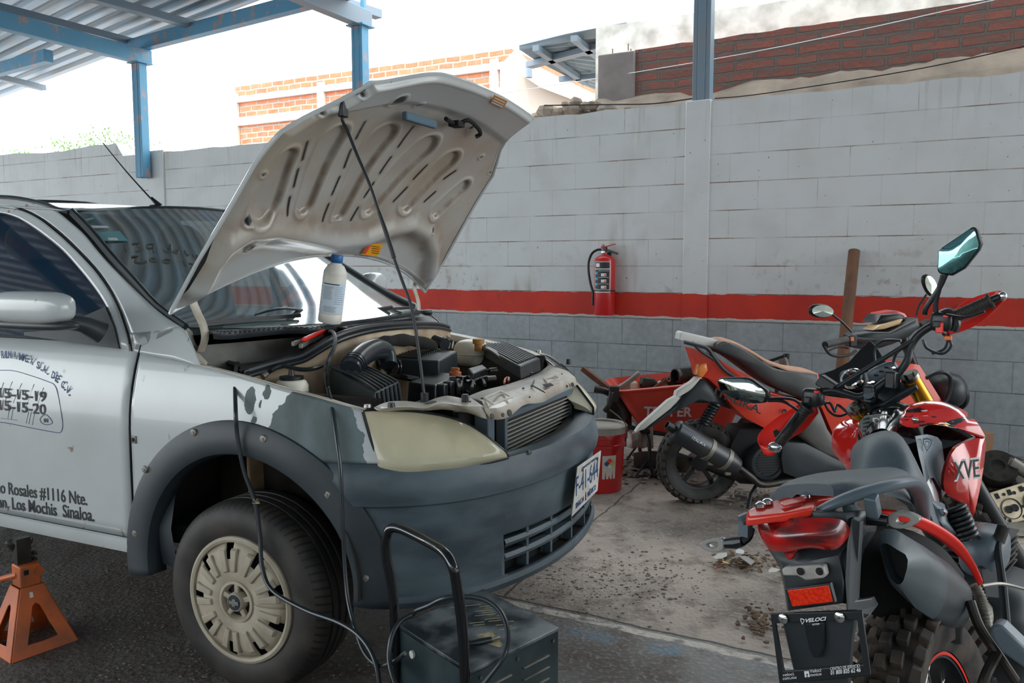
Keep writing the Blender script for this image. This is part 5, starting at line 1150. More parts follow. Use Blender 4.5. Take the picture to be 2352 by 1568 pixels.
d0 = V((vw.x, vw.y, 0)).normalized(); u0 = V((d0.y, -d0.x, 0)); u0 = -u0
def bl(f, a, o_=0): q = d0 * math.cos(a) + u0 * math.sin(a); q = (q - tilt * q.dot(tilt)).normalized(); return P0 + tilt * (hB * f) + q * (rB + .0006 + o_)
b = MB(); b.grid([[bl(f, a) for a in [lerp(-1.15, 1.25, k / 16) for k in range(17)]] for f in (.16, .3, .45, .60)]); lb_ = build(b, 'label', lm, t)
def lines(a0_, a1_, f0, f1, n, m, nm, h=.0010):
    for k in range(n):
        f = lerp(f1, f0, k / max(n - 1, 1)); e_ = a1_ - random.random() * .25 * (a1_ - a0_); b = MB(); b.grid([[bl(f + df, lerp(a0_, e_, j / 6), .0004) for j in range(7)] for df in (0, h / hB)]); build(b, nm, m, lb_, smooth=0)
random.seed(2); lines(-.95, .9, .575, .58, 2, MT['decalk'], 'label_heading', .0022); lines(-.9, .0, .36, .54, 12, MT['decalk'], 'label_print'); lines(.15, 1.0, .30, .54, 9, MT['decalb'], 'label_print'); lines(-.7, .5, .18, .25, 5, MT['decalk'], 'label_print')
# --- red handled jumper clamp and its lead
t = thing('jumper_clamp', CAR, CAR.Z(720, 772, 1.03), 'red-handled battery clamp resting on the cowl beside the bottle', 'clamp')
b = MB(); b.beam(CAR.Z(697, 780, 1.045), CAR.Z(746, 758, 1.06), .012, .014); build(b, 'handle', MT['redhot'], t, bevel=.004)
b = MB(); b.beam(CAR.Z(690, 795, 1.02), CAR.Z(740, 768, 1.035), .014, .016); b.beam(CAR.Z(672, 790, 1.03), CAR.Z(700, 780, 1.03), .01, .016); build(b, 'jaw', MT['alu'], t, bevel=.003)
b = MB(); b.cyl(CAR.Z(718, 785, 1.0), CAR.Z(716, 772, 1.04), .006, n=10); build(b, 'hinge_pin', MT['steel'], t)
b = MB(); b.beam(CAR.Z(728, 790, 1.0), CAR.Z(755, 776, 1.02), .02, .014); tag(build(b, 'metal_bracket', MT['steel'], fr=CAR, bevel=.002), 'small shiny metal bracket behind the red clamp', 'bracket')
b = MB(); b.lathe(CAR.Z(722, 742, 1.065), (.2, 1, 0), [(.008, 0), (.011, .001), (.012, .012), (.010, .04), (.008, .041)], 20); tag(build(b, 'socket', MT['chrome'], fr=CAR), 'chrome wrench socket lying at the foot of the bottle', 'tool')
def cable(pts, r, nm, lb): b = MB(); b.tube(pts, r, 10, sm=6); return tag(build(b, nm, MT['cable'], fr=CAR), lb, 'cable')
C1 = [((543, 838), .12, .98), ((540, 870), None, .07), ((541, 940), None, -.015), ((545, 1000), None, -.02), ((560, 1080), None, -.02), ((585, 1150), None, -.022), ((597, 1230), None, -.03), ((602, 1300), None, -.045), ((625, 1355), None, -.06), ((700, 1400), None, -.08), ((780, 1430), None, -.10), ((830, 1465), None, -.13), ((862, 1520), None, -.16), ((874, 1600), None, -.18)]
pts = [CAR.Y(x, y, (a if a is not None and k == 0 else c)) for k, ((x, y), a, c) in enumerate(C1)]
pts[0] = CAR.Z(543, 838, .965)
cable(pts, .0062, 'jumper_cable', 'dark cable running from the battery down over the front wheel')
C2 = [((752, 760), 1.05, 'z'), ((766, 764), 1.07, 'z'), ((770, 790), 1.06, 'z'), ((756, 822), 1.03, 'z'), ((749, 850), 1.0, 'z'), ((752, 885), .13, 'y'), ((762, 930), .06, 'y'), ((772, 1000), .02, 'y'), ((782, 1080), .0, 'y'), ((786, 1180), -.01, 'y'), ((792, 1300), -.02, 'y'), ((800, 1380), -.04, 'y'), ((818, 1450), -.08, 'y'), ((838, 1500), -.12, 'y'), ((868, 1528), -.15, 'y'), ((900, 1522), -.17, 'y'), ((930, 1500), -.18, 'y')]
cable([CAR.Z(*p, v) if k_ == 'z' else CAR.Y(*p, v) for p, v, k_ in C2], .0058, 'jumper_cable', 'dark cable hanging from the red clamp past the headlamp to the charger')
b = MB(); P = CAR.Y(590, 1156, -.03); [b.tube([P, P + V((math.cos(a) * .014, -.004, math.sin(a) * .012 + .004))], .0012, 5) for a in (0, .5, 1.2, 2.2, 3.4)]; tag(build(b, 'tape_knot', M('frayed_tape', (180, 160, 120), .8), fr=CAR), 'frayed yellow tie on the cable over the tyre', 'tie')
# --- battery charger
ZT = .36; cL, cB, cR, cF = WZ(917, 1436, ZT), WZ(1110, 1353, ZT), WZ(1284, 1442, ZT), WZ(1080, 1542, ZT)
t = thing('battery_charger', WORLD, ((cL + cR) / 2).to_2d().to_3d(), 'black wheeled battery charger box with a bent tube handle in front of the bumper', 'charger')
topm = Mat('scuffed_black_steel'); q = topm.ramp(topm.noise(9, 8), .42, .62); topm.col(topm.mix(q, lin((44, 52, 58)), lin((138, 144, 146)))); topm.set(Roughness=topm.ramp(topm.noise(5, 5), .3, .7, (.22, .22, .22, 1), (.5, .5, .5, 1)), Metallic=.3)
dn = V((0, 0, -.27)); body = M('black_teal_steel', (28, 44, 50), .35, dirt=(96, 110, 112), dscale=7, damt=.45)
b = MB(); b.hexa([cL + dn, cF + dn, cR + dn, cB + dn, cL - V((0, 0, .002)), cF - V((0, 0, .002)), cR - V((0, 0, .002)), cB - V((0, 0, .002))]); cb_ = build(b, 'case', body, t, bevel=.004)
b = MB(); b.hexa([p + V((0, 0, z)) for z in (-.012, .002) for p in (cL, cF, cR, cB)]); tpn = build(b, 'top_plate', topm.m, t, bevel=.002)
u_ = (cR - cF); n_ = V((u_.y, -u_.x, 0)).normalized(); 
if n_.y > 0: n_ = -n_
for r_ in range(2):
    for k in range(5):
        a_ = cF.lerp(cR, .12 + .44 * r_ + .0) + V((0, 0, -.055 - .030 * k)) + n_ * .0015; c_ = a_ + u_ * .30 + V((0, 0, 0)); b = MB(); b.tube([a_, c_], .007, 8, flat=(1, .35)); build(b, 'vent_slot', MT['alu'], cb_)
for f in (.1, .5, .92): b = MB(); P = cF.lerp(cR, f) + V((0, 0, -.025)) + n_ * .001; b.cyl(P, P + n_ * .003, .005, n=10); build(b, 'case_screw', MT['steel'], cb_)
u2 = cF - cL; n2 = V((-u2.y, u2.x, 0)).normalized(); n2 = n2 if n2.y < 0 else -n2
P = cL.lerp(cF, .22) + V((0, 0, -.05)) + n2 * .001; b = MB(); b.cyl(P, P + n2 * .006, .010, n=12); build(b, 'case_knob', MT['white'], cb_)
# worn print
random.seed(11); O_ = WZ(1130, 1385, ZT + .0022); e1_ = (WZ(1205, 1445, ZT + .0022) - O_); e2_ = (WZ(1030, 1395, ZT + .0022) - O_)
pr2 = M('worn_gold_print', (190, 176, 132), .6)
for k in range(13):
    f = k / 13; 
    for j in range(random.choice((1, 2))):
        s0_ = random.random() * .3 + j * .45; s1_ = s0_ + random.uniform(.15, .42); a_ = O_ + e1_ * f + e2_ * s0_; c_ = O_ + e1_ * f + e2_ * min(s1_, 1); b = MB(); b.beam(a_, c_, .0022, .0006); build(b, 'worn_print', pr2, tpn, smooth=0)
b = MB(); q_ = [WZ(1095, 1458, ZT + .0024), WZ(1130, 1450, ZT + .0024), WZ(1155, 1480, ZT + .0024), WZ(1148, 1486, ZT + .0024), WZ(1120, 1478, ZT + .0024)]; b.prism(q_, (0, 0, .0006)); build(b, 'worn_label', M('cream_label', (206, 190, 150), .7, dirt=(60, 60, 56), dscale=40, damt=.8), tpn, smooth=0)
b = MB(); b.tube([WZ(1075, 1478, ZT + .01), WZ(1100, 1474, ZT + .01), WZ(1128, 1468, ZT + .01)], [.005, .008, .007], 10); dv = build(b, 'screwdriver', MT['black2']); tag(dv, 'stubby black-handled tool lying on the charger lid', 'tool')
b = MB(); b.tube([WZ(1128, 1468, ZT + .01), WZ(1146, 1462, ZT + .01)], [.004, .006], 8); tag(build(b, 'tool_tip', MT['alu'], dv), None)
# handle
hl_, hf_ = cL.lerp(cF, .0) + V((-.012, 0, 0)), cL.lerp(cF, .97)
hb = [V((hl_.x, hl_.y, .05)), V((hl_.x, hl_.y, .40)), WY(889, 1290, hl_.y), WY(886, 1245, hl_.y), WY(895, 1216, hl_.y - .004), WY(920, 1214, hl_.y - .03), WY(975, 1240, lerp(hl_.y, hf_.y, .45)), WY(1020, 1268, lerp(hl_.y, hf_.y, .85)), WY(1040, 1300, hf_.y), WY(1050, 1350, hf_.y), WY(1066, 1500, hf_.y), V((hf_.x - .004, hf_.y - .01, .05))]
b = MB(); b.tube(hb, .0125, 14, sm=6); build(b, 'tube_handle', MT['gloss'], t)
for c__ in (cL.lerp(cB, .5), cF.lerp(cR, .5)):
    b = MB(); C_ = V((c__.x, c__.y, .075)); d_ = (cL - cF).normalized(); b.lathe(C_ - d_ * .015, d_, [(.03, 0), (.07, 0), (.074, .006), (.074, .024), (.07, .03), (.03, .03)], 24); build(b, 'wheel', MT['rubber'], t)
    b = MB(); b.lathe(C_ - d_ * .012, d_, [(.004, 0), (.032, 0), (.032, .024), (.004, .024)], 20); build(b, 'wheel_hub', MT['alu'], t)
b = MB(); b.cyl(V((cF.x, cF.y, 0)) + (cB - cF) * .15, V((cF.x, cF.y, .1)) + (cB - cF) * .15, .012); build(b, 'foot', MT['black2'], t)
lp = [((947, 1410), 0), ((918, 1428), .1), ((900, 1462), .2), ((894, 1510), .3), ((905, 1560), .45), ((930, 1610), .6), ((1000, 1640), .8), ((1080, 1600), 1), ((1130, 1545), 1), ((1160, 1500), .95), ((1166, 1450), .8), ((1150, 1405), .6), ((1115, 1378), .4), ((1070, 1370), .3), ((1020, 1374), .25), ((985, 1390), .15), ((955, 1402), .05)]
b = MB(); b.tube([WY(x, y, lerp(hl_.y - .03, hf_.y - .03, f)) for (x, y), f in lp], .0062, 10, closed=True, sm=6); tag(build(b, 'coiled_lead', MT['cable']), 'loop of grey charger lead hung over the handle', 'cable')
# --- jack stand
om = M('chipped_orange_paint', (216, 104, 42), .45, dirt=(96, 70, 56), dscale=8, damt=.75)
B0, B1 = WZ(26, 1524, 0), WZ(178, 1470, 0); e = B1 - B0; pe = V((-e.y, e.x, 0)); pe = pe if pe.x < 0 else -pe; pe *= .95
B2, B3 = B1 + pe, B0 + pe; cen = (B0 + B2) / 2
t = thing('jack_stand', WORLD, (cen.x, cen.y, 0), 'orange jack stand holding up the sill of the white car', 'jack stand')
T0, T1 = WY(40, 1350, (cen + (B0 - cen) * .22).y), WY(94, 1338, (cen + (B1 - cen) * .25).y); hT = (T0.z + T1.z) / 2; tw = (T1 - T0).length
Tq = [cen + (q - cen).normalized() * tw * .72 + V((0, 0, hT)) for q in (B0, B1, B2, B3)]
sh = (T0 + T1) / 2 - (Tq[0] + Tq[1]) / 2; sh.z = 0; sh *= .4; Tq = [q + sh for q in Tq]
Bq = [B0, B1, B2, B3]
for k in range(4):
    a0_, a1_, t0, t1 = Bq[k], Bq[(k + 1) % 4], Tq[k], Tq[(k + 1) % 4]
    nn = (a1_ - a0_).cross(t0 - a0_).normalized() * .004
    def F_(u, v): return a0_.lerp(a1_, u).lerp(t0.lerp(t1, u), v)
    out = [F_(0, 0), F_(.5, .0), F_(1, 0), F_(1, .5), F_(1, 1), F_(.5, 1), F_(0, 1), F_(0, .5)]
    inn = [F_(.24, .18), F_(.5, .17), F_(.76, .18), F_(.70, .42), F_(.60, .70), F_(.5, .74), F_(.40, .70), F_(.30, .42)]
    b = MB(); b.frame(out, inn, nn); build(b, 'base_side', om, t, bevel=.002)
ct_ = sum(Tq, V((0, 0, 0))) / 4; sw = tw * .46
b = MB(); R_ = Matrix.Rotation(math.atan2(e.y, e.x), 3, 'Z'); b.box(ct_ + V((0, 0, .035)), (tw * .96, tw * .96, .075), R_); sl = build(b, 'sleeve', om, t, bevel=.005)
b = MB(); d_ = R_ @ V((0, -1, 0)); P = ct_ + V((0, 0, .045)) + R_ @ V((tw * .36, 0, 0)); b.cyl(P - R_ @ V((0, tw * .55, 0)), P - R_ @ V((0, -tw * .4, 0)), .017, n=16); build(b, 'ratchet_pivot', om, sl)
b = MB(); P = ct_ + V((0, 0, .05)) - R_ @ V((tw * .2, tw * .485, 0)); b.box(P, (.014, .004, .016), R_); build(b, 'sleeve_notch', MT['dark'], sl)
b = MB(); b.box(ct_ + V((-.01, 0, .10)) , (.045, .03, .12), R_); [b.box(ct_ + V((0, 0, .045 + .018 * k)) + R_ @ V((.026, 0, 0)), (.012, .028, .008), R_) for k in range(4)]; build(b, 'ratchet_post', MT['greasy'], t)
b = MB(); b.lathe(V((ct_.x - .03, ct_.y + .02, .332)), (0, 0, 1), [(.02, -.02), (.036, .004), (.042, .018), (.036, .022), (.02, .008), (.001, .008)], 20); build(b, 'saddle', MT['greasy'], t)
b = MB(); b.tube([ct_ + V((0, 0, .04)) - R_ @ V((tw * .4, 0, 0)), WY(0, 1330, ct_.y), WY(-60, 1352, ct_.y)], .010, 10); build(b, 'lever', om, t)
b = MB(); P = F_(0, 0); a0_, a1_, t0, t1 = Bq[0], Bq[1], Tq[0], Tq[1]; q_ = [F_(u, v) + V((.002, -.004, 0)) for u, v in ((.38, .84), (.5, .84), (.5, .92), (.38, .92))]; b.prism(q_, (0, -.001, 0)); build(b, 'paper_scrap', MT['white'], t, smooth=0)
# --- extinguisher on the wall
yE = -.085; E = WALL
def EY(px, py): return E.Y(px, py, yE)
c0 = EY(1388, 723); r_ = (EY(1410.5, 680).x - EY(1366, 680).x) / 2; zs = EY(1388, 592).z
t = thing('fire_extinguisher', WALL, (c0.x, yE, c0.z), 'red fire extinguisher with a black hose hanging on the white block wall', 'fire extinguisher')
em_ = M('extinguisher_red', (190, 32, 34), .28, coat=.3)
b = MB(); b.lathe((c0.x, yE, 0), (0, 0, 1), [(.001, c0.z), (r_ * .95, c0.z), (r_, c0.z + .01), (r_, zs - .02), (r_ * .93, zs - .004), (r_ * .7, zs + .012), (r_ * .3, zs + .022), (r_ * .24, zs + .028), (r_ * .24, zs + .05)], 32); bd2 = build(b, 'cylinder', em_, t)
zt_ = zs + .05
b = MB(); b.box((c0.x, yE, zt_ + .012), (.030, .03, .045)); build(b, 'valve', MT['black2'], t, bevel=.003)
b = MB(); P = V((c0.x - .004, yE - .018, zt_ - .008)); b.lathe(P, (0, -1, 0), [(.016, 0), (.016, .008), (.012, .010), (.001, .010)], 20); build(b, 'gauge', MT['chrome'], t)
b = MB(); b.beam(EY(1385, 568) , EY(1414, 560), .02, .008); b.beam(EY(1383, 564), EY(1389, 570), .02, .03); build(b, 'lever', em_, t, bevel=.002)
b = MB(); b.beam(EY(1390, 572), EY(1419, 583), .02, .014); build(b, 'carry_handle', MT['black2'], t, bevel=.003)
b = MB(); b.tube([EY(1381, 573), EY(1371, 574), EY(1359, 583), EY(1352, 602), EY(1352, 625), EY(1356, 650), EY(1361, 668), EY(1362, 680)], .0095, 10, sm=6); ho = build(b, 'hose', MT['black2'], t)
b = MB(); b.cyl(EY(1362, 680), EY(1362, 701), .013, n=14); build(b, 'nozzle', MT['black2'], ho)
b = MB(); b.lathe((c0.x, yE, EY(1388, 667).z), (0, 0, 1), [(r_ + .001, -.006), (r_ + .004, -.006), (r_ + .004, .006), (r_ + .001, .006)], 32); b.box((c0.x, -.01, EY(1388, 667).z), (.05, .02, .03)); build(b, 'strap', MT['black2'], t)
b = MB(); b.box((c0.x, -.02, zs + .03), (.04, .04, .03)); build(b, 'wall_hook', MT['black2'], t)
fz2 = (E.loc(CAM) - V((c0.x, yE, 0))); fz2.z = 0; fz2.normalize(); fu = V((-fz2.y, fz2.x, 0))
def el_(z, a, o_=.0008): return V((c0.x, yE, z)) + (fz2 * math.cos(a) + fu * math.sin(a)) * (r_ + o_)
zA, zBt = EY(1380, 601).z, EY(1380, 671).z
def lab2(a0_, a1_, z0_, z1_, m, nm, par, o_): b = MB(); b.grid([[el_(z, lerp(a0_, a1_, j / 8), o_) for j in range(9)] for z in (z0_, z1_)]); return build(b, nm, m, par, smooth=40)
elb = lab2(-1.2, .55, zBt, zA, MT['white'], 'instruction_label', bd2, .0008)
L_ = zA - zBt
lab2(-1.1, .48, zA - L_ * .22, zA - L_ * .015, MT['decalk'], 'label_panel', elb, .0014); lab2(-1.1, .48, zBt + L_ * .10, zA - L_ * .25, MT['decalk'], 'label_panel', elb, .0014)
lab2(-.95, -.5, zA - L_ * .17, zA - L_ * .05, MT['decal'], 'label_picture', elb, .002)
for k in range(4): z_ = zA - L_ * (.36 + .18 * k); lab2(-1.05, -.72, z_ - .03 * 0 - L_ * .05, z_ + L_ * .03, M('label_blue', (60, 150, 200), .5), 'label_mark', elb, .002)
for k in range(3): z_ = zA - L_ * (.42 + .20 * k); lab2(-.35, .15, z_ - L_ * .05, z_ + L_ * .045, MT['decal'], 'label_picture', elb, .002); lab2(-.02, .1, z_ - L_ * .04, z_ + L_ * .02, MT['redhot'], 'label_mark', elb, .0026)
for k in range(3): z_ = zA - L_ * (.30 + .21 * k); lab2(-.6, .4, z_, z_ + L_ * .012, MT['decal'], 'label_print', elb, .002)
# --- red bucket
bx = .505; by = 4.70; t = thing('bucket', WORLD, (bx, by, 0), 'red plastic pail with a grey lid behind the front bumper', 'bucket')
b = MB(); b.lathe((bx, by, 0), (0, 0, 1), [(.001, .0), (.128, .0), (.13, .006), (.142, .26), (.150, .262), (.150, .275), (.144, .278), (.145, .31), (.152, .312), (.152, .325), (.148, .34)], 40); bk_ = build(b, 'pail', em_, t)
b = MB(); b.lathe((bx, by, 0), (0, 0, 1), [(.150, .335), (.157, .337), (.158, .375), (.150, .382), (.142, .378), (.138, .366), (.001, .366)], 40); build(b, 'lid', M('grey_lid', (168, 162, 152), .5, dirt=(110, 98, 86), dscale=8, damt=.6), t)
b = MB(); b.tube([WY(1434, 985, by), WY(1440, 1005, by - .02), WY(1437, 975, by - .1), WY(1425, 960, by - .14), WY(1400, 940, by - .1)], .003, 6, sm=6); build(b, 'bail', MT['steel'], t)
def bkp(a, z, o_): return V((bx, by, 0)) + V((math.cos(a), math.sin(a), 0)) * (.128 + .014 * z / .26 + o_) + V((0, 0, z))
def bkq(pts, m, nm, par, o_): b = MB(); P = [bkp(a, z, o_) for a, z in pts]; b.add(P, [tuple(range(len(P)))]); return build(b, nm, m, par, smooth=0)
aC = math.atan2(-by, -bx) + .42
b = MB(); b.grid([[bkp(lerp(aC - .30, aC + .30, j / 6), z, .001) for j in range(7)] for z in (.085, .22)]); pl2 = build(b, 'hazard_label', M('worn_white_label', (210, 200, 190), .6), bk_)
def dia(a, z, s_, m): bkq([(a - s_ / .14, z), (a, z - s_), (a + s_ / .14, z), (a, z + s_)], m, 'hazard_diamond', pl2, .0055)
dia(aC, .205 - .014, .016, MT['redhot']); dia(aC - .12, .175, .016, M('hazard_blue', (30, 70, 140), .5)); dia(aC + .12, .175, .016, M('hazard_yellow', (230, 190, 30), .5)); dia(aC, .158, .016, MT['white'])
# --- wheelbarrow
wbm = M('red_tray_plastic', (220, 70, 54), .42, dirt=(170, 100, 84), dscale=4, damt=.5)
Yf = 4.95; rl, rr_ = WY(1417, 893, Yf), WY(1720, 862, Yf + .1); bl_, br_ = WY(1482, 985, Yf + .06), WY(1670, 1012, Yf + .12)
t = thing('wheelbarrow', WORLD, (rl.lerp(rr_, .5).x, Yf + .2, 0), 'red wheelbarrow full of engine parts standing against the grey wall band', 'wheelbarrow')
zr = (rl.z + rr_.z) / 2; zb_ = (bl_.z + br_.z) / 2 + .02; dpt = .55
def rect(x0_, x1_, y0_, y1_, z0_, z1_, r, n=8):
    P = []
    for cx_, cy_, a0_ in ((x1_ - r, y0_ + r, -math.pi / 2), (x1_ - r, y1_ - r, 0), (x0_ + r, y1_ - r, math.pi / 2), (x0_ + r, y0_ + r, math.pi)):
        for k in range(n): a = a0_ + math.pi / 2 * k / (n - 1); x = cx_ + r * math.cos(a); P.append(V((x, cy_ + r * math.sin(a), lerp(z0_, z1_, (x - x0_) / (x1_ - x0_)))))
    return P
b = MB(); R0 = rect(rl.x, rr_.x, Yf, Yf + dpt, rl.z - .01, rr_.z, .07); R1_ = rect(bl_.x, br_.x, Yf + .06, Yf + dpt - .06, zb_, zb_, .06)
lip = rect(rl.x - .015, rr_.x + .015, Yf - .015, Yf + dpt + .015, rl.z - .03, rr_.z - .02, .08)
b.grid([lip, [p + V((0, 0, .014)) for p in lip], R0, [p.lerp(q, .5) for p, q in zip(R0, R1_)], R1_, [V(((bl_.x + br_.x) / 2, Yf + dpt / 2, zb_))] * len(R1_)], closed=True); ty = build(b, 'tray', wbm, t, solid=.006)
ta, tb_ = WY(1478, 952, Yf + .02), WY(1588, 957, Yf + .03); b = MB(); up = (R0[2] - R1_[2]).normalized(); b.text('TRUPER', (ta + tb_) / 2 + V((0, -.012, 0)), (1, .03, -.02), (0, -.25, 1), .060, (tb_ - ta).length, .03); build(b, 'brand_lettering', MT['decal'], ty, smooth=0)
for dy in (0, .42):
    b = MB(); b.tube([WY(1395, 965, Yf + .05 + dy), WY(1480, 990, Yf + .05 + dy), WY(1620, 1010, Yf + .08 + dy), WY(1760, 1010, Yf + .1 + dy)], .014, 10); build(b, 'frame_tube', MT['black2'], t)
    b = MB(); a_ = WY(1478, 992, Yf + .05); l1 = WY(1500, 1100, Yf - .02); l2 = WY(1460, 1100, Yf - .02); b.tube([a_ + V((0, dy, 0)), V((WY(1490, 1050, Yf).x, Yf + dy, .22)), V((l1.x - .0, Yf - .02 + dy, .02)), V((l1.x + .14, Yf - .02 + dy, .012))], .012, 8, sm=3); b.tube([V((l1.x - .02, Yf + dy, .12)), V((l2.x, Yf - .03 + dy, .014)), V((l1.x, Yf - .03 + dy, .012))], .009, 8); build(b, 'leg', MT['black2'], t)
b = MB(); C_ = V((rr_.x + .14, Yf + .26, .19)); b.tube([C_ + V((math.cos(a), 0, math.sin(a))) * .15 for a in [2 * math.pi * k / 24 for k in range(24)]], .035, 10, closed=True); build(b, 'wheel', MT['rubber'], t)
# things in the tray
zq = zr - .02
b = MB(); P0_ = WY(1556, 862, Yf + .12); P1_ = WY(1600, 858, Yf + .2); d_ = (P1_ - P0_)
prf = []; n = 9
for k in range(n): prf += [(.044, d_.length * (k + .1) / n), (.050, d_.length * (k + .5) / n)]
b.lathe(P0_, d_, [(.038, -.02), (.044, -.02), (.046, 0)] + prf, 28); b.lathe(P0_, d_, [(.038, -.02), (.034, .03), (.01, .04)], 28); tag(build(b, 'intake_hose', MT['greasy']), 'ribbed grey intake hose sticking up out of the wheelbarrow', 'hose')
b = MB(); L = [WY(x, y, Yf + .06) for x, y in ((1405, 893), (1426, 885), (1450, 868), (1468, 853), (1472, 860), (1455, 876), (1430, 893), (1410, 898))]; b.prism(L, (0, .05, 0)); tag(build(b, 'alloy_bracket', MT['alu'], bevel=.003), 'pale alloy bracket leaning over the left rim of the wheelbarrow', 'bracket')
b = MB(); b.tube([WY(1405, 900, Yf - .03), WY(1400, 930, Yf - .03), WY(1388, 945, Yf - .04)], .018, 8); b.box(WY(1410, 905, Yf), (.06, .05, .10)); tag(build(b, 'black_casting', MT['greasy'], bevel=.008), 'greasy black casting hanging outside the left rim', 'engine part')
for k, (x, y, r, m_, lb, nm) in enumerate(((1445, 893, .055, M('tan_casting', (176, 158, 136), .6), 'rounded tan casting at the left of the wheelbarrow load', 'casting'), (1490, 880, .045, MT['greasy'], 'dark greasy lump in the middle of the load', 'engine_part'), (1540, 880, .05, MT['dark'], 'black part beside the ribbed hose', 'engine_part'), (1515, 890, .05, MT['alu'], 'silver part below the short pipe', 'engine_part'))):
    b = MB(); b.rock(WY(x, y, Yf + .15), (r * 1.5, r, r), k + 5); tag(build(b, nm, m_), lb, 'engine part')
b = MB(); b.tube([WY(1505, 890, Yf + .08), WY(1520, 880, Yf + .08), WY(1532, 872, Yf + .08)], .014, 10); b.lathe(WY(1532, 872, Yf + .08), (.5, -.6, .3), [(.008, 0), (.018, 0), (.018, .015), (.008, .015)], 14); tag(build(b, 'pipe_stub', MT['rust']), 'short rusty pipe end poking out of the load', 'pipe')
b = MB(); b.beam(WY(1338, 846, 5.2), WY(1402, 896, 5.1), .03, .03); tag(build(b, 'angle_iron', MT['rust']), 'dark angle iron leaning behind the far headlamp', 'bar')
b = MB(); b.tube([WY(1365, 893, 5.0), WY(1395, 900, 5.0), WY(1425, 925, 5.05), WY(1440, 960, 5.05)], .022, 10, sm=5); tag(build(b, 'exhaust_pipe', MT['greasy']), 'curved grey pipe between the bumper and the wheelbarrow', 'pipe')
b = MB(); b.grid([[WY(1395 + 14 * i, 915 + 22 * j, 5.12 + .02 * ((i * j) % 3)) for i in range(5)] for j in range(6)]); tag(build(b, 'scrap_panel', M('dark_scrap_panel', (58, 58, 58), .7, dirt=(110, 84, 66), dscale=7, damt=.8), solid=.01), 'dark scrap panel leaning left of the wheelbarrow', 'panel')
b = MB(); b.grid([[WY(1440 + 12 * i, 975 + 17 * j + (i % 2) * 4, 5.0 + .03 * math.sin(i * 2 + j)) for i in range(6)] for j in range(4)]); tag(build(b, 'plastic_sheet', M('crumpled_pale_plastic', (196, 188, 180), .5, dirt=(130, 116, 104), dscale=9, damt=.7), solid=.004), 'crumpled pale plastic sheet under the wheelbarrow', 'plastic')
b = MB(); b.grid([[WY(1455 + 22 * i, 1035 + 14 * j + (2 - i) ** 2, 5.02 + .04 * j) for i in range(7)] for j in range(4)]); tag(build(b, 'fender_liner', M('grey_plastic_liner', (84, 78, 74), .7, dirt=(120, 108, 98), dscale=6, damt=.6), solid=.006), 'bent grey plastic liner lying below the wheelbarrow', 'panel')
# --- engine parts at the right
Yj = 4.05
cm_ = M('cast_alloy_face', (196, 180, 154), .5, .5, dirt=(96, 84, 70), dscale=16, damt=.6)
q_ = [WY(2258, 1136, Yj), WY(2400, 1092, Yj + .04), WY(2424, 1176, Yj - .04), WY(2290, 1212, Yj - .06)]
t = thing('cylinder_head', WORLD, (q_[3].x, Yj, 0), 'bare cylinder head with round bores lying on the floor at the right edge', 'engine part')
nn = (q_[1] - q_[0]).cross(q_[3] - q_[0]).normalized(); nn = nn if nn.y > 0 else -nn
b = MB(); b.prism(q_, nn * .14 + V((0, 0, -.02))); cf = build(b, 'casting', cm_, t, bevel=.004)
def hq(u, v, o_=-.002): return q_[0].lerp(q_[1], u).lerp(q_[3].lerp(q_[2], u), v) + nn * o_
for u in (.28, .66):
    b = MB(); b.lathe(hq(u + .06, .60), nn, [(.052, -.001), (.048, .0), (.044, .010), (.001, .012)], 28); bo = build(b, 'bore', MT['greasy'], cf)
    for dx in (-.05, .05): b = MB(); b.lathe(hq(u + .06 + dx, .60, -.004), nn, [(.019, 0), (.001, .001)], 20); build(b, 'valve_seat', MT['dark'], bo)
for u, v, r in ((.06, .2, .010), (.12, .5, .009), (.17, .8, .009), (.3, .16, .008), (.46, .2, .009), (.62, .16, .008), (.78, .2, .010), (.52, .62, .008), (.06, .38, .006), (.24, .9, .008), (.5, .9, .01), (.75, .9, .009)):
    b = MB(); b.lathe(hq(u, v, -.003), nn, [(r, 0), (.0005, .001)], 14); build(b, 'bolt_hole', MT['dark'], cf)
for u in (.16, .36, .55, .75): b = MB(); b.prism([hq(u + a * .055, .07 + c * .16, -.003) for a, c in ((0, 0), (1, 0), (1.2, 1), (.2, 1))], nn * .001); build(b, 'water_port', MT['dark'], cf)
b = MB(); P = WY(2290, 1075, Yj + .12); ax = V((-.35, -.75, .75)); b.lathe(P, ax, [(.001, .02), (.03, .02), (.035, .03), (.09, .03), (.094, .02), (.094, -.015), (.088, -.02), (.088, -.05), (.07, -.06), (.001, -.06)], 36); pu = build(b, 'crank_pulley', MT['greasy']); tag(pu, 'round slotted pulley lying on top of the cylinder head', 'pulley')
for k in range(6):
    a = 2 * math.pi * k / 6; u_, t_ = perp(ax.normalized()); b = MB(); c_ = P + ax.normalized() * .031 + (u_ * math.cos(a) + t_ * math.sin(a)) * .062; b.lathe(c_, ax, [(.011, 0), (.0005, .0005)], 14); build(b, 'pulley_hole', MT['dark'], pu)
b = MB(); b.cyl(WY(2322, 1062, Yj + .1), WY(2370, 1092, Yj + .05), .032, n=20); b.cyl(WY(2316, 1058, Yj + .1), WY(2324, 1064, Yj + .1), .024, n=20); tag(build(b, 'starter_motor', MT['alu']), 'silver cylindrical starter motor at the right edge', 'engine part')
b = MB(); b.box(WY(2275, 1110, Yj + .25), (.25, .2, .3)); b.rock(WY(2310, 1115, Yj + .2), (.16, .1, .10), 4); tag(build(b, 'engine_block', MT['greasy'], bevel=.01), 'dark greasy engine block behind the pulley', 'engine part')
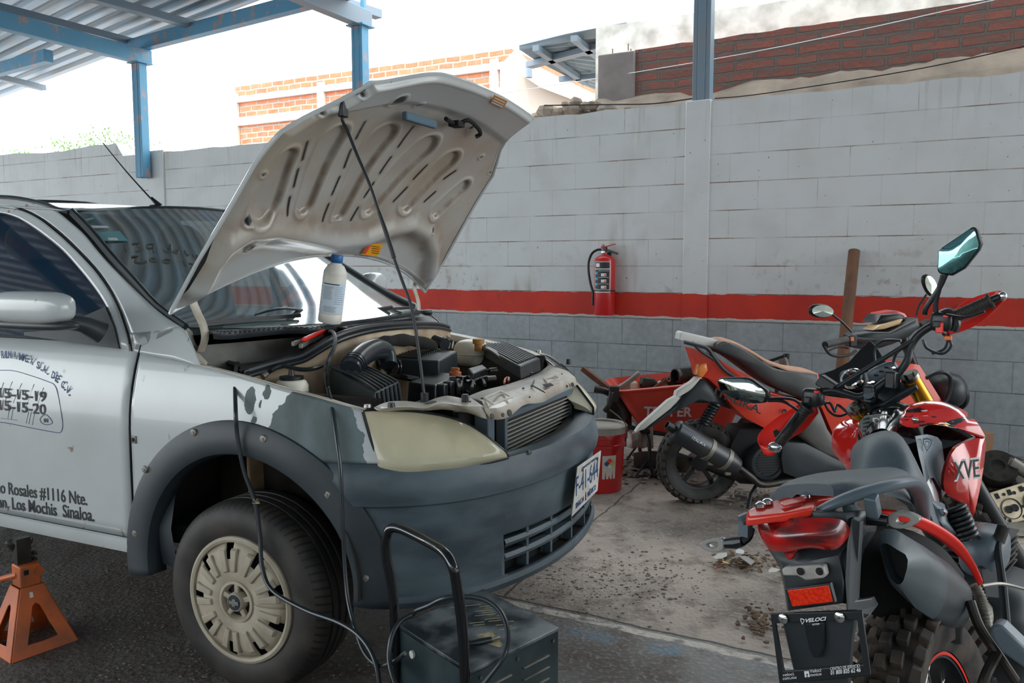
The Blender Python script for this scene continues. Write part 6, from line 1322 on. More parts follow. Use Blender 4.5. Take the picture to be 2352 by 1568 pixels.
b = MB(); q2 = [WY(2255, 1000, 4.5), WY(2284, 995, 4.5), WY(2276, 1060, 4.5), WY(2262, 1150, 4.5), WY(2240, 1150, 4.5)]; b.prism(q2, (0, .12, 0)); tag(build(b, 'cardboard_box', M('brown_cardboard', (150, 112, 84), .9)), 'piece of brown cardboard box standing behind the motorcycle', 'box')
b = MB(); b.prism([WY(2300, 1200, 3.95), WY(2420, 1195, 3.95), WY(2420, 1228, 3.85), WY(2330, 1232, 3.8), WY(2296, 1215, 3.85)], (0, .06, -.02)); tag(build(b, 'rocker_cover', MT['alu'], bevel=.006), 'flat alloy cover lying on the floor at the right edge', 'engine part')
random.seed(9); b = MB()
for k in range(60): x = random.uniform(2180, 2420); y = random.uniform(1090, 1200); b.rock(WY(x, y, random.uniform(4.1, 4.6)), random.uniform(.015, .04), k)
tag(build(b, 'scrap_metal', MT['greasy'], smooth=0), 'loose greasy scrap around the cylinder head', 'scrap', kind='stuff')
b = MB()
for k in range(90):
    x = random.gauss(1730, 60); y = random.gauss(1140, 14); P = WORLD.Z(x, y, .015); s_ = random.uniform(.005, .016); b.box(P, (s_ * 2.5, s_, s_ * .6), Matrix.Rotation(random.random() * 6, 3, 'Z') @ Matrix.Rotation(random.random() * .6, 3, 'X'))
tag(build(b, 'metal_offcuts', MT['alu'], smooth=0), 'metal offcuts scattered under the parked scooter-like motorcycle', 'scrap', kind='stuff')
# small black bracket with clear cup by the wall
t = thing('clamp_bracket', WALL, WALL.Y(1795, 835, -.25), 'small black bracket with a clear cup behind the seat, near the wall', 'bracket')
b = MB(); b.beam(WALL.Y(1765, 830, -.25), WALL.Y(1806, 816, -.25), .03, .02); b.cyl(WALL.Y(1806, 812, -.25), WALL.Y(1806, 824, -.25), .02, n=12); build(b, 'bracket_arm', MT['black2'], t)
b = MB(); b.cyl(WALL.Y(1798, 822, -.25), WALL.Y(1806, 846, -.25), .035, .03, n=16); build(b, 'cup', MT['alu'], t)
b = MB(); q3 = WALL.Y(1786, 840, -.25); b.cyl(V((q3.x, q3.y, 0)), q3, .015, n=10); build(b, 'stand_post', MT['black2'], t)
# --- litter heap and gravel
random.seed(21); b = MB()
def flake(b, P, s_, h):
    R = Matrix.Rotation(random.random() * 6.3, 3, 'Z') @ Matrix.Rotation(random.gauss(0, .35), 3, 'X'); n = random.choice((4, 5, 6)); b.prism([P + R @ V((math.cos(2 * math.pi * k / n) * s_ * random.uniform(.6, 1.2), math.sin(2 * math.pi * k / n) * s_ * random.uniform(.4, 1), 0)) for k in range(n)], (0, 0, h))
for k in range(120): P = WORLD.Z(random.gauss(1715, 36), random.gauss(1290, 12), .012 + random.random() * .02); flake(b, P, random.uniform(.006, .018), .002)
for k in range(60): P = WORLD.Z(random.gauss(1745, 22), random.gauss(1428, 20), .010); flake(b, P, random.uniform(.006, .014), .006)
tag(build(b, 'swept_litter', M('brown_litter', (112, 90, 70), .9, dirt=(60, 48, 40), dscale=30, damt=.7), smooth=0), 'swept heap of brown dirt and leaves on the floor', 'litter', kind='stuff')
for k, (x, y, s_, c_, lb, cat_) in enumerate(((1655, 1277, .04, (214, 210, 202), 'white paper scrap at the left end of the litter heap', 'paper'), (1716, 1284, .06, (150, 144, 140), 'torn grey paper on the litter heap', 'paper'), (1700, 1266, .035, (206, 206, 204), 'crumpled white paper at the top of the litter heap', 'paper'), (1776, 1310, .03, (210, 204, 196), 'white scrap at the right end of the litter heap', 'paper'), (1668, 1292, .022, (232, 190, 96), 'small yellow scrap on the litter heap', 'paper'))):
    b = MB(); random.seed(k + 3); P = WORLD.Z(x, y, .035); flake(b, P, s_, .002); tag(build(b, 'paper_scrap', M('paper%d' % k, c_, .8), smooth=0), lb, cat_)
b = MB(); b.cyl(WORLD.Z(1643, 1305, .012), WORLD.Z(1662, 1296, .02), .003, n=8); tag(build(b, 'orange_straw', MT['redhot']), 'orange stick on the floor beside the litter heap', 'stick')
random.seed(31); b = MB(); gm = M('floor_gravel', (150, 140, 128), .9, dirt=(104, 90, 78), dscale=3, damt=.9)
for k in range(520):
    x = random.gauss(1420, 130); y = random.gauss(1330, 42)
    if x < 1130 or y > 1440 + (x - 1400) * .2: continue
    P = WORLD.Z(x, y, .002); r = random.choice((.002, .003, .003, .004, .006)) * random.uniform(.7, 1.3); b.rock(P, (r * 1.3, r, r * .5), k)
for k in range(500):
    P = WORLD.Z(random.uniform(230, 900), random.uniform(1290, 1560), .002); r = random.choice((.002, .003, .004)); b.rock(P, (r * 1.3, r, r * .5), k)
for k in range(260):
    P = WORLD.Z(random.gauss(1460, 60), random.gauss(1075, 14), .01); r = random.uniform(.006, .018); b.rock(P, (r * 1.3, r, r * .6), k)
tag(build(b, 'gravel', gm, smooth=0), 'loose gravel and grit strewn over the concrete', 'gravel', kind='stuff')
# ================================================================= NEAR MOTORCYCLE (frame: x forward along the bike, y to its left, z up)
K = Frame((.80, 1.66, 0), (.677, .736))
def B(px, py, a): return K.X(px, py, a)
LEAN = math.radians(12); LV = V((0, math.sin(LEAN), math.cos(LEAN))); LA = V((0, math.cos(LEAN), -math.sin(LEAN)))
bike = thing('motorcycle', K, (0, -.137, 0), 'red and black off-road motorcycle seen from behind, leaning at the right edge', 'motorcycle')
pk = M('matte_black_bodywork', (44, 50, 55), .42, dirt=(74, 78, 80), dscale=7, damt=.35); gr = M('dark_grey_rail', (88, 101, 110), .38); st = M('textured_seat_vinyl', (78, 89, 96), .5, bump=.18, bscale=240)
knob = M('knobby_rubber', (40, 38, 36), .8, dirt=(104, 88, 76), dscale=16, damt=.6)
def knobby(c, ax, R, w, name, lab=None, rimm=None, n=34, h=.016):
    ax = ax.normalized(); u, t = perp(ax); b = MB()
    b.lathe(c, ax, [(R - .085, -w * .32), (R - .06, -w * .46), (R - .03, -w * .5), (R - .012, -w * .4), (R - .004, -w * .2), (R, 0), (R - .004, w * .2), (R - .012, w * .4), (R - .03, w * .5), (R - .06, w * .46), (R - .085, w * .32)], 60); wh = build(b, name, knob, bike if lab is None else lab)
    b = MB()
    for k in range(n):
        for row, (off, rr, sz) in enumerate(((-.43, R - .018, .8), (-.2, R - .004, 1), (.2, R - .004, 1), (.43, R - .018, .8), (0, R, .9))):
            a = 2 * math.pi * (k + (.5 if row in (1, 2) else 0) + (.25 if row == 4 else 0)) / n; rd_ = u * math.cos(a) + t * math.sin(a); tn = ax.cross(rd_); nn = (rd_ + ax * off * 1.3).normalized(); aw = tn.cross(nn).normalized()
            R3 = Matrix((tn, aw, nn)).transposed(); b.box(c + rd_ * rr + ax * off * w + nn * h * .3, (2 * math.pi * R / n * .55, w * .17, h * 1.6), R3)
    build(b, 'tread_knobs', knob, wh, bevel=.002, seg=1)
    b = MB(); b.lathe(c, ax, [(R - .083, -w * .3), (R - .10, -w * .28), (R - .105, 0), (R - .10, w * .28), (R - .083, w * .3)], 60); build(b, 'rim', MT['black2'], wh)
    for s_ in (-1, 1):
        b = MB(); b.lathe(c, ax, [(R - .088, s_ * w * .315), (R - .094, s_ * w * .31)], 60); build(b, 'rim_stripe', MT['redhot'], wh)
    b = MB(); b.lathe(c, ax, [(.02, -.07), (.035, -.06), (.035, .06), (.02, .07)], 20, cap=True); build(b, 'hub', MT['black2'], wh)
    b = MB(); [b.tube([c + ax * (.03 if k % 2 else -.03) + (u * math.cos(a) + t * math.sin(a)) * .03, c + (u * math.cos(a + (.35 if k % 4 < 2 else -.35)) + t * math.sin(a + (.35 if k % 4 < 2 else -.35))) * (R - .10)], .0018, 5) for k in range(32) for a in [2 * math.pi * k / 32]]; build(b, 'spokes', MT['steel'], wh, kind='stuff')
    return wh
rc = V((0, -.137, 0)) + LV * .292; rw = knobby(rc, LA, .290, .125, 'wheel')
fh = V((.927, .375, 0)); fl_ = V((-fh.y, fh.x, 0)); fu_ = (V((0, 0, 1)) * math.cos(.46) + fl_ * math.sin(.46)); fa = fh.cross(fu_); fc = B(2352, 1338, 1.16); fc = fc + fa * (.085 if fa.y > 0 else -.085); fc.z = max(fc.z, .295); fwz = knobby(fc, fa, .325, .095, 'wheel')
# fork, guards
ft_r, ft_l = B(2092, 868, .74), B(1968, 940, .66)
fb_r, fb_l = fc - fa * -.0 + fa * (-.085 if (fa.dot(ft_r - ft_l) < 0) else .085), None
sgn = 1 if fa.dot(ft_r - ft_l) > 0 else -1
fb_r = fc + fa * sgn * .085; fb_l = fc - fa * sgn * .085
gold = M('gold_fork_tube', (216, 150, 40), .22, .8)
for a_, c_ in ((ft_r, fb_r), (ft_l, fb_l)):
    b = MB(); b.cyl(a_, a_.lerp(c_, .55), .024, n=20); fk = build(b, 'fork_tube', gold, bike)
    b = MB(); b.cyl(a_.lerp(c_, .5), c_ + (c_ - a_) * .03, .027, n=20); build(b, 'fork_slider', MT['black2'], fk)
    b = MB(); d_ = (a_ - c_).normalized(); b.cyl(a_, a_ + d_ * .012, .026, n=20); b.cyl(a_ + d_ * .012, a_ + d_ * .020, .014, n=6); build(b, 'fork_cap', MT['steel'], fk)
gpt = [B(2238, 1128, .98), B(2252, 1126, .98), B(2308, 1235, 1.08), B(2305, 1250, 1.08), B(2285, 1240, 1.08)]
b = MB(); b.prism(gpt, V((0, -.012, .0))); build(b, 'fork_guard', MT['redhot'], bike, bevel=.004)
gpt = [B(2226, 1130, .98), B(2238, 1132, .98), B(2286, 1238, 1.08), B(2272, 1238, 1.08)]; b = MB(); b.prism(gpt, V((0, -.01, 0))); build(b, 'fork_guard', MT['greysteel'], bike, bevel=.003)
b = MB(); up_ = (ft_r - fb_r).normalized(); b.beam(ft_r - up_ * .02, ft_l - up_ * .02, .055, .024, up=up_); b.beam(ft_r - up_ * .16, ft_l - up_ * .16, .06, .028, up=up_); tc = build(b, 'triple_clamp', MT['black2'], bike, bevel=.006)
mid = (ft_r + ft_l) / 2
b = MB(); b.cyl(B(1998, 908, .66), B(2000, 912, .66) + up_ * .012, .016, n=16); build(b, 'steering_nut', MT['chrome'], tc)
b = MB(); b.cyl(mid - up_ * .02, mid - up_ * .24, .028, n=16); build(b, 'steering_head', MT['black2'], bike)
# handlebar
barp = [B(1790, 1018, .60), B(1838, 958, .62), B(1862, 925, .63), B(1885, 902, .64), B(1912, 896, .65), B(1945, 905, .66), B(1972, 912, .67), B(2000, 900, .68), B(2040, 872, .70), B(2066, 852, .72), B(2084, 826, .73), B(2090, 800, .74), B(2106, 772, .75), B(2140, 748, .76), B(2190, 728, .77), B(2295, 682, .79)]
b = MB(); b.tube(barp, .0115, 12, sm=4); hb_ = build(b, 'handlebar', MT['black2'], bike)
b = MB(); b.cyl(B(1905, 900, .65), B(2096, 782, .74), .007, n=10); build(b, 'crossbar', MT['black2'], hb_)
for (x, y, a) in ((2000, 895, .68), (2050, 862, .70)):
    b = MB(); b.box(B(x, y, a) + V((0, 0, -.012)), (.05, .03, .05)); rs = build(b, 'bar_clamp', MT['black2'], hb_, bevel=.005)
    for dx in (-.014, .014): b = MB(); P = B(x, y, a) + V((dx, 0, .016)); b.cyl(P, P + V((-.002, 0, .006)), .006, n=10); build(b, 'clamp_bolt', MT['chrome'], rs)
for pts in (((1786, 1022), (1852, 938), .60, .62), ((2196, 726), (2272, 692), .77, .785)):
    a_, c_ = B(*pts[0], pts[2]), B(*pts[1], pts[3]); b = MB(); n = 16; pr_ = []; L_ = (c_ - a_).length
    for k in range(n): pr_ += [(.0175, L_ * k / n), (.0175, L_ * (k + .55) / n), (.0158, L_ * (k + .6) / n), (.0158, L_ * (k + .95) / n)]
    b.lathe(a_, c_ - a_, [(.001, 0)] + pr_ + [(.024, L_), (.024, L_ + .006), (.012, L_ + .008)], 24); build(b, 'grip', MT['rubber'], hb_)
for (x, y, a, dx, dy) in ((1868, 912, .63, 1, -1), (2165, 738, .765, 1, 0)):
    b = MB(); sball(b, B(x, y, a), (.026, .030, .028), .5, 20); sw_ = build(b, 'switch_housing', MT['black2'], hb_)
    b = MB(); b.box(B(x + 8, y - 12, a - .02), (.012, .014, .008)); build(b, 'switch_button', MT['redhot'], sw_, bevel=.002)
    b = MB(); b.box(B(x - 14, y + 6, a - .03), (.014, .018, .018)); build(b, 'switch_body', MT['black'], sw_, bevel=.003)
b = MB(); b.box(B(2158, 752, .74), (.01, .02, .03)); b2_ = build(b, 'switch_button', MT['redhot'], hb_, bevel=.002); b = MB(); b.box(B(2178, 776, .75), (.012, .018, .012)); build(b, 'switch_button', M('orange_button', (240, 120, 40), .4), hb_, bevel=.002)
b = MB(); b.tube([B(2150, 728, .76), B(2180, 716, .765), B(2196, 740, .765), B(2190, 760, .765)], .012, 8, sm=5); build(b, 'throttle_housing', MT['black2'], hb_)
for pts in ([(1868, 895, .65), (1890, 876, .66), (1905, 868, .66)], [(1895, 905, .65), (1915, 880, .66), (1930, 872, .68)]): 
    pass
b = MB(); b.box(B(1900, 882, .655), (.03, .055, .035), Matrix.Rotation(.5, 3, 'X')); build(b, 'fluid_box', MT['black2'], hb_, bevel=.004)
for pts in ([(1880, 930, .63), (1905, 925, .66), (1918, 945, .67), (1925, 930, .69), (1960, 960, .7)], [(2165, 765, .76), (2185, 790, .76), (2165, 812, .76), (2130, 800, .75), (2120, 780, .75)], [(2070, 782, .75), (2030, 782, .76), (2010, 800, .76), (2010, 830, .76)], [(2090, 790, .74), (2060, 810, .75), (2050, 840, .75), (2045, 860, .74)], [(2180, 765, .77), (2170, 800, .77), (2140, 812, .76)], [(1890, 915, .65), (1905, 945, .67), (1930, 955, .69), (1960, 940, .71)]):
    b = MB(); b.tube([B(*p) for p in pts], .004, 8, sm=6); build(b, 'control_cable', MT['cable'], hb_)
for pts in ([(1830, 950, .60), (1800, 990, .56), (1782, 1012, .55)], [(2175, 722, .74), (2220, 728, .73), (2262, 715, .73)]): b = MB(); b.tube([B(*p) for p in pts], .006, 8, sm=4, flat=(1.4, .6)); build(b, 'lever', MT['black2'], hb_)
# hand guards
def ribbon(pa, pb, nm, m, par, th=.004, n=30, sm=5):
    A = resample(cat([B(*p) for p in pa], sm), n); Bq_ = resample(cat([B(*p) for p in pb], sm), n); b = MB(); b.grid([A, [p.lerp(q, .33) for p, q in zip(A, Bq_)], [p.lerp(q, .66) for p, q in zip(A, Bq_)], Bq_]); return build(b, nm, m, par, solid=th, smooth=50)
lg = ribbon([(1868, 906, .68), (1840, 925, .66), (1790, 955, .62), (1752, 985, .585), (1740, 1005, .56), (1743, 1020, .545), (1760, 1024, .545), (1775, 1016, .55)],
            [(1880, 948, .68), (1850, 985, .66), (1815, 1008, .62), (1790, 1030, .59), (1765, 1042, .56), (1752, 1042, .545), (1768, 1047, .545), (1782, 1042, .55)], 'hand_guard', MT['redhot'], hb_)
lw = [(1752, 990, .59), (1745, 1008, .56), (1750, 1030, .55)]
b = MB(); b.ball(B(1779, 1027, .545), (.012, .022, .016), 16); build(b, 'bar_end', MT['chrome'], lg)
b = MB(); P = B(1783, 997, .59); b.prism([B(1775, 990, .595), B(1783, 986, .595), B(1790, 992, .595), B(1788, 1002, .592), B(1778, 1004, .592)], (.001, 0, 0)); build(b, 'guard_hole', MT['dark'], lg)
rg = ribbon([(2178, 728, .80), (2205, 700, .82), (2240, 682, .83), (2280, 670, .82), (2303, 668, .80), (2309, 680, .79)],
            [(2172, 770, .80), (2205, 762, .82), (2245, 745, .83), (2280, 718, .82), (2300, 698, .80), (2309, 690, .79)], 'hand_guard', MT['redhot'], hb_)
b = MB(); b.ball(B(2303, 680, .79), (.008, .011, .013), 16); build(b, 'bar_end', MT['chrome'], rg)
# mirrors
def mirror(pts, a, stalk, gm_='mirror'):
    P = [B(x, y, a) for x, y in pts]; c_ = sum(P, V((0, 0, 0))) / len(P); n_ = (K.loc(CAM) - c_).normalized(); n2_ = V((-1, .0, .1)).normalized()
    b = MB(); b.prism([c_ + (p - c_) * 1.04 + V((.002, 0, 0)) for p in P], (.022, 0, 0)); mm = build(b, 'mirror', MT['black2'], hb_, bevel=.005)
    # slightly domed glass
    G = [c_ + (p - c_) * .95 for p in P]; b = MB(); rows = []
    for k in range(7):
        f = k / 6; rows.append([c_ + (p - c_) * f + V((-.002 - .006 * (1 - f * f), 0, 0)) for p in resample(G, 36, closed=True)])
    b.grid(rows[::-1], closed=True); build(b, 'mirror_glass', MT[gm_], mm, smooth=80)
    for s_ in stalk: b = MB(); b.tube([B(*p) for p in s_], .006, 8, sm=5, flat=(1.2, .8)); build(b, 'mirror_stalk', MT['black2'], mm)
mirror([(2155, 578), (2164, 568), (2232, 522), (2241, 526), (2252, 560), (2246, 575), (2214, 615), (2186, 631), (2160, 628), (2153, 620)], .74, [[(2172, 630, .745), (2158, 660, .75), (2128, 705, .755), (2124, 722, .76)], [(2166, 632, .745), (2150, 690, .755), (2150, 725, .76)]], 'mirror_refl')
mirror([(1646, 872), (1660, 868), (1712, 868), (1725, 872), (1760, 898), (1763, 912), (1755, 924), (1728, 926), (1690, 918), (1655, 900)], .60, [[(1760, 916, .60), (1790, 914, .61), (1825, 918, .62), (1848, 938, .625)], [(1765, 920, .60), (1800, 922, .61), (1838, 945, .62)]])
# visor and dials
vz = [(1880, 860, .86), (1905, 850, .88), (1945, 835, .92), (1985, 795, .94), (1997, 782, .94), (2012, 800, .94), (2030, 828, .93), (2050, 865, .90)]
vb = [(1886, 902, .80), (1900, 900, .80), (1930, 900, .80), (1960, 900, .80), (1990, 895, .80), (2010, 890, .80), (2030, 885, .80), (2050, 880, .80)]
b = MB(); b.prism([B(*p) for p in ((1880, 860, .80), (1912, 850, .82), (1945, 836, .86), (1975, 803, .89), (1997, 782, .90), (2014, 798, .90), (2034, 830, .89), (2054, 868, .86), (2040, 900, .80), (1980, 920, .78), (1890, 908, .76))], (.008, 0, .0)); vs_ = build(b, 'dash_visor', M('visor_black', (16, 18, 21), .6), bike, bevel=.002)

b = MB(); b.tube([B(*p) for p in vz[:1]] + [B(1886, 905, .80)], .004, 6); build(b, 'visor_edge', MT['redhot'], vs_)
ax_ = V((-.75, .12, .62)); P = B(1957, 868, .735); b = MB(); b.lathe(P, ax_, [(.001, .0), (.026, .0)], 36); dl = build(b, 'dial_face', M('dark_dial', (34, 38, 42), .15, coat=.6), bike)
b = MB(); b.lathe(P, ax_, [(.026, -.01), (.026, .005), (.029, .008), (.033, .005), (.034, -.008)], 36); build(b, 'dial_ring', MT['chrome'], dl)
b = MB(); b.tube([P + ax_.normalized() * .004, P + ax_.normalized() * .004 + V((.006, .012, .008))], .0010, 5); build(b, 'needle', MT['redhot'], dl)
b = MB(); sball(b, B(1962, 872, .785), (.028, .042, .030), .6, 24); build(b, 'dash_housing', M('dash_plastic', (30, 34, 38), .55), bike)
b = MB(); sball(b, B(2028, 853, .76), (.02, .045, .022), .6, 20, Matrix.Rotation(-.5, 3, 'X')); ds = build(b, 'display_unit', gr, bike)
for k in range(3): b = MB(); b.box(B(2012 + 12 * k, 862 - 9 * k, .735), (.003, .010, .005)); build(b, 'indicator_lamp', MT['dark'], ds)
# tank
tk_s = [(.48, (1985, 1012), (2035, 985), (2100, 1060), (2150, 1165)), (.55, (1978, 990), (2035, 958), (2115, 1010), (2165, 1140)), (.62, (1972, 970), (2030, 936), (2110, 965), (2165, 1100)), (.70, (1985, 950), (2040, 926), (2105, 940), (2160, 1040)), (.76, (2010, 945), (2050, 925), (2095, 935), (2140, 1000))]
b = MB(); rows = []
for a, l_, t_, r_, d_ in tk_s: rows.append(cat([B(l_[0] + 5, l_[1] + 70, a), B(*l_, a), B(*t_, a), B(*r_, a), B(*d_, a)], 8))
rows = [cat([rows[i][k] for i in range(len(rows))], 4) for k in range(len(rows[0]))]; b.grid(rows); tank = build(b, 'fuel_tank', MT['gloss'], bike, smooth=80)
b = MB(); ri = resample([B(*p) for p in ((2100, 1000, .50), (2130, 995, .56), (2160, 1005, .62), (2168, 1060, .62), (2160, 1130, .56), (2146, 1165, .5), (2138, 1160, .5), (2120, 1090, .48), (2108, 1040, .48))], 20, True)
b.prism([p + V((-.008, -.004, 0)) for p in ri], (.004, .002, 0)); build(b, 'tank_side_panel', MT['bluesteel'] if 0 else gr, tank, bevel=.002)
def tp_(x, y):        # point on the tank top
    P = B(x, y, .57); return P
pad = [(1978, 985), (1976, 968), (1988, 955), (2035, 950), (2052, 958), (2046, 975), (2038, 995), (2025, 1006), (1992, 1008), (1984, 1000)]
b = MB(); b.prism([B(x, y, .50 + (1010 - y) * .0012) for x, y in pad], (-.004, 0, .002)); pd = build(b, 'tank_pad', M('carbon_tank_pad', (150, 152, 146), .3, .5, dirt=(92, 94, 92), dscale=90, damt=.6), tank, bevel=.002)
for k in range(5):
    for xx, sg_ in ((1990, 1), (2034, -1)): b = MB(); a_ = .50 + (1010 - (962 + 9 * k)) * .0012 - .006; b.tube([B(xx - 7, 964 + 9 * k, a_), B(xx + 7, 960 + 9 * k, a_)], .0022, 5); build(b, 'pad_rib', MT['black2'], pd)
def shield(c, w, h, m, par, d_=(-.001, 0, 0), fill=False):
    o_ = [(-1, .8), (0, 1), (1, .8), (.85, 0), (0, -1.2), (-.85, 0)]; P = [c + V((0, -x * w, y * h)) for x, y in o_]
    b = MB(); I = [c + (p - c) * .72 for p in P]; b.frame(P, I, d_); return build(b, 'emblem', m, par, smooth=0)
shield(B(2012, 966, .535), .009, .008, MT['decal'], pd)
b = MB(); P = B(2020, 946, .6); 
em = shield(B(2133, 1018, .53) + V((-.012, 0, 0)), .012, .017, MT['chrome'], tank); shield(B(2133, 1018, .53) + V((-.0125, 0, 0)), .006, .009, MT['chrome'], tank)
# red shrouds
def panel(pts, nm, m, par=bike, th=(.012, .010, 0), bev=.004, sm=0, n=0):
    P = [B(*p) for p in pts]; P = cat(P, sm, True) if sm else P
    if n: P = resample(P, n, True)
    b = MB(); c_ = sum(P, V((0, 0, 0))) / len(P); m_ = len(P); I = [c_ + (p - c_) * .6 + V((-.012, -.006, 0)) for p in P]; Q = [p + V(th) for p in P]; C2 = c_ + V((-.016, -.008, 0))
    b.add(P + I + [C2] + Q, [(i, (i + 1) % m_, m_ + (i + 1) % m_, m_ + i) for i in range(m_)] + [(m_ + i, m_ + (i + 1) % m_, 2 * m_) for i in range(m_)] + [(i, (i + 1) % m_, 2 * m_ + 1 + (i + 1) % m_, 2 * m_ + 1 + i) for i in range(m_)] + [tuple(2 * m_ + 1 + i for i in range(m_))]); return build(b, nm, m, par, smooth=50)
rg_ = MT['redgloss']
stz = Mat('red_gloss_with_black_streaks'); P_ = stz.xyz(); q = stz.ramp(stz.noise(20, 3, stretch=(.5, 1, 3.4)), .53, .56); q2 = stz.ramp(stz.noise(30, 2, stretch=(.4, 1, 4)), .66, .68)
stz.col(stz.mix(q2, stz.mix(q, lin((212, 38, 32)), lin((24, 22, 26))), lin((220, 190, 190)))); stz.set(Roughness=.14, Coat_Weight=.8)
us = panel([(2072, 976, .52), (2078, 952, .54), (2092, 934, .58), (2120, 924, .62), (2160, 922, .66), (2200, 934, .68), (2235, 958, .70), (2258, 992, .70), (2262, 1008, .70), (2235, 1000, .68), (2205, 985, .64), (2170, 974, .60), (2130, 976, .56), (2100, 982, .53)], 'tank_shroud', stz.m, sm=2)
ls = panel([(2262, 1006, .70), (2262, 1050, .69), (2255, 1100, .66), (2245, 1150, .62), (2236, 1185, .60), (2228, 1188, .60), (2222, 1160, .59), (2200, 1150, .57), (2170, 1128, .55), (2169, 1090, .55), (2180, 1055, .56), (2196, 1028, .6), (2225, 1012, .66)], 'side_shroud', rg_, sm=2)
b = MB(); a_ = B(2186, 1100, .535); c_ = B(2246, 1092, .60); b.text('XVE', (a_ + c_) / 2 + V((-.012, -.008, 0)), c_ - a_, V((0, .1, 1)), .050, (c_ - a_).length, .045, .001); build(b, 'shroud_lettering', MT['decal'], ls, smooth=0)
b = MB(); b.text('XVE', (a_ + c_) / 2 + V((-.0145, -.009, .002)), c_ - a_, V((0, .1, 1)), .047, (c_ - a_).length * .95, -.005, .001); build(b, 'shroud_lettering', MT['decalk'], ls, smooth=0)
b = MB(); P = B(2105, 962, .535) + V((-.012, 0, 0)); b.ball(P, (.004, .009, .006), 12); build(b, 'shroud_bolt', MT['chrome'], us)
panel([(1975, 968, .62), (1950, 965, .64), (1925, 980, .64), (1915, 1000, .62), (1918, 1040, .6), (1945, 1070, .56), (1955, 1082, .52), (1962, 1040, .52), (1970, 1000, .56)], 'side_shroud', rg_, sm=2)
panel([(2100, 980, .66), (2150, 975, .68), (2200, 984, .70), (2236, 1002, .71), (2225, 1030, .71), (2195, 1060, .70), (2180, 1120, .66), (2150, 1160, .60), (2110, 1100, .62)], 'tank_side', MT['gloss'], tank, th=(.01, .0, 0))
# seat
ss = [(-.26, (1774, 1146), (1800, 1116), (1900, 1112), (1915, 1140)), (-.20, (1768, 1140), (1830, 1098), (1960, 1100), (2000, 1130)), (-.08, (1790, 1118), (1900, 1083), (2030, 1098), (2080, 1150)), (.06, (1840, 1100), (1960, 1078), (2065, 1092), (2110, 1170)), (.20, (1930, 1095), (2000, 1076), (2085, 1085), (2135, 1190)), (.30, (1955, 1085), (2010, 1040), (2090, 1055), (2150, 1200)), (.40, (1957, 1050), (2005, 1003), (2080, 1020), (2150, 1180)), (.47, (1962, 1020), (2012, 998), (2070, 1004), (2135, 1110)), (.52, (1975, 1015), (2020, 1000), (2060, 1010), (2110, 1080))]
def seatm(ss, nm):
    rows = []
    for a, l_, t1, t2, r_ in ss: rows.append(cat([B(l_[0] + 2, l_[1] + 40, a), B(*l_, a), B(*t1, a), B(*t2, a), B(*r_, a)], 6))
    rows = [cat([rows[i][k] for i in range(len(rows))], 4) for k in range(len(rows[0]))]
    b = MB(); b.grid(rows)
    for e_ in (0, -1): f0 = [r[e_] for r in rows]; b.grid([f0, [sum(f0, V((0, 0, 0))) / len(f0)] * len(f0)])
    return build(b, nm, st, bike, smooth=80)
seatm(ss[:5] + [(.24, (1945, 1105), (2010, 1090), (2085, 1102), (2140, 1200))], 'passenger_seat')
seatm([(.20, (1958, 1110), (2000, 1075), (2085, 1085), (2152, 1215)), (.25, (1955, 1090), (2002, 1025), (2088, 1045), (2158, 1215)), (.31, (1956, 1050), (2000, 1000), (2078, 1014), (2160, 1200)), (.40, (1957, 1030), (2002, 996), (2072, 1004), (2150, 1160)), (.47, (1964, 1020), (2010, 998), (2066, 1006), (2130, 1110)), (.51, (1978, 1018), (2018, 1004), (2056, 1014), (2105, 1080))], 'rider_seat')
# grab rail, rack
b = MB(); b.tube([B(*p) for p in ((1880, 1172, -.30), (1930, 1150, -.29), (1985, 1130, -.26), (2050, 1112, -.20), (2090, 1108, -.12), (2108, 1125, -.05), (2114, 1150, .0), (2120, 1190, .05))], [.010, .014, .015, .015, .016, .016, .014, .012], 14, sm=5, flat=(1.2, .75)); gb_ = build(b, 'grab_rail', gr, bike)
b = MB(); b.tube([B(*p) for p in ((1700, 1195, -.32), (1715, 1188, -.31), (1740, 1182, -.28))], .012, 10, flat=(1.2, .8)); b.box(B(1712, 1212, -.31), (.02, .02, .03)); build(b, 'grab_rail', gr, bike)
for (x, y) in ((1905, 1170), (1950, 1150), (2000, 1138)): b = MB(); b.beam(B(x, y, -.27), B(x + 8, y + 45, -.25), .022, .022, up=(1, 0, 0)); build(b, 'rail_bracket', gr, gb_, bevel=.003)
rk = [(1716, 1172, -.35), (1735, 1160, -.32), (1850, 1128, -.22), (1925, 1118, -.18), (1942, 1122, -.18), (1945, 1136, -.19), (1880, 1146, -.25), (1868, 1165, -.33), (1800, 1178, -.35), (1718, 1190, -.36)]
b = MB(); tpz = [B(*p) for p in rk]; b.prism(tpz, (0, .004, -.018)); rkk = build(b, 'luggage_rack', MT['red'], bike, bevel=.004)
for x, y, a in ((1748, 1163, -.32), (1764, 1155, -.30), (1850, 1141, -.26), (1903, 1125, -.2)): b = MB(); P = B(x, y, a) + V((-.002, 0, .004)); b.lathe(P, (0, .1, 1), [(.010, -.004), (.010, .002), (.006, .005), (.001, .006)], 16); build(b, 'rack_bolt', MT['chrome'], rkk)
b = MB(); b.prism([B(1790, 1160, -.31) + V((0, 0, .004)), B(1845, 1146, -.27) + V((0, 0, .004)), B(1850, 1156, -.29) + V((0, 0, .004)), B(1800, 1170, -.33) + V((0, 0, .004))], (0, 0, .003)); build(b, 'rack_recess', MT['redgloss'], rkk, bevel=.001)
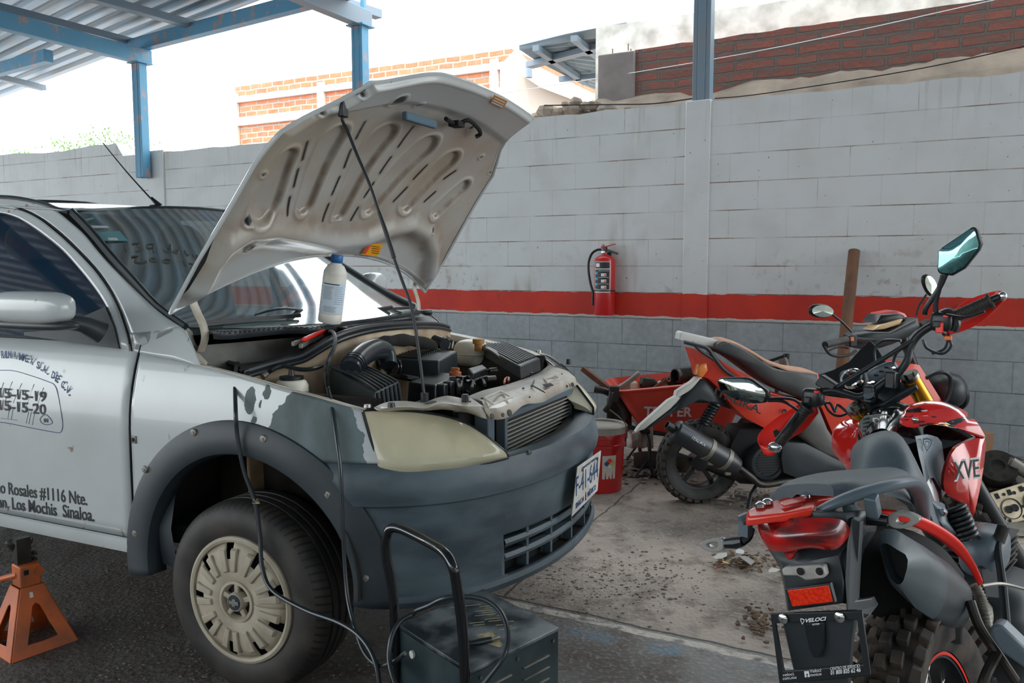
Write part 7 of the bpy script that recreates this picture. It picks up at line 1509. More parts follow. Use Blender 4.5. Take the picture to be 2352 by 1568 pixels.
# tail lamp
tl = Mat('red_tail_lens'); tl.col(tl.mix(tl.ramp(tl.noise(24, 3, stretch=(1, .3, 2)), .4, .65), lin((84, 5, 8)), lin((186, 18, 12)))); tl.set(Roughness=.24, Coat_Weight=.8); 
T_ = [B(*p) for p in ((1742, 1200, -.30), (1750, 1190, -.31), (1800, 1190, -.34), (1870, 1188, -.35), (1930, 1192, -.33), (1955, 1215, -.30))]; L2 = [B(*p) for p in ((1742, 1205, -.30), (1755, 1250, -.32), (1790, 1268, -.345), (1860, 1258, -.355), (1920, 1262, -.335), (1955, 1222, -.30))]
A_ = resample(cat(T_, 5), 30); Bq_ = resample(cat(L2, 5), 30); b = MB(); b.grid([[p.lerp(q, v) + V((-.022 * math.sin(math.pi * v) * math.sin(math.pi * k / 29) ** .5, 0, 0)) for k, (p, q) in enumerate(zip(A_, Bq_))] for v in [j / 10 for j in range(11)]]); tlm = build(b, 'tail_lamp', tl.m, bike, smooth=80)
b = MB(); b.prism([B(1795, 1262, -.34), B(1835, 1258, -.34), B(1820, 1284, -.33), B(1810, 1286, -.33)], (.01, 0, 0)); build(b, 'lamp_tip', tl.m, tlm, bevel=.002)
# tail body / mudguard
def loftB(secs, nm, m, par=bike, smooth=40, sm=3):
    b = MB(); rows = [[B(*p) for p in s_] for s_ in secs]; b.grid(rows); return build(b, nm, m, par, smooth=smooth, solid=.004)
loftB([[(1748, 1188, -.27), (1765, 1184, -.30), (1850, 1176, -.33), (1940, 1178, -.31), (1990, 1172, -.24), (2020, 1165, -.1)], [(1748, 1215, -.26), (1752, 1225, -.27), (1850, 1240, -.29), (1955, 1215, -.29), (1985, 1222, -.24), (2012, 1220, -.1)], [(1765, 1262, -.25), (1780, 1275, -.29), (1850, 1275, -.31), (1945, 1255, -.30), (1975, 1265, -.24), (1985, 1262, -.1)], [(1790, 1300, -.25), (1798, 1295, -.30), (1850, 1290, -.33), (1925, 1275, -.32), (1965, 1300, -.24), (1975, 1310, -.1)], [(1800, 1345, -.26), (1805, 1345, -.31), (1860, 1338, -.33), (1935, 1330, -.32), (1960, 1340, -.24), (1972, 1350, -.1)], [(1808, 1400, -.27), (1812, 1402, -.31), (1860, 1395, -.32), (1935, 1385, -.31), (1970, 1390, -.24), (1985, 1390, -.1)]], 'tail_section', pk)
b = MB(); b.prism([B(1955, 1190, -.30), B(1975, 1200, -.30), B(1970, 1290, -.29), B(1965, 1380, -.29), B(2000, 1375, -.25), B(2010, 1395, -.22), B(1990, 1420, -.3), B(1945, 1415, -.31), B(1940, 1330, -.31), B(1945, 1250, -.31)], (.02, 0, 0)); build(b, 'tail_bracket', pk, bike, bevel=.004)
b = MB(); b.prism([B(1794, 1308, -.35), B(1802, 1302, -.35), B(1878, 1297, -.35), B(1890, 1300, -.35), B(1896, 1322, -.35), B(1890, 1328, -.35), B(1850, 1333, -.35), B(1830, 1322, -.35), B(1798, 1322, -.35)], (.02, 0, 0)); pl3 = build(b, 'plate_lamp', M('scratched_clear_lamp', (170, 168, 164), .3, dirt=(110, 104, 98), dscale=30, damt=.6), bike, bevel=.003)
for x in (1838, 1882): b = MB(); P = B(x, 1312, -.353); b.lathe(P, (-1, 0, 0), [(.007, 0), (.003, .001), (.0005, .001)], 16); build(b, 'lamp_screw', MT['dark'], pl3)
b = MB(); b.prism([B(1802, 1352, -.352), B(1906, 1338, -.352), B(1918, 1386, -.35), B(1816, 1398, -.35)], (.012, 0, 0)); rf0 = build(b, 'reflector_frame', MT['black2'], bike, bevel=.002)
rfm = Mat('orange_red_reflector'); w1 = rfm.n.new('ShaderNodeTexVoronoi'); w1.inputs['Scale'].default_value = 160; rfm.link(rfm.c, w1.inputs['Vector']); rfm.col(rfm.mix(w1.outputs['Distance'], lin((248, 62, 22)), lin((196, 26, 12)))); rfm.set(Roughness=.2)
b = MB(); b.prism([B(1808, 1356, -.355), B(1902, 1344, -.355), B(1912, 1382, -.353), B(1820, 1393, -.353)], (.006, 0, 0)); build(b, 'reflector', rfm.m, rf0, bevel=.001)
# plate frame
fo = [B(*p, -.36) for p in ((1769, 1408), (1980, 1402), (1999, 1552), (1790, 1572))]; fi = [B(*p, -.36) for p in ((1781, 1432), (1968, 1424), (1981, 1526), (1800, 1541))]
b = MB(); b.frame(fo, fi, (.006, 0, 0)); pf = build(b, 'plate_frame', MT['black2'], bike, bevel=.002)
b = MB(); b.prism([B(1792, 1412, -.34), B(1965, 1405, -.34), B(1955, 1470, -.33), B(1945, 1600, -.31), B(1835, 1600, -.31), B(1812, 1500, -.33)], (.02, 0, 0)); mg_ = build(b, 'mudguard', pk, bike, bevel=.004)
b = MB(); b.prism([B(1845, 1430, -.345), B(1893, 1428, -.345), B(1893, 1485, -.34), B(1882, 1510, -.34), B(1868, 1512, -.34), B(1858, 1490, -.34)], (.006, 0, 0)); build(b, 'guard_recess', MT['black2'], mg_, bevel=.003)
for x, y in ((1800, 1420), (1930, 1416)): b = MB(); P = B(x, y, -.362); b.lathe(P, (-1, 0, 0), [(.009, 0), (.009, .004), (.005, .006), (.001, .006)], 14); build(b, 'plate_bolt', MT['chrome'], pf)
def bt(body, x0, y0, x1, y1, h, m=MT['decal'], bold=.0, sh=0): a_, c_ = B(x0, y0, -.3615), B(x1, y1, -.3615); hh = (B(x0, y0 - h, -.3615) - a_).length; b = MB(); b.text(body, (a_ + c_) / 2, c_ - a_, B(x0, y0 - 20, -.36) - a_, hh, (c_ - a_).length, bold, .0005, sh); build(b, 'frame_lettering', m, pf, smooth=0)
bt('VELOCI', 1850, 1429, 1898, 1424, 8, bold=.03, sh=.2); bt('MOTORS', 1866, 1436, 1882, 1434, 4)
b = MB(); c_ = B(1843, 1426, -.3618); o_ = [c_ + V((0, -x * .004, y * .005)) for x, y in ((-1, .8), (0, 1), (1, .8), (.85, 0), (0, -1.3), (-.85, 0))]; b.frame(o_, [c_ + (p - c_) * .65 for p in o_], (-.0004, 0, 0)); build(b, 'frame_emblem', MT['decal'], pf, smooth=0)
bt('veloci.', 1798, 1553, 1825, 1550, 7); bt('com.mx', 1798, 1561, 1830, 1558, 7); bt('Veloci', 1860, 1545, 1886, 1542, 8); bt('motos', 1861, 1553, 1887, 1550, 7); bt('CENTRO DE SERVICIO', 1907, 1539, 1975, 1532, 7); bt('01 800 835 62 46', 1908, 1549, 1977, 1542, 9, bold=.02)
b = MB(); b.prism([B(*p, -.3608) for p in ((1847, 1541), (1858, 1540), (1860, 1554), (1849, 1555))], (-.0006, 0, 0)); sq = build(b, 'frame_icon', MT['decal'], pf, smooth=0); bt('f', 1852, 1555, 1857, 1554, 11, MT['decalk'], .03)
# indicators
cl = M('clear_indicator_lens', (150, 150, 146), .15, coat=.5)
def leafs(pts, a, nm='indicator'):
    P = resample(cat([B(x, y, a) for x, y in pts], 4, True), 28, True); c_ = sum(P, V((0, 0, 0))) / 28; b = MB(); b.frame(P, [c_ + (p - c_) * .45 for p in P], (.018, 0, 0)); return build(b, nm, cl, bike, bevel=.003)
i1 = leafs([(1604, 1252), (1622, 1240), (1645, 1236), (1660, 1238), (1662, 1256), (1655, 1266), (1632, 1268)], -.30)
b = MB(); b.tube([B(1660, 1248, -.29), B(1690, 1246, -.29), B(1706, 1243, -.29)], [.009, .012, .010], 10); build(b, 'indicator_stem', MT['black2'], i1); b = MB(); b.tube([B(1704, 1244, -.29), B(1718, 1232, -.28), B(1724, 1212, -.27)], .009, 8, sm=4); build(b, 'indicator_bracket', MT['black2'], i1)
i2 = leafs([(2040, 1184), (2055, 1176), (2085, 1178), (2112, 1192), (2100, 1206), (2075, 1214), (2050, 1212), (2038, 1200)], -.22)
b = MB(); b.tube([B(1976, 1192, -.22), B(2005, 1190, -.22), B(2040, 1196, -.22)], [.011, .013, .010], 10); build(b, 'indicator_stem', MT['black2'], i2); b = MB(); b.cyl(B(1972, 1196, -.22), B(1984, 1192, -.22), .0135, n=12); build(b, 'indicator_nut', MT['rust'], i2)
# exhaust
o0 = [(2018, 1245), (2022, 1222), (2034, 1214), (2058, 1216), (2092, 1238), (2128, 1276), (2137, 1300), (2134, 1350), (2118, 1385), (2102, 1394), (2070, 1362), (2048, 1342), (2036, 1320)]
P0 = [B(x, y, -.20 + (x - 2018) * .0006) for x, y in o0]; c0 = sum(P0, V((0, 0, 0))) / len(P0)
e1 = [(2112, 1330), (2118, 1310), (2140, 1290), (2165, 1292), (2200, 1310), (2228, 1345), (2234, 1368), (2230, 1410), (2216, 1440), (2200, 1456), (2170, 1448), (2140, 1425), (2118, 1385)]
P1 = [B(x, y, .14) for x, y in e1]
exm = M('matte_muffler', (62, 70, 76), .4, .3, dirt=(86, 84, 82), dscale=5, damt=.4)
R0 = resample(P0, 39, True); R1 = resample(P1, 39, True); I0 = [B(x, y, -.205) for x, y in ((2026, 1252), (2030, 1246), (2044, 1250), (2062, 1262), (2080, 1272), (2086, 1285), (2084, 1305), (2076, 1332), (2068, 1342), (2058, 1338), (2048, 1326), (2038, 1300), (2032, 1278))]
RI = resample(I0, 39, True)
b = MB(); mid_ = [[p.lerp(q, f) + (p.lerp(q, f) - (c0.lerp(sum(P1, V((0, 0, 0))) / 13, f))) * .07 * math.sin(math.pi * f) for p, q in zip(R0, R1)] for f in (0, .2, .4, .6, .8, 1)]
b.grid([[p + V((.03, 0, 0)) for p in RI], RI, [p.lerp(q, .6) for p, q in zip(RI, R0)], R0] + mid_[1:] + [[sum(P1, V((0, 0, 0))) / 13] * 39], closed=True); ex = build(b, 'muffler', exm, bike, smooth=40)
b = MB(); b.grid([[c0 + (p - c0) * 1.012 + V((-.002, 0, 0)) for p in RI], [c0 + (p - c0) * 1.012 + V((-.001, 0, 0)) for p in R0]] + [[q + (q - c0.lerp(sum(P1, V((0, 0, 0))) / 13, f)) * .012 for q in r] for f, r in ((.2, mid_[1]), (.34, [a.lerp(c, .7) for a, c in zip(mid_[1], mid_[2])]))], closed=True); build(b, 'muffler_collar', M('satin_grey_collar', (68, 78, 84), .45), ex, smooth=40)
b = MB(); b.prism([p + V((.03, 0, 0)) for p in I0], (.01, 0, 0)); build(b, 'muffler_outlet', MT['dark'], ex, smooth=0)
for x, y in ((2148, 1310), (2132, 1366)): b = MB(); P = B(x, y, -.06); n_ = (K.loc(CAM) - P).normalized(); P = P + n_ * .004; b.ball(P, .005, 8); build(b, 'muffler_rivet', MT['chrome'], ex)
b = MB(); b.tube([sum(P1, V((0, 0, 0))) / 13, B(2240, 1440, .3), B(2260, 1400, .45), B(2230, 1330, .62)], [.03, .022, .02, .02], 12, sm=6); build(b, 'exhaust_pipe', MT['alu'], ex)
# red rear fender stripe
ribbon([(1990, 1168, -.1), (2050, 1178, -.08), (2110, 1186, -.02), (2160, 1210, .04), (2205, 1245, .10), (2235, 1285, .14), (2258, 1338, .16)], [(1985, 1180, -.1), (2040, 1194, -.08), (2100, 1210, -.02), (2145, 1232, .04), (2185, 1262, .10), (2222, 1300, .14), (2248, 1346, .16)], 'rear_side_panel', MT['redhot'], bike, .012)
ribbon([(1965, 1195, -.1), (2030, 1205, -.06), (2110, 1225, 0), (2170, 1262, .06), (2215, 1320, .12)], [(1975, 1400, -.1), (2030, 1420, -.06), (2100, 1440, 0), (2170, 1470, .06), (2210, 1480, .12)], 'wheel_well', MT['dark'], bike, .01)
panel([(2140, 1152, .30), (2170, 1158, .34), (2178, 1195, .34), (2200, 1228, .34), (2170, 1222, .3), (2148, 1195, .28)], 'frame_cover', gr, bike)
b = MB(); P = B(2165, 1176, .30); b.ball(P, (.005, .012, .010), 10); build(b, 'cover_bolt', MT['chrome'], bike)
# shock
a_, c_ = B(2190, 1165, .36), B(2222, 1240, .36); d_ = c_ - a_; b = MB(); u_, t_ = perp(d_.normalized()); b.tube([a_ + d_ * (k / 80) + (u_ * math.cos(k / 80 * 2 * math.pi * 7) + t_ * math.sin(k / 80 * 2 * math.pi * 7)) * .026 for k in range(81)], .0055, 8); sk = build(b, 'shock_spring', MT['black2'], bike)
b = MB(); b.cyl(a_, c_, .014); build(b, 'shock_body', MT['greasy'], sk)
b = MB(); b.tube([B(2220, 1175, .38), B(2232, 1200, .38), B(2230, 1225, .38), B(2218, 1236, .38)], .007, 8, sm=4); build(b, 'vent_hose', MT['black2'], bike)
# swing arm, engine, pegs
b = MB(); b.tube([rc - LA * .085, V((.25, -.20, .33)), V((.5, -.20, .36))], [.02, .026, .03], 10, flat=(1, 1.3)); b.tube([rc + LA * .085, V((.25, .03, .36)), V((.5, .03, .38))], [.02, .026, .03], 10, flat=(1, 1.3)); build(b, 'swing_arm', gr, bike)
b = MB(); sball(b, V((.60, -.04, .36)), (.16, .13, .14), .6, 24); en_ = build(b, 'engine', MT['black'], bike)
b = MB(); sball(b, B(2262, 1262, .48), (.09, .05, .06), .7, 20); build(b, 'clutch_cover', gr, en_)
b = MB(); b.prism([B(2248, 1302, .38), B(2290, 1300, .42), B(2300, 1330, .42), B(2296, 1378, .42), B(2262, 1375, .38)], (.06, .03, 0)); build(b, 'airbox', MT['black'], bike, bevel=.006)
for k in range(6): b = MB(); b.box(V((.66, -.02 + .02, .50 + .016 * k)), (.14, .15, .005)); build(b, 'cooling_fin', MT['black2'], en_)
b = MB(); b.tube([B(2304, 1205, .45), B(2298, 1240, .44), B(2292, 1260, .42), B(2304, 1350, .36), B(2312, 1440, .30)], .009, 10, sm=3); kl = build(b, 'kick_lever', MT['black2'], bike); b = MB(); b.cyl(B(2306, 1208, .45), B(2293, 1244, .44), .014, n=12); build(b, 'lever_rubber', MT['rubber'], kl)
a_ = [B(*p) for p in ((2236, 1342, .18), (2252, 1372, .18), (2262, 1405, .16), (2268, 1445, .12))]; pp = cat(a_, 10); b = MB(); b.tube(pp, [.010 + (.0025 if k % 2 else 0) for k in range(len(pp))], 10); build(b, 'ribbed_hose', MT['alu'], bike)
b = MB(); b.tube([B(2255, 1345, .2), B(2300, 1340, .3), B(2352, 1352, .35)], .004, 6, sm=4); build(b, 'brake_line', MT['alu'], bike)
b = MB(); q_ = [B(2270, 1445, .02), B(2284, 1432, .02), B(2302, 1440, .02), B(2370, 1505, .05), B(2370, 1550, .05), B(2300, 1500, .02), B(2272, 1462, .02)]; b.prism(q_, (.05, .0, 0)); build(b, 'passenger_peg', gr, bike, bevel=.010)
b = MB(); b.tube([B(2228, 1380, .1), B(2250, 1440, .08), B(2290, 1500, .06), B(2330, 1560, .1)], .010, 10, sm=4); b.tube([B(2290, 1500, .06), B(2260, 1560, .0), B(2250, 1620, 0)], .010, 10, sm=4); build(b, 'peg_bracket', MT['greasy'], bike)
b = MB(); b.lathe(rc - LA * .055, LA, [(.10, 0), (.10, .003), (.055, .003), (.055, 0)], 36); build(b, 'brake_disc', MT['steel'], bike)
b = MB(); b.tube([V((.45, .10, .30)), V((.40, .20, .12)), V((.36, .30, .012))], .011, 8); build(b, 'side_stand', MT['black2'], bike)

# ================================================================= FAR MOTORCYCLE (side on)
R2 = Frame((.98, 4.42, 0), (.99, .12))
def Q(px, py, l=0): return R2.Y(px, py, l)
bk = thing('motorcycle', R2, (0, 0, 0), 'red scooter-like motorcycle with a worn grey seat parked side-on by the wall', 'motorcycle')
rbody = M('sunfaded_red_body', (228, 62, 40), .35, dirt=(190, 80, 58), dscale=4, damt=.35, coat=.2)
wc = Q(1603, 1062, 0); Rr = .228; wc.z = max(wc.z, Rr - .004)
ax = V((0, 1, 0)); b = MB(); wd_ = .115
b.lathe(wc, ax, [(Rr - .082, -wd_ * .36), (Rr - .06, -wd_ * .5), (Rr - .03, -wd_ * .52), (Rr - .008, -wd_ * .38), (Rr, 0), (Rr - .008, wd_ * .38), (Rr - .03, wd_ * .52), (Rr - .06, wd_ * .5), (Rr - .082, wd_ * .36)], 60); w2 = build(b, 'wheel', MT['rubber'], bk)
b = MB(); 
for k in range(30):
    for off, sz in ((-.40, 1), (.0, .8), (.40, 1)):
        a = 2 * math.pi * (k + (.5 if off == 0 else 0)) / 30; rd_ = V((math.cos(a), 0, math.sin(a))); tn = ax.cross(rd_); nn = (rd_ + ax * off * .9).normalized(); aw = tn.cross(nn).normalized(); b.box(wc + rd_ * (Rr - .004 - abs(off) * .03) + ax * off * wd_, (.030, wd_ * .27, .014), Matrix((tn, aw, nn)).transposed())
build(b, 'tread_knobs', knob, w2, bevel=.002, seg=1)
b = MB(); b.lathe(wc, ax, [(Rr - .080, -.042), (Rr - .092, -.040), (Rr - .098, -.02), (Rr - .098, .02), (Rr - .092, .04), (Rr - .08, .042)], 48); b.lathe(wc, ax, [(.02, -.05), (.045, -.045), (.045, .045), (.02, .05)], 24, cap=True); rim2 = build(b, 'rim', MT['black2'], w2)
for k in range(5):
    a = 2 * math.pi * k / 5 + .3; b = MB(); b.beam(wc + V((math.cos(a), 0, math.sin(a))) * .035, wc + V((math.cos(a), 0, math.sin(a))) * (Rr - .092), .024, .022, up=(0, 1, 0)); build(b, 'rim_spoke', MT['black2'], rim2, bevel=.003)
def sil(pts, l, th, nm, m, par=bk, bulge=.02, sm=0, bev=0, tp=0):
    """body panel outlined from the side, with real width th from l on and a domed near face; tp narrows its rear end"""
    x0_ = min(p[0] for p in pts); x1_ = max(p[0] for p in pts); kk = [1 - tp * (1 - min(1, (p[0] - x0_) / (x1_ - x0_) / .4)) for p in pts]
    P = [Q(p[0], p[1], l + th / 2 * (1 - k)) for p, k in zip(pts, kk)]; P = cat(P, sm, True) if sm else P; m_ = len(P); c_ = sum(P, V((0, 0, 0))) / m_; b = MB()
    I = [c_ + (p - c_) * .8 + V((0, -bulge * .7, 0)) for p in P]; J = [c_ + (p - c_) * .4 + V((0, -bulge, 0)) for p in P]; D = V((0, th, 0)); KK = kk if not sm else [1] * m_; DD = [D * k for k in KK]; far_ = [c_ + (p - c_) * .8 + d + V((0, bulge * .7, 0)) for p, d in zip(P, DD)]
    b.grid([[c_ + V((0, -bulge, 0))] * m_, J, I, P, [p + d for p, d in zip(P, DD)], far_, [c_ + D + V((0, bulge, 0))] * m_], closed=True); return build(b, nm, m, par, smooth=50, bevel=bev)
sil([(1582, 798), (1612, 806), (1650, 824), (1690, 850), (1730, 876), (1775, 902), (1830, 918), (1880, 928), (1862, 950), (1835, 972), (1790, 985), (1755, 982), (1715, 962), (1680, 930), (1650, 890), (1625, 868), (1605, 862), (1600, 840)], -.13, .26, 'side_body', rbody, tp=.75)
sil([(1600, 862), (1606, 838), (1622, 834), (1626, 850), (1614, 866)], -.10, .05, 'tail_lamp', M('amber_lens', (236, 132, 60), .2), bulge=.006)
sil([(1608, 868), (1626, 876), (1650, 900), (1680, 940), (1640, 925), (1580, 925), (1556, 942), (1540, 950), (1575, 905)], -.05, .1, 'rear_mudguard', pk)
sil([(1590, 877), (1600, 868), (1612, 866), (1610, 882), (1570, 905), (1552, 915), (1555, 900)], -.05, .05, 'plate_holder', MT['white'], bulge=.004)
sil([(1460, 992), (1470, 978), (1535, 920), (1556, 908), (1562, 914), (1540, 938), (1480, 985)], -.05, .04, 'plate_holder', MT['white'], bulge=.004); sil([(1480, 988), (1542, 940), (1580, 908), (1600, 905), (1550, 945), (1500, 978)], -.05, .08, 'plate_bracket', pk, bulge=.004)
stm = Mat('worn_grey_seat'); P_ = stm.xyz(); tp2 = stm.ramp(P_[2], .0, .05); stm.col(stm.mix(stm.ramp(stm.noise(5, 4), .35, .7), lin((58, 62, 64)), lin((92, 92, 92)))); stm.set(Roughness=.5)
se = [(1653, 806), (1648, 792), (1662, 784), (1690, 790), (1725, 812), (1762, 838), (1810, 852), (1860, 856), (1886, 866), (1888, 895), (1880, 925), (1850, 918), (1805, 900), (1770, 880), (1730, 852), (1692, 825)]
sil(se, -.12, .24, 'seat', stm.m, bulge=.03, sm=2)
tpp = [(1655, 790), (1672, 786), (1700, 795), (1730, 812), (1765, 834), (1810, 850), (1860, 857), (1884, 865)]
b = MB(); b.grid([[Q(x, y, -.125) + V((0, 0, .000)) for x, y in tpp], [Q(x, y, -.10) + V((0, 0, .012)) for x, y in tpp], [Q(x, y, -.10) + V((0, .1, .02)) for x, y in tpp], [Q(x, y, -.10) + V((0, .2, .012)) for x, y in tpp]]); build(b, 'seat_top', M('faded_tan_seat_top', (196, 150, 124), .7), bk, solid=.006, smooth=60)
sil([(1563, 764), (1568, 761), (1640, 778), (1651, 782), (1648, 798), (1560, 780)], -.06, .08, 'rack_pad', M('white_pad', (226, 224, 220), .5), bulge=.004, bev=.004)
for l in (-.11, .09):
    b = MB(); b.tube([Q(1572, 785, l), Q(1600, 792, l), Q(1625, 800, l), Q(1640, 820, l), Q(1665, 850, l), Q(1700, 872, l), Q(1735, 890, l)], .011, 10, sm=5); gr2 = build(b, 'rack_rail', pk, bk)
    b = MB(); b.tube([Q(1590, 786, l), Q(1610, 806, l), Q(1640, 826, l)], .008, 8, sm=4); build(b, 'rack_stay', pk, gr2)
b = MB(); a_ = Q(1692, 928, -.158); a2 = Q(1747, 951, -.158); a0_ = a2 + (a_ - a2) * 1.95; b.text('ITALIKA.', (a0_ + a2) / 2, a2 - a0_, V((0, 0, 1)), .042, (a2 - a0_).length, .02, .001, .25); build(b, 'body_lettering', MT['decalk'], bk, smooth=0)
b = MB(); P = Q(1802, 945, -.155); b.lathe(P, (0, -1, 0), [(.014, 0), (.012, .004), (.006, .002), (.001, .002)], 16); build(b, 'body_screw', MT['black'], bk)
# shock, exhaust
a_, c_ = Q(1645, 925, -.14), Q(1620, 965, -.14); c_ = a_ + (c_ - a_) * 1.25; d_ = c_ - a_; u_, t_ = perp(d_.normalized()); b = MB(); b.tube([a_ + d_ * (k / 84) + (u_ * math.cos(k / 84 * 2 * math.pi * 8) + t_ * math.sin(k / 84 * 2 * math.pi * 8)) * .024 for k in range(85)], .008, 6); sk2 = build(b, 'shock_spring', MT['black2'], bk)
b = MB(); b.cyl(a_, c_ + d_ * .3, .012); build(b, 'shock_body', MT['black2'], sk2)
e0_, e1_ = Q(1548, 985, -.20), Q(1698, 1074, -.20); d_ = (e1_ - e0_).normalized(); Le = (e1_ - e0_).length
b = MB(); b.lathe(e0_, d_, [(.022, .0), (.050, .004), (.058, .012), (.058, Le * .85), (.040, Le * .97), (.022, Le)], 32); mu = build(b, 'muffler', M('dusty_black_muffler', (50, 56, 62), .35, .3, dirt=(96, 90, 84), dscale=6, damt=.4), bk)
b = MB(); b.lathe(e0_, -d_, [(.024, -.01), (.024, .045), (.019, .045), (.019, 0), (.001, 0)], 24); build(b, 'muffler_tip', MT['black2'], mu)
for f in (.52, .78):
    b = MB(); P = e0_ + d_ * Le * f; b.lathe(P, d_, [(.0585, -.012), (.061, -.011), (.061, .011), (.0585, .012)], 32); cb2 = build(b, 'muffler_clamp', MT['alu'], mu); b = MB(); b.box(P + V((.012, -.01, -.066)), (.03, .02, .03)); build(b, 'clamp_bolt', MT['alu'], cb2, bevel=.003)
b = MB(); up2 = V((-d_.z, 0, d_.x)); up2 = up2 if up2.z > 0 else -up2; P = e0_ + d_ * Le * .30 + V((0, -.0592, 0)) + up2 * .004; b.text('ITALIKA', P, d_, up2, .014, .085, .02, .0008, .2); build(b, 'muffler_lettering', MT['decal'], mu, smooth=0)
b = MB(); b.tube([e1_ - d_ * .01, Q(1725, 1095, -.2), Q(1748, 1112, -.19), Q(1790, 1108, -.17), Q(1830, 1098, -.12)], .018, 12, sm=5); build(b, 'exhaust_pipe', MT['greasy'], bk)
# engine and lower body
b = MB(); P = Q(1762, 1062, -.14); b.lathe(P, (0, -1, 0), [(.105, -.1), (.105, -.01), (.09, .012), (.075, .014), (.07, .006), (.001, .006)], 36); en2 = build(b, 'fan_cover', MT['black'], bk)
for k in range(9): b = MB(); h_ = .062 * math.sqrt(1 - (abs(k - 4) / 4.6) ** 2); b.beam(P + V((-h_, -.010, (k - 4) * .014)), P + V((h_, -.010, (k - 4) * .014)), .006, .006); build(b, 'fan_grille_bar', MT['black2'], en2)
sil([(1700, 985), (1760, 985), (1850, 985), (1860, 1040), (1840, 1090), (1780, 1115), (1700, 1110), (1670, 1070), (1680, 1020)], -.08, .18, 'engine', MT['dark'], bulge=.01)
sil([(1800, 1015), (1850, 1018), (1935, 1062), (1945, 1080), (1900, 1095), (1850, 1105), (1800, 1085), (1795, 1050)], -.17, .34, 'floor_panel', pk, bulge=.01)
sil([(1845, 950), (1880, 935), (1900, 985), (1930, 1030), (1945, 1060), (1880, 1040), (1840, 1000)], -.15, .3, 'leg_panel', M('dusty_grey_panel', (88, 90, 90), .5, dirt=(124, 116, 108), dscale=4, damt=.6), bulge=.02)
b = MB(); b.tube([wc, Q(1680, 1085, -.05), Q(1740, 1080, -.05)], [.03, .04, .05], 12); build(b, 'rear_arm', MT['greasy'], bk)
b = MB(); b.tube([Q(1742, 1105, -.1), Q(1725, 1135, -.18), V((Q(1718, 1150, -.2).x, -.2, .012))], .010, 8); build(b, 'side_stand', MT['black2'], bk)
# front end: fairing, lamp, steering, wheel
sil([(1885, 930), (1950, 900), (2030, 860), (2095, 835), (2112, 838), (2160, 915), (2172, 940), (2120, 965), (2040, 985), (1960, 1010), (1915, 1000)], -.14, .28, 'front_fairing', rbody)
b = MB(); sball(b, Q(2170, 895, -.02) + V((0, 0, 0)), (.085, .13, .10), .8, 28); hl2 = build(b, 'headlamp_shell', MT['black'], bk)
b = MB(); b.lathe(Q(2192, 900, -.02), (1, .0, .15), [(.10, -.02), (.108, 0), (.10, .02), (.085, .024), (.001, .03)], 32); build(b, 'headlamp_lens', MT['black2'], hl2)
b = MB(); b.tube([Q(2128, 868, -.14), Q(2150, 856, -.15), Q(2172, 856, -.15), Q(2184, 872, -.15), Q(2180, 905, -.15), Q(2168, 925, -.15), Q(2150, 925, -.14)], .011, 8, sm=5); build(b, 'headlamp_guard', MT['black2'], hl2)
fwc = Q(2140, 1085, 0); fwc.z = .232
b = MB(); b.tube([fwc + V((math.cos(a), 0, math.sin(a))) * .18 for a in [2 * math.pi * k / 36 for k in range(36)]], .048, 12, closed=True); w3 = build(b, 'wheel', MT['rubber'], bk)
b = MB(); b.lathe(fwc, ax, [(.135, -.03), (.125, 0), (.135, .03)], 36); b.lathe(fwc, ax, [(.02, -.05), (.04, -.045), (.04, .045), (.02, .05)], 20, cap=True); r3 = build(b, 'rim', MT['black2'], w3)
for k in range(5): a = 2 * math.pi * k / 5; b = MB(); b.beam(fwc + V((math.cos(a), 0, math.sin(a))) * .03, fwc + V((math.cos(a), 0, math.sin(a))) * .13, .02, .02, up=(0, 1, 0)); build(b, 'rim_spoke', MT['black2'], r3)
for l in (-.08, .08): b = MB(); b.cyl(fwc + V((0, l, 0)), Q(2120, 900, 0) + V((0, l, 0)), .018); build(b, 'fork_leg', MT['alu'], bk)
b = MB(); b.cyl(Q(2120, 900, 0), Q(2075, 775, 0), .025); build(b, 'steering_column', MT['black2'], bk)
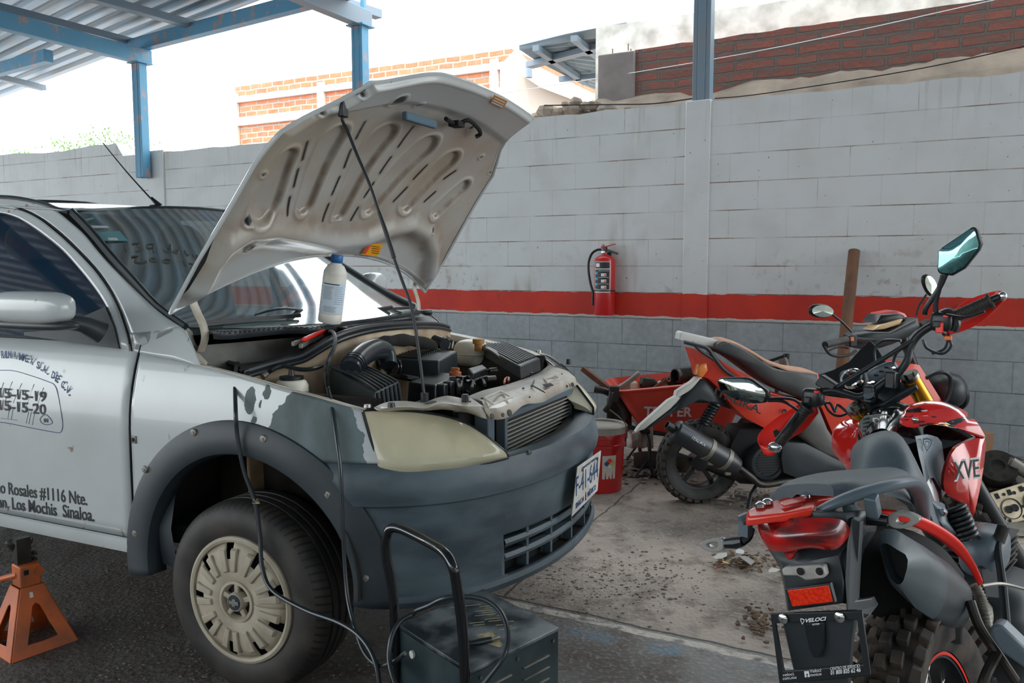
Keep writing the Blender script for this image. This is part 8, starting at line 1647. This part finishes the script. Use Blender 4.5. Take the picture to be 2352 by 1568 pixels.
# handlebar unit
sil([(1968, 772), (1990, 762), (2040, 762), (2090, 738), (2108, 730), (2112, 748), (2090, 772), (2050, 790), (2000, 806), (1972, 800)], -.16, .14, 'handlebar_cover', MT['black'], bulge=.02)
sil([(2012, 742), (2024, 724), (2060, 718), (2075, 724), (2082, 735), (2050, 745)], -.10, .14, 'dash_hood', MT['black2'], bulge=.012); sil([(2012, 738), (2024, 719), (2060, 713), (2078, 720), (2090, 736), (2075, 728), (2055, 724), (2030, 728)], -.06, .10, 'dash_rim', MT['red'], bulge=.004); sil([(2004, 758), (2020, 748), (2074, 732), (2068, 744), (2030, 756)], -.14, .1, 'dash_lens', M('yellowed_dash_lens', (212, 176, 130), .2), bulge=.006)
b = MB(); b.tube([Q(1893, 792, -.42), Q(1925, 784, -.36), Q(1955, 778, -.30), Q(2000, 780, -.2), Q(2060, 770, .0), Q(2110, 750, .22), Q(2125, 740, .3)], .012, 10, sm=5); hb3 = build(b, 'handlebar', MT['black2'], bk)
b = MB(); b.tube([Q(1895, 792, -.42), Q(1945, 780, -.33)], .018, 14); build(b, 'grip', MT['rubber'], hb3); b = MB(); b.cyl(Q(2112, 748, .22), Q(2128, 738, .34), .018); build(b, 'grip', MT['rubber'], hb3)
b = MB(); b.box(Q(1955, 782, -.31), (.04, .05, .06)); build(b, 'switch_box', MT['black2'], hb3, bevel=.006); b = MB(); b.box(Q(1957, 778, -.345), (.015, .01, .02)); build(b, 'switch_button', M('orange_switch', (226, 124, 74), .5), hb3)
b = MB(); b.tube([Q(1893, 795, -.43), Q(1905, 812, -.44), Q(1925, 818, -.42), Q(1950, 815, -.36), Q(1965, 806, -.3)], .008, 8, sm=5); build(b, 'hand_guard', MT['black2'], hb3); b = MB(); b.tube([Q(1948, 800, -.3), Q(1925, 797, -.36), Q(1903, 806, -.42)], .005, 8, sm=4); build(b, 'lever', MT['black2'], hb3)
for c_, rx, rz, l, rot, stk in (((1887, 714), 29, 16, -.36, .08, [(1912, 722), (1935, 740), (1956, 762)]), ((2136, 655), 14, 28, .2, -.5, [(2128, 676), (2112, 700), (2104, 725)])):
    C_ = Q(*c_, l); Y_ = R2.w(C_).y; R_ = Matrix.Rotation(rot, 3, 'Y'); b = MB(); sball(b, C_ + V((.0, .012, 0)), (rx * Y_ / FPX, .016, rz * Y_ / FPX), .85, 24, R_); m3 = build(b, 'mirror', MT['black2'], hb3)
    b = MB(); rows = [[C_ + R_ @ V((math.cos(a) * rx * .9 * f * Y_ / FPX, -.014 - .0012 * (1 - f), math.sin(a) * rz * .86 * f * Y_ / FPX)) for a in [2 * math.pi * k / 28 for k in range(28)]] for f in (1, .7, .35, .01)]; b.grid(rows, closed=True); build(b, 'mirror_glass', MT['mirror'], m3, smooth=80)
    b = MB(); b.tube([Q(x, y, l) for x, y in stk], .006, 8, sm=4); build(b, 'mirror_stalk', MT['black2'], m3)
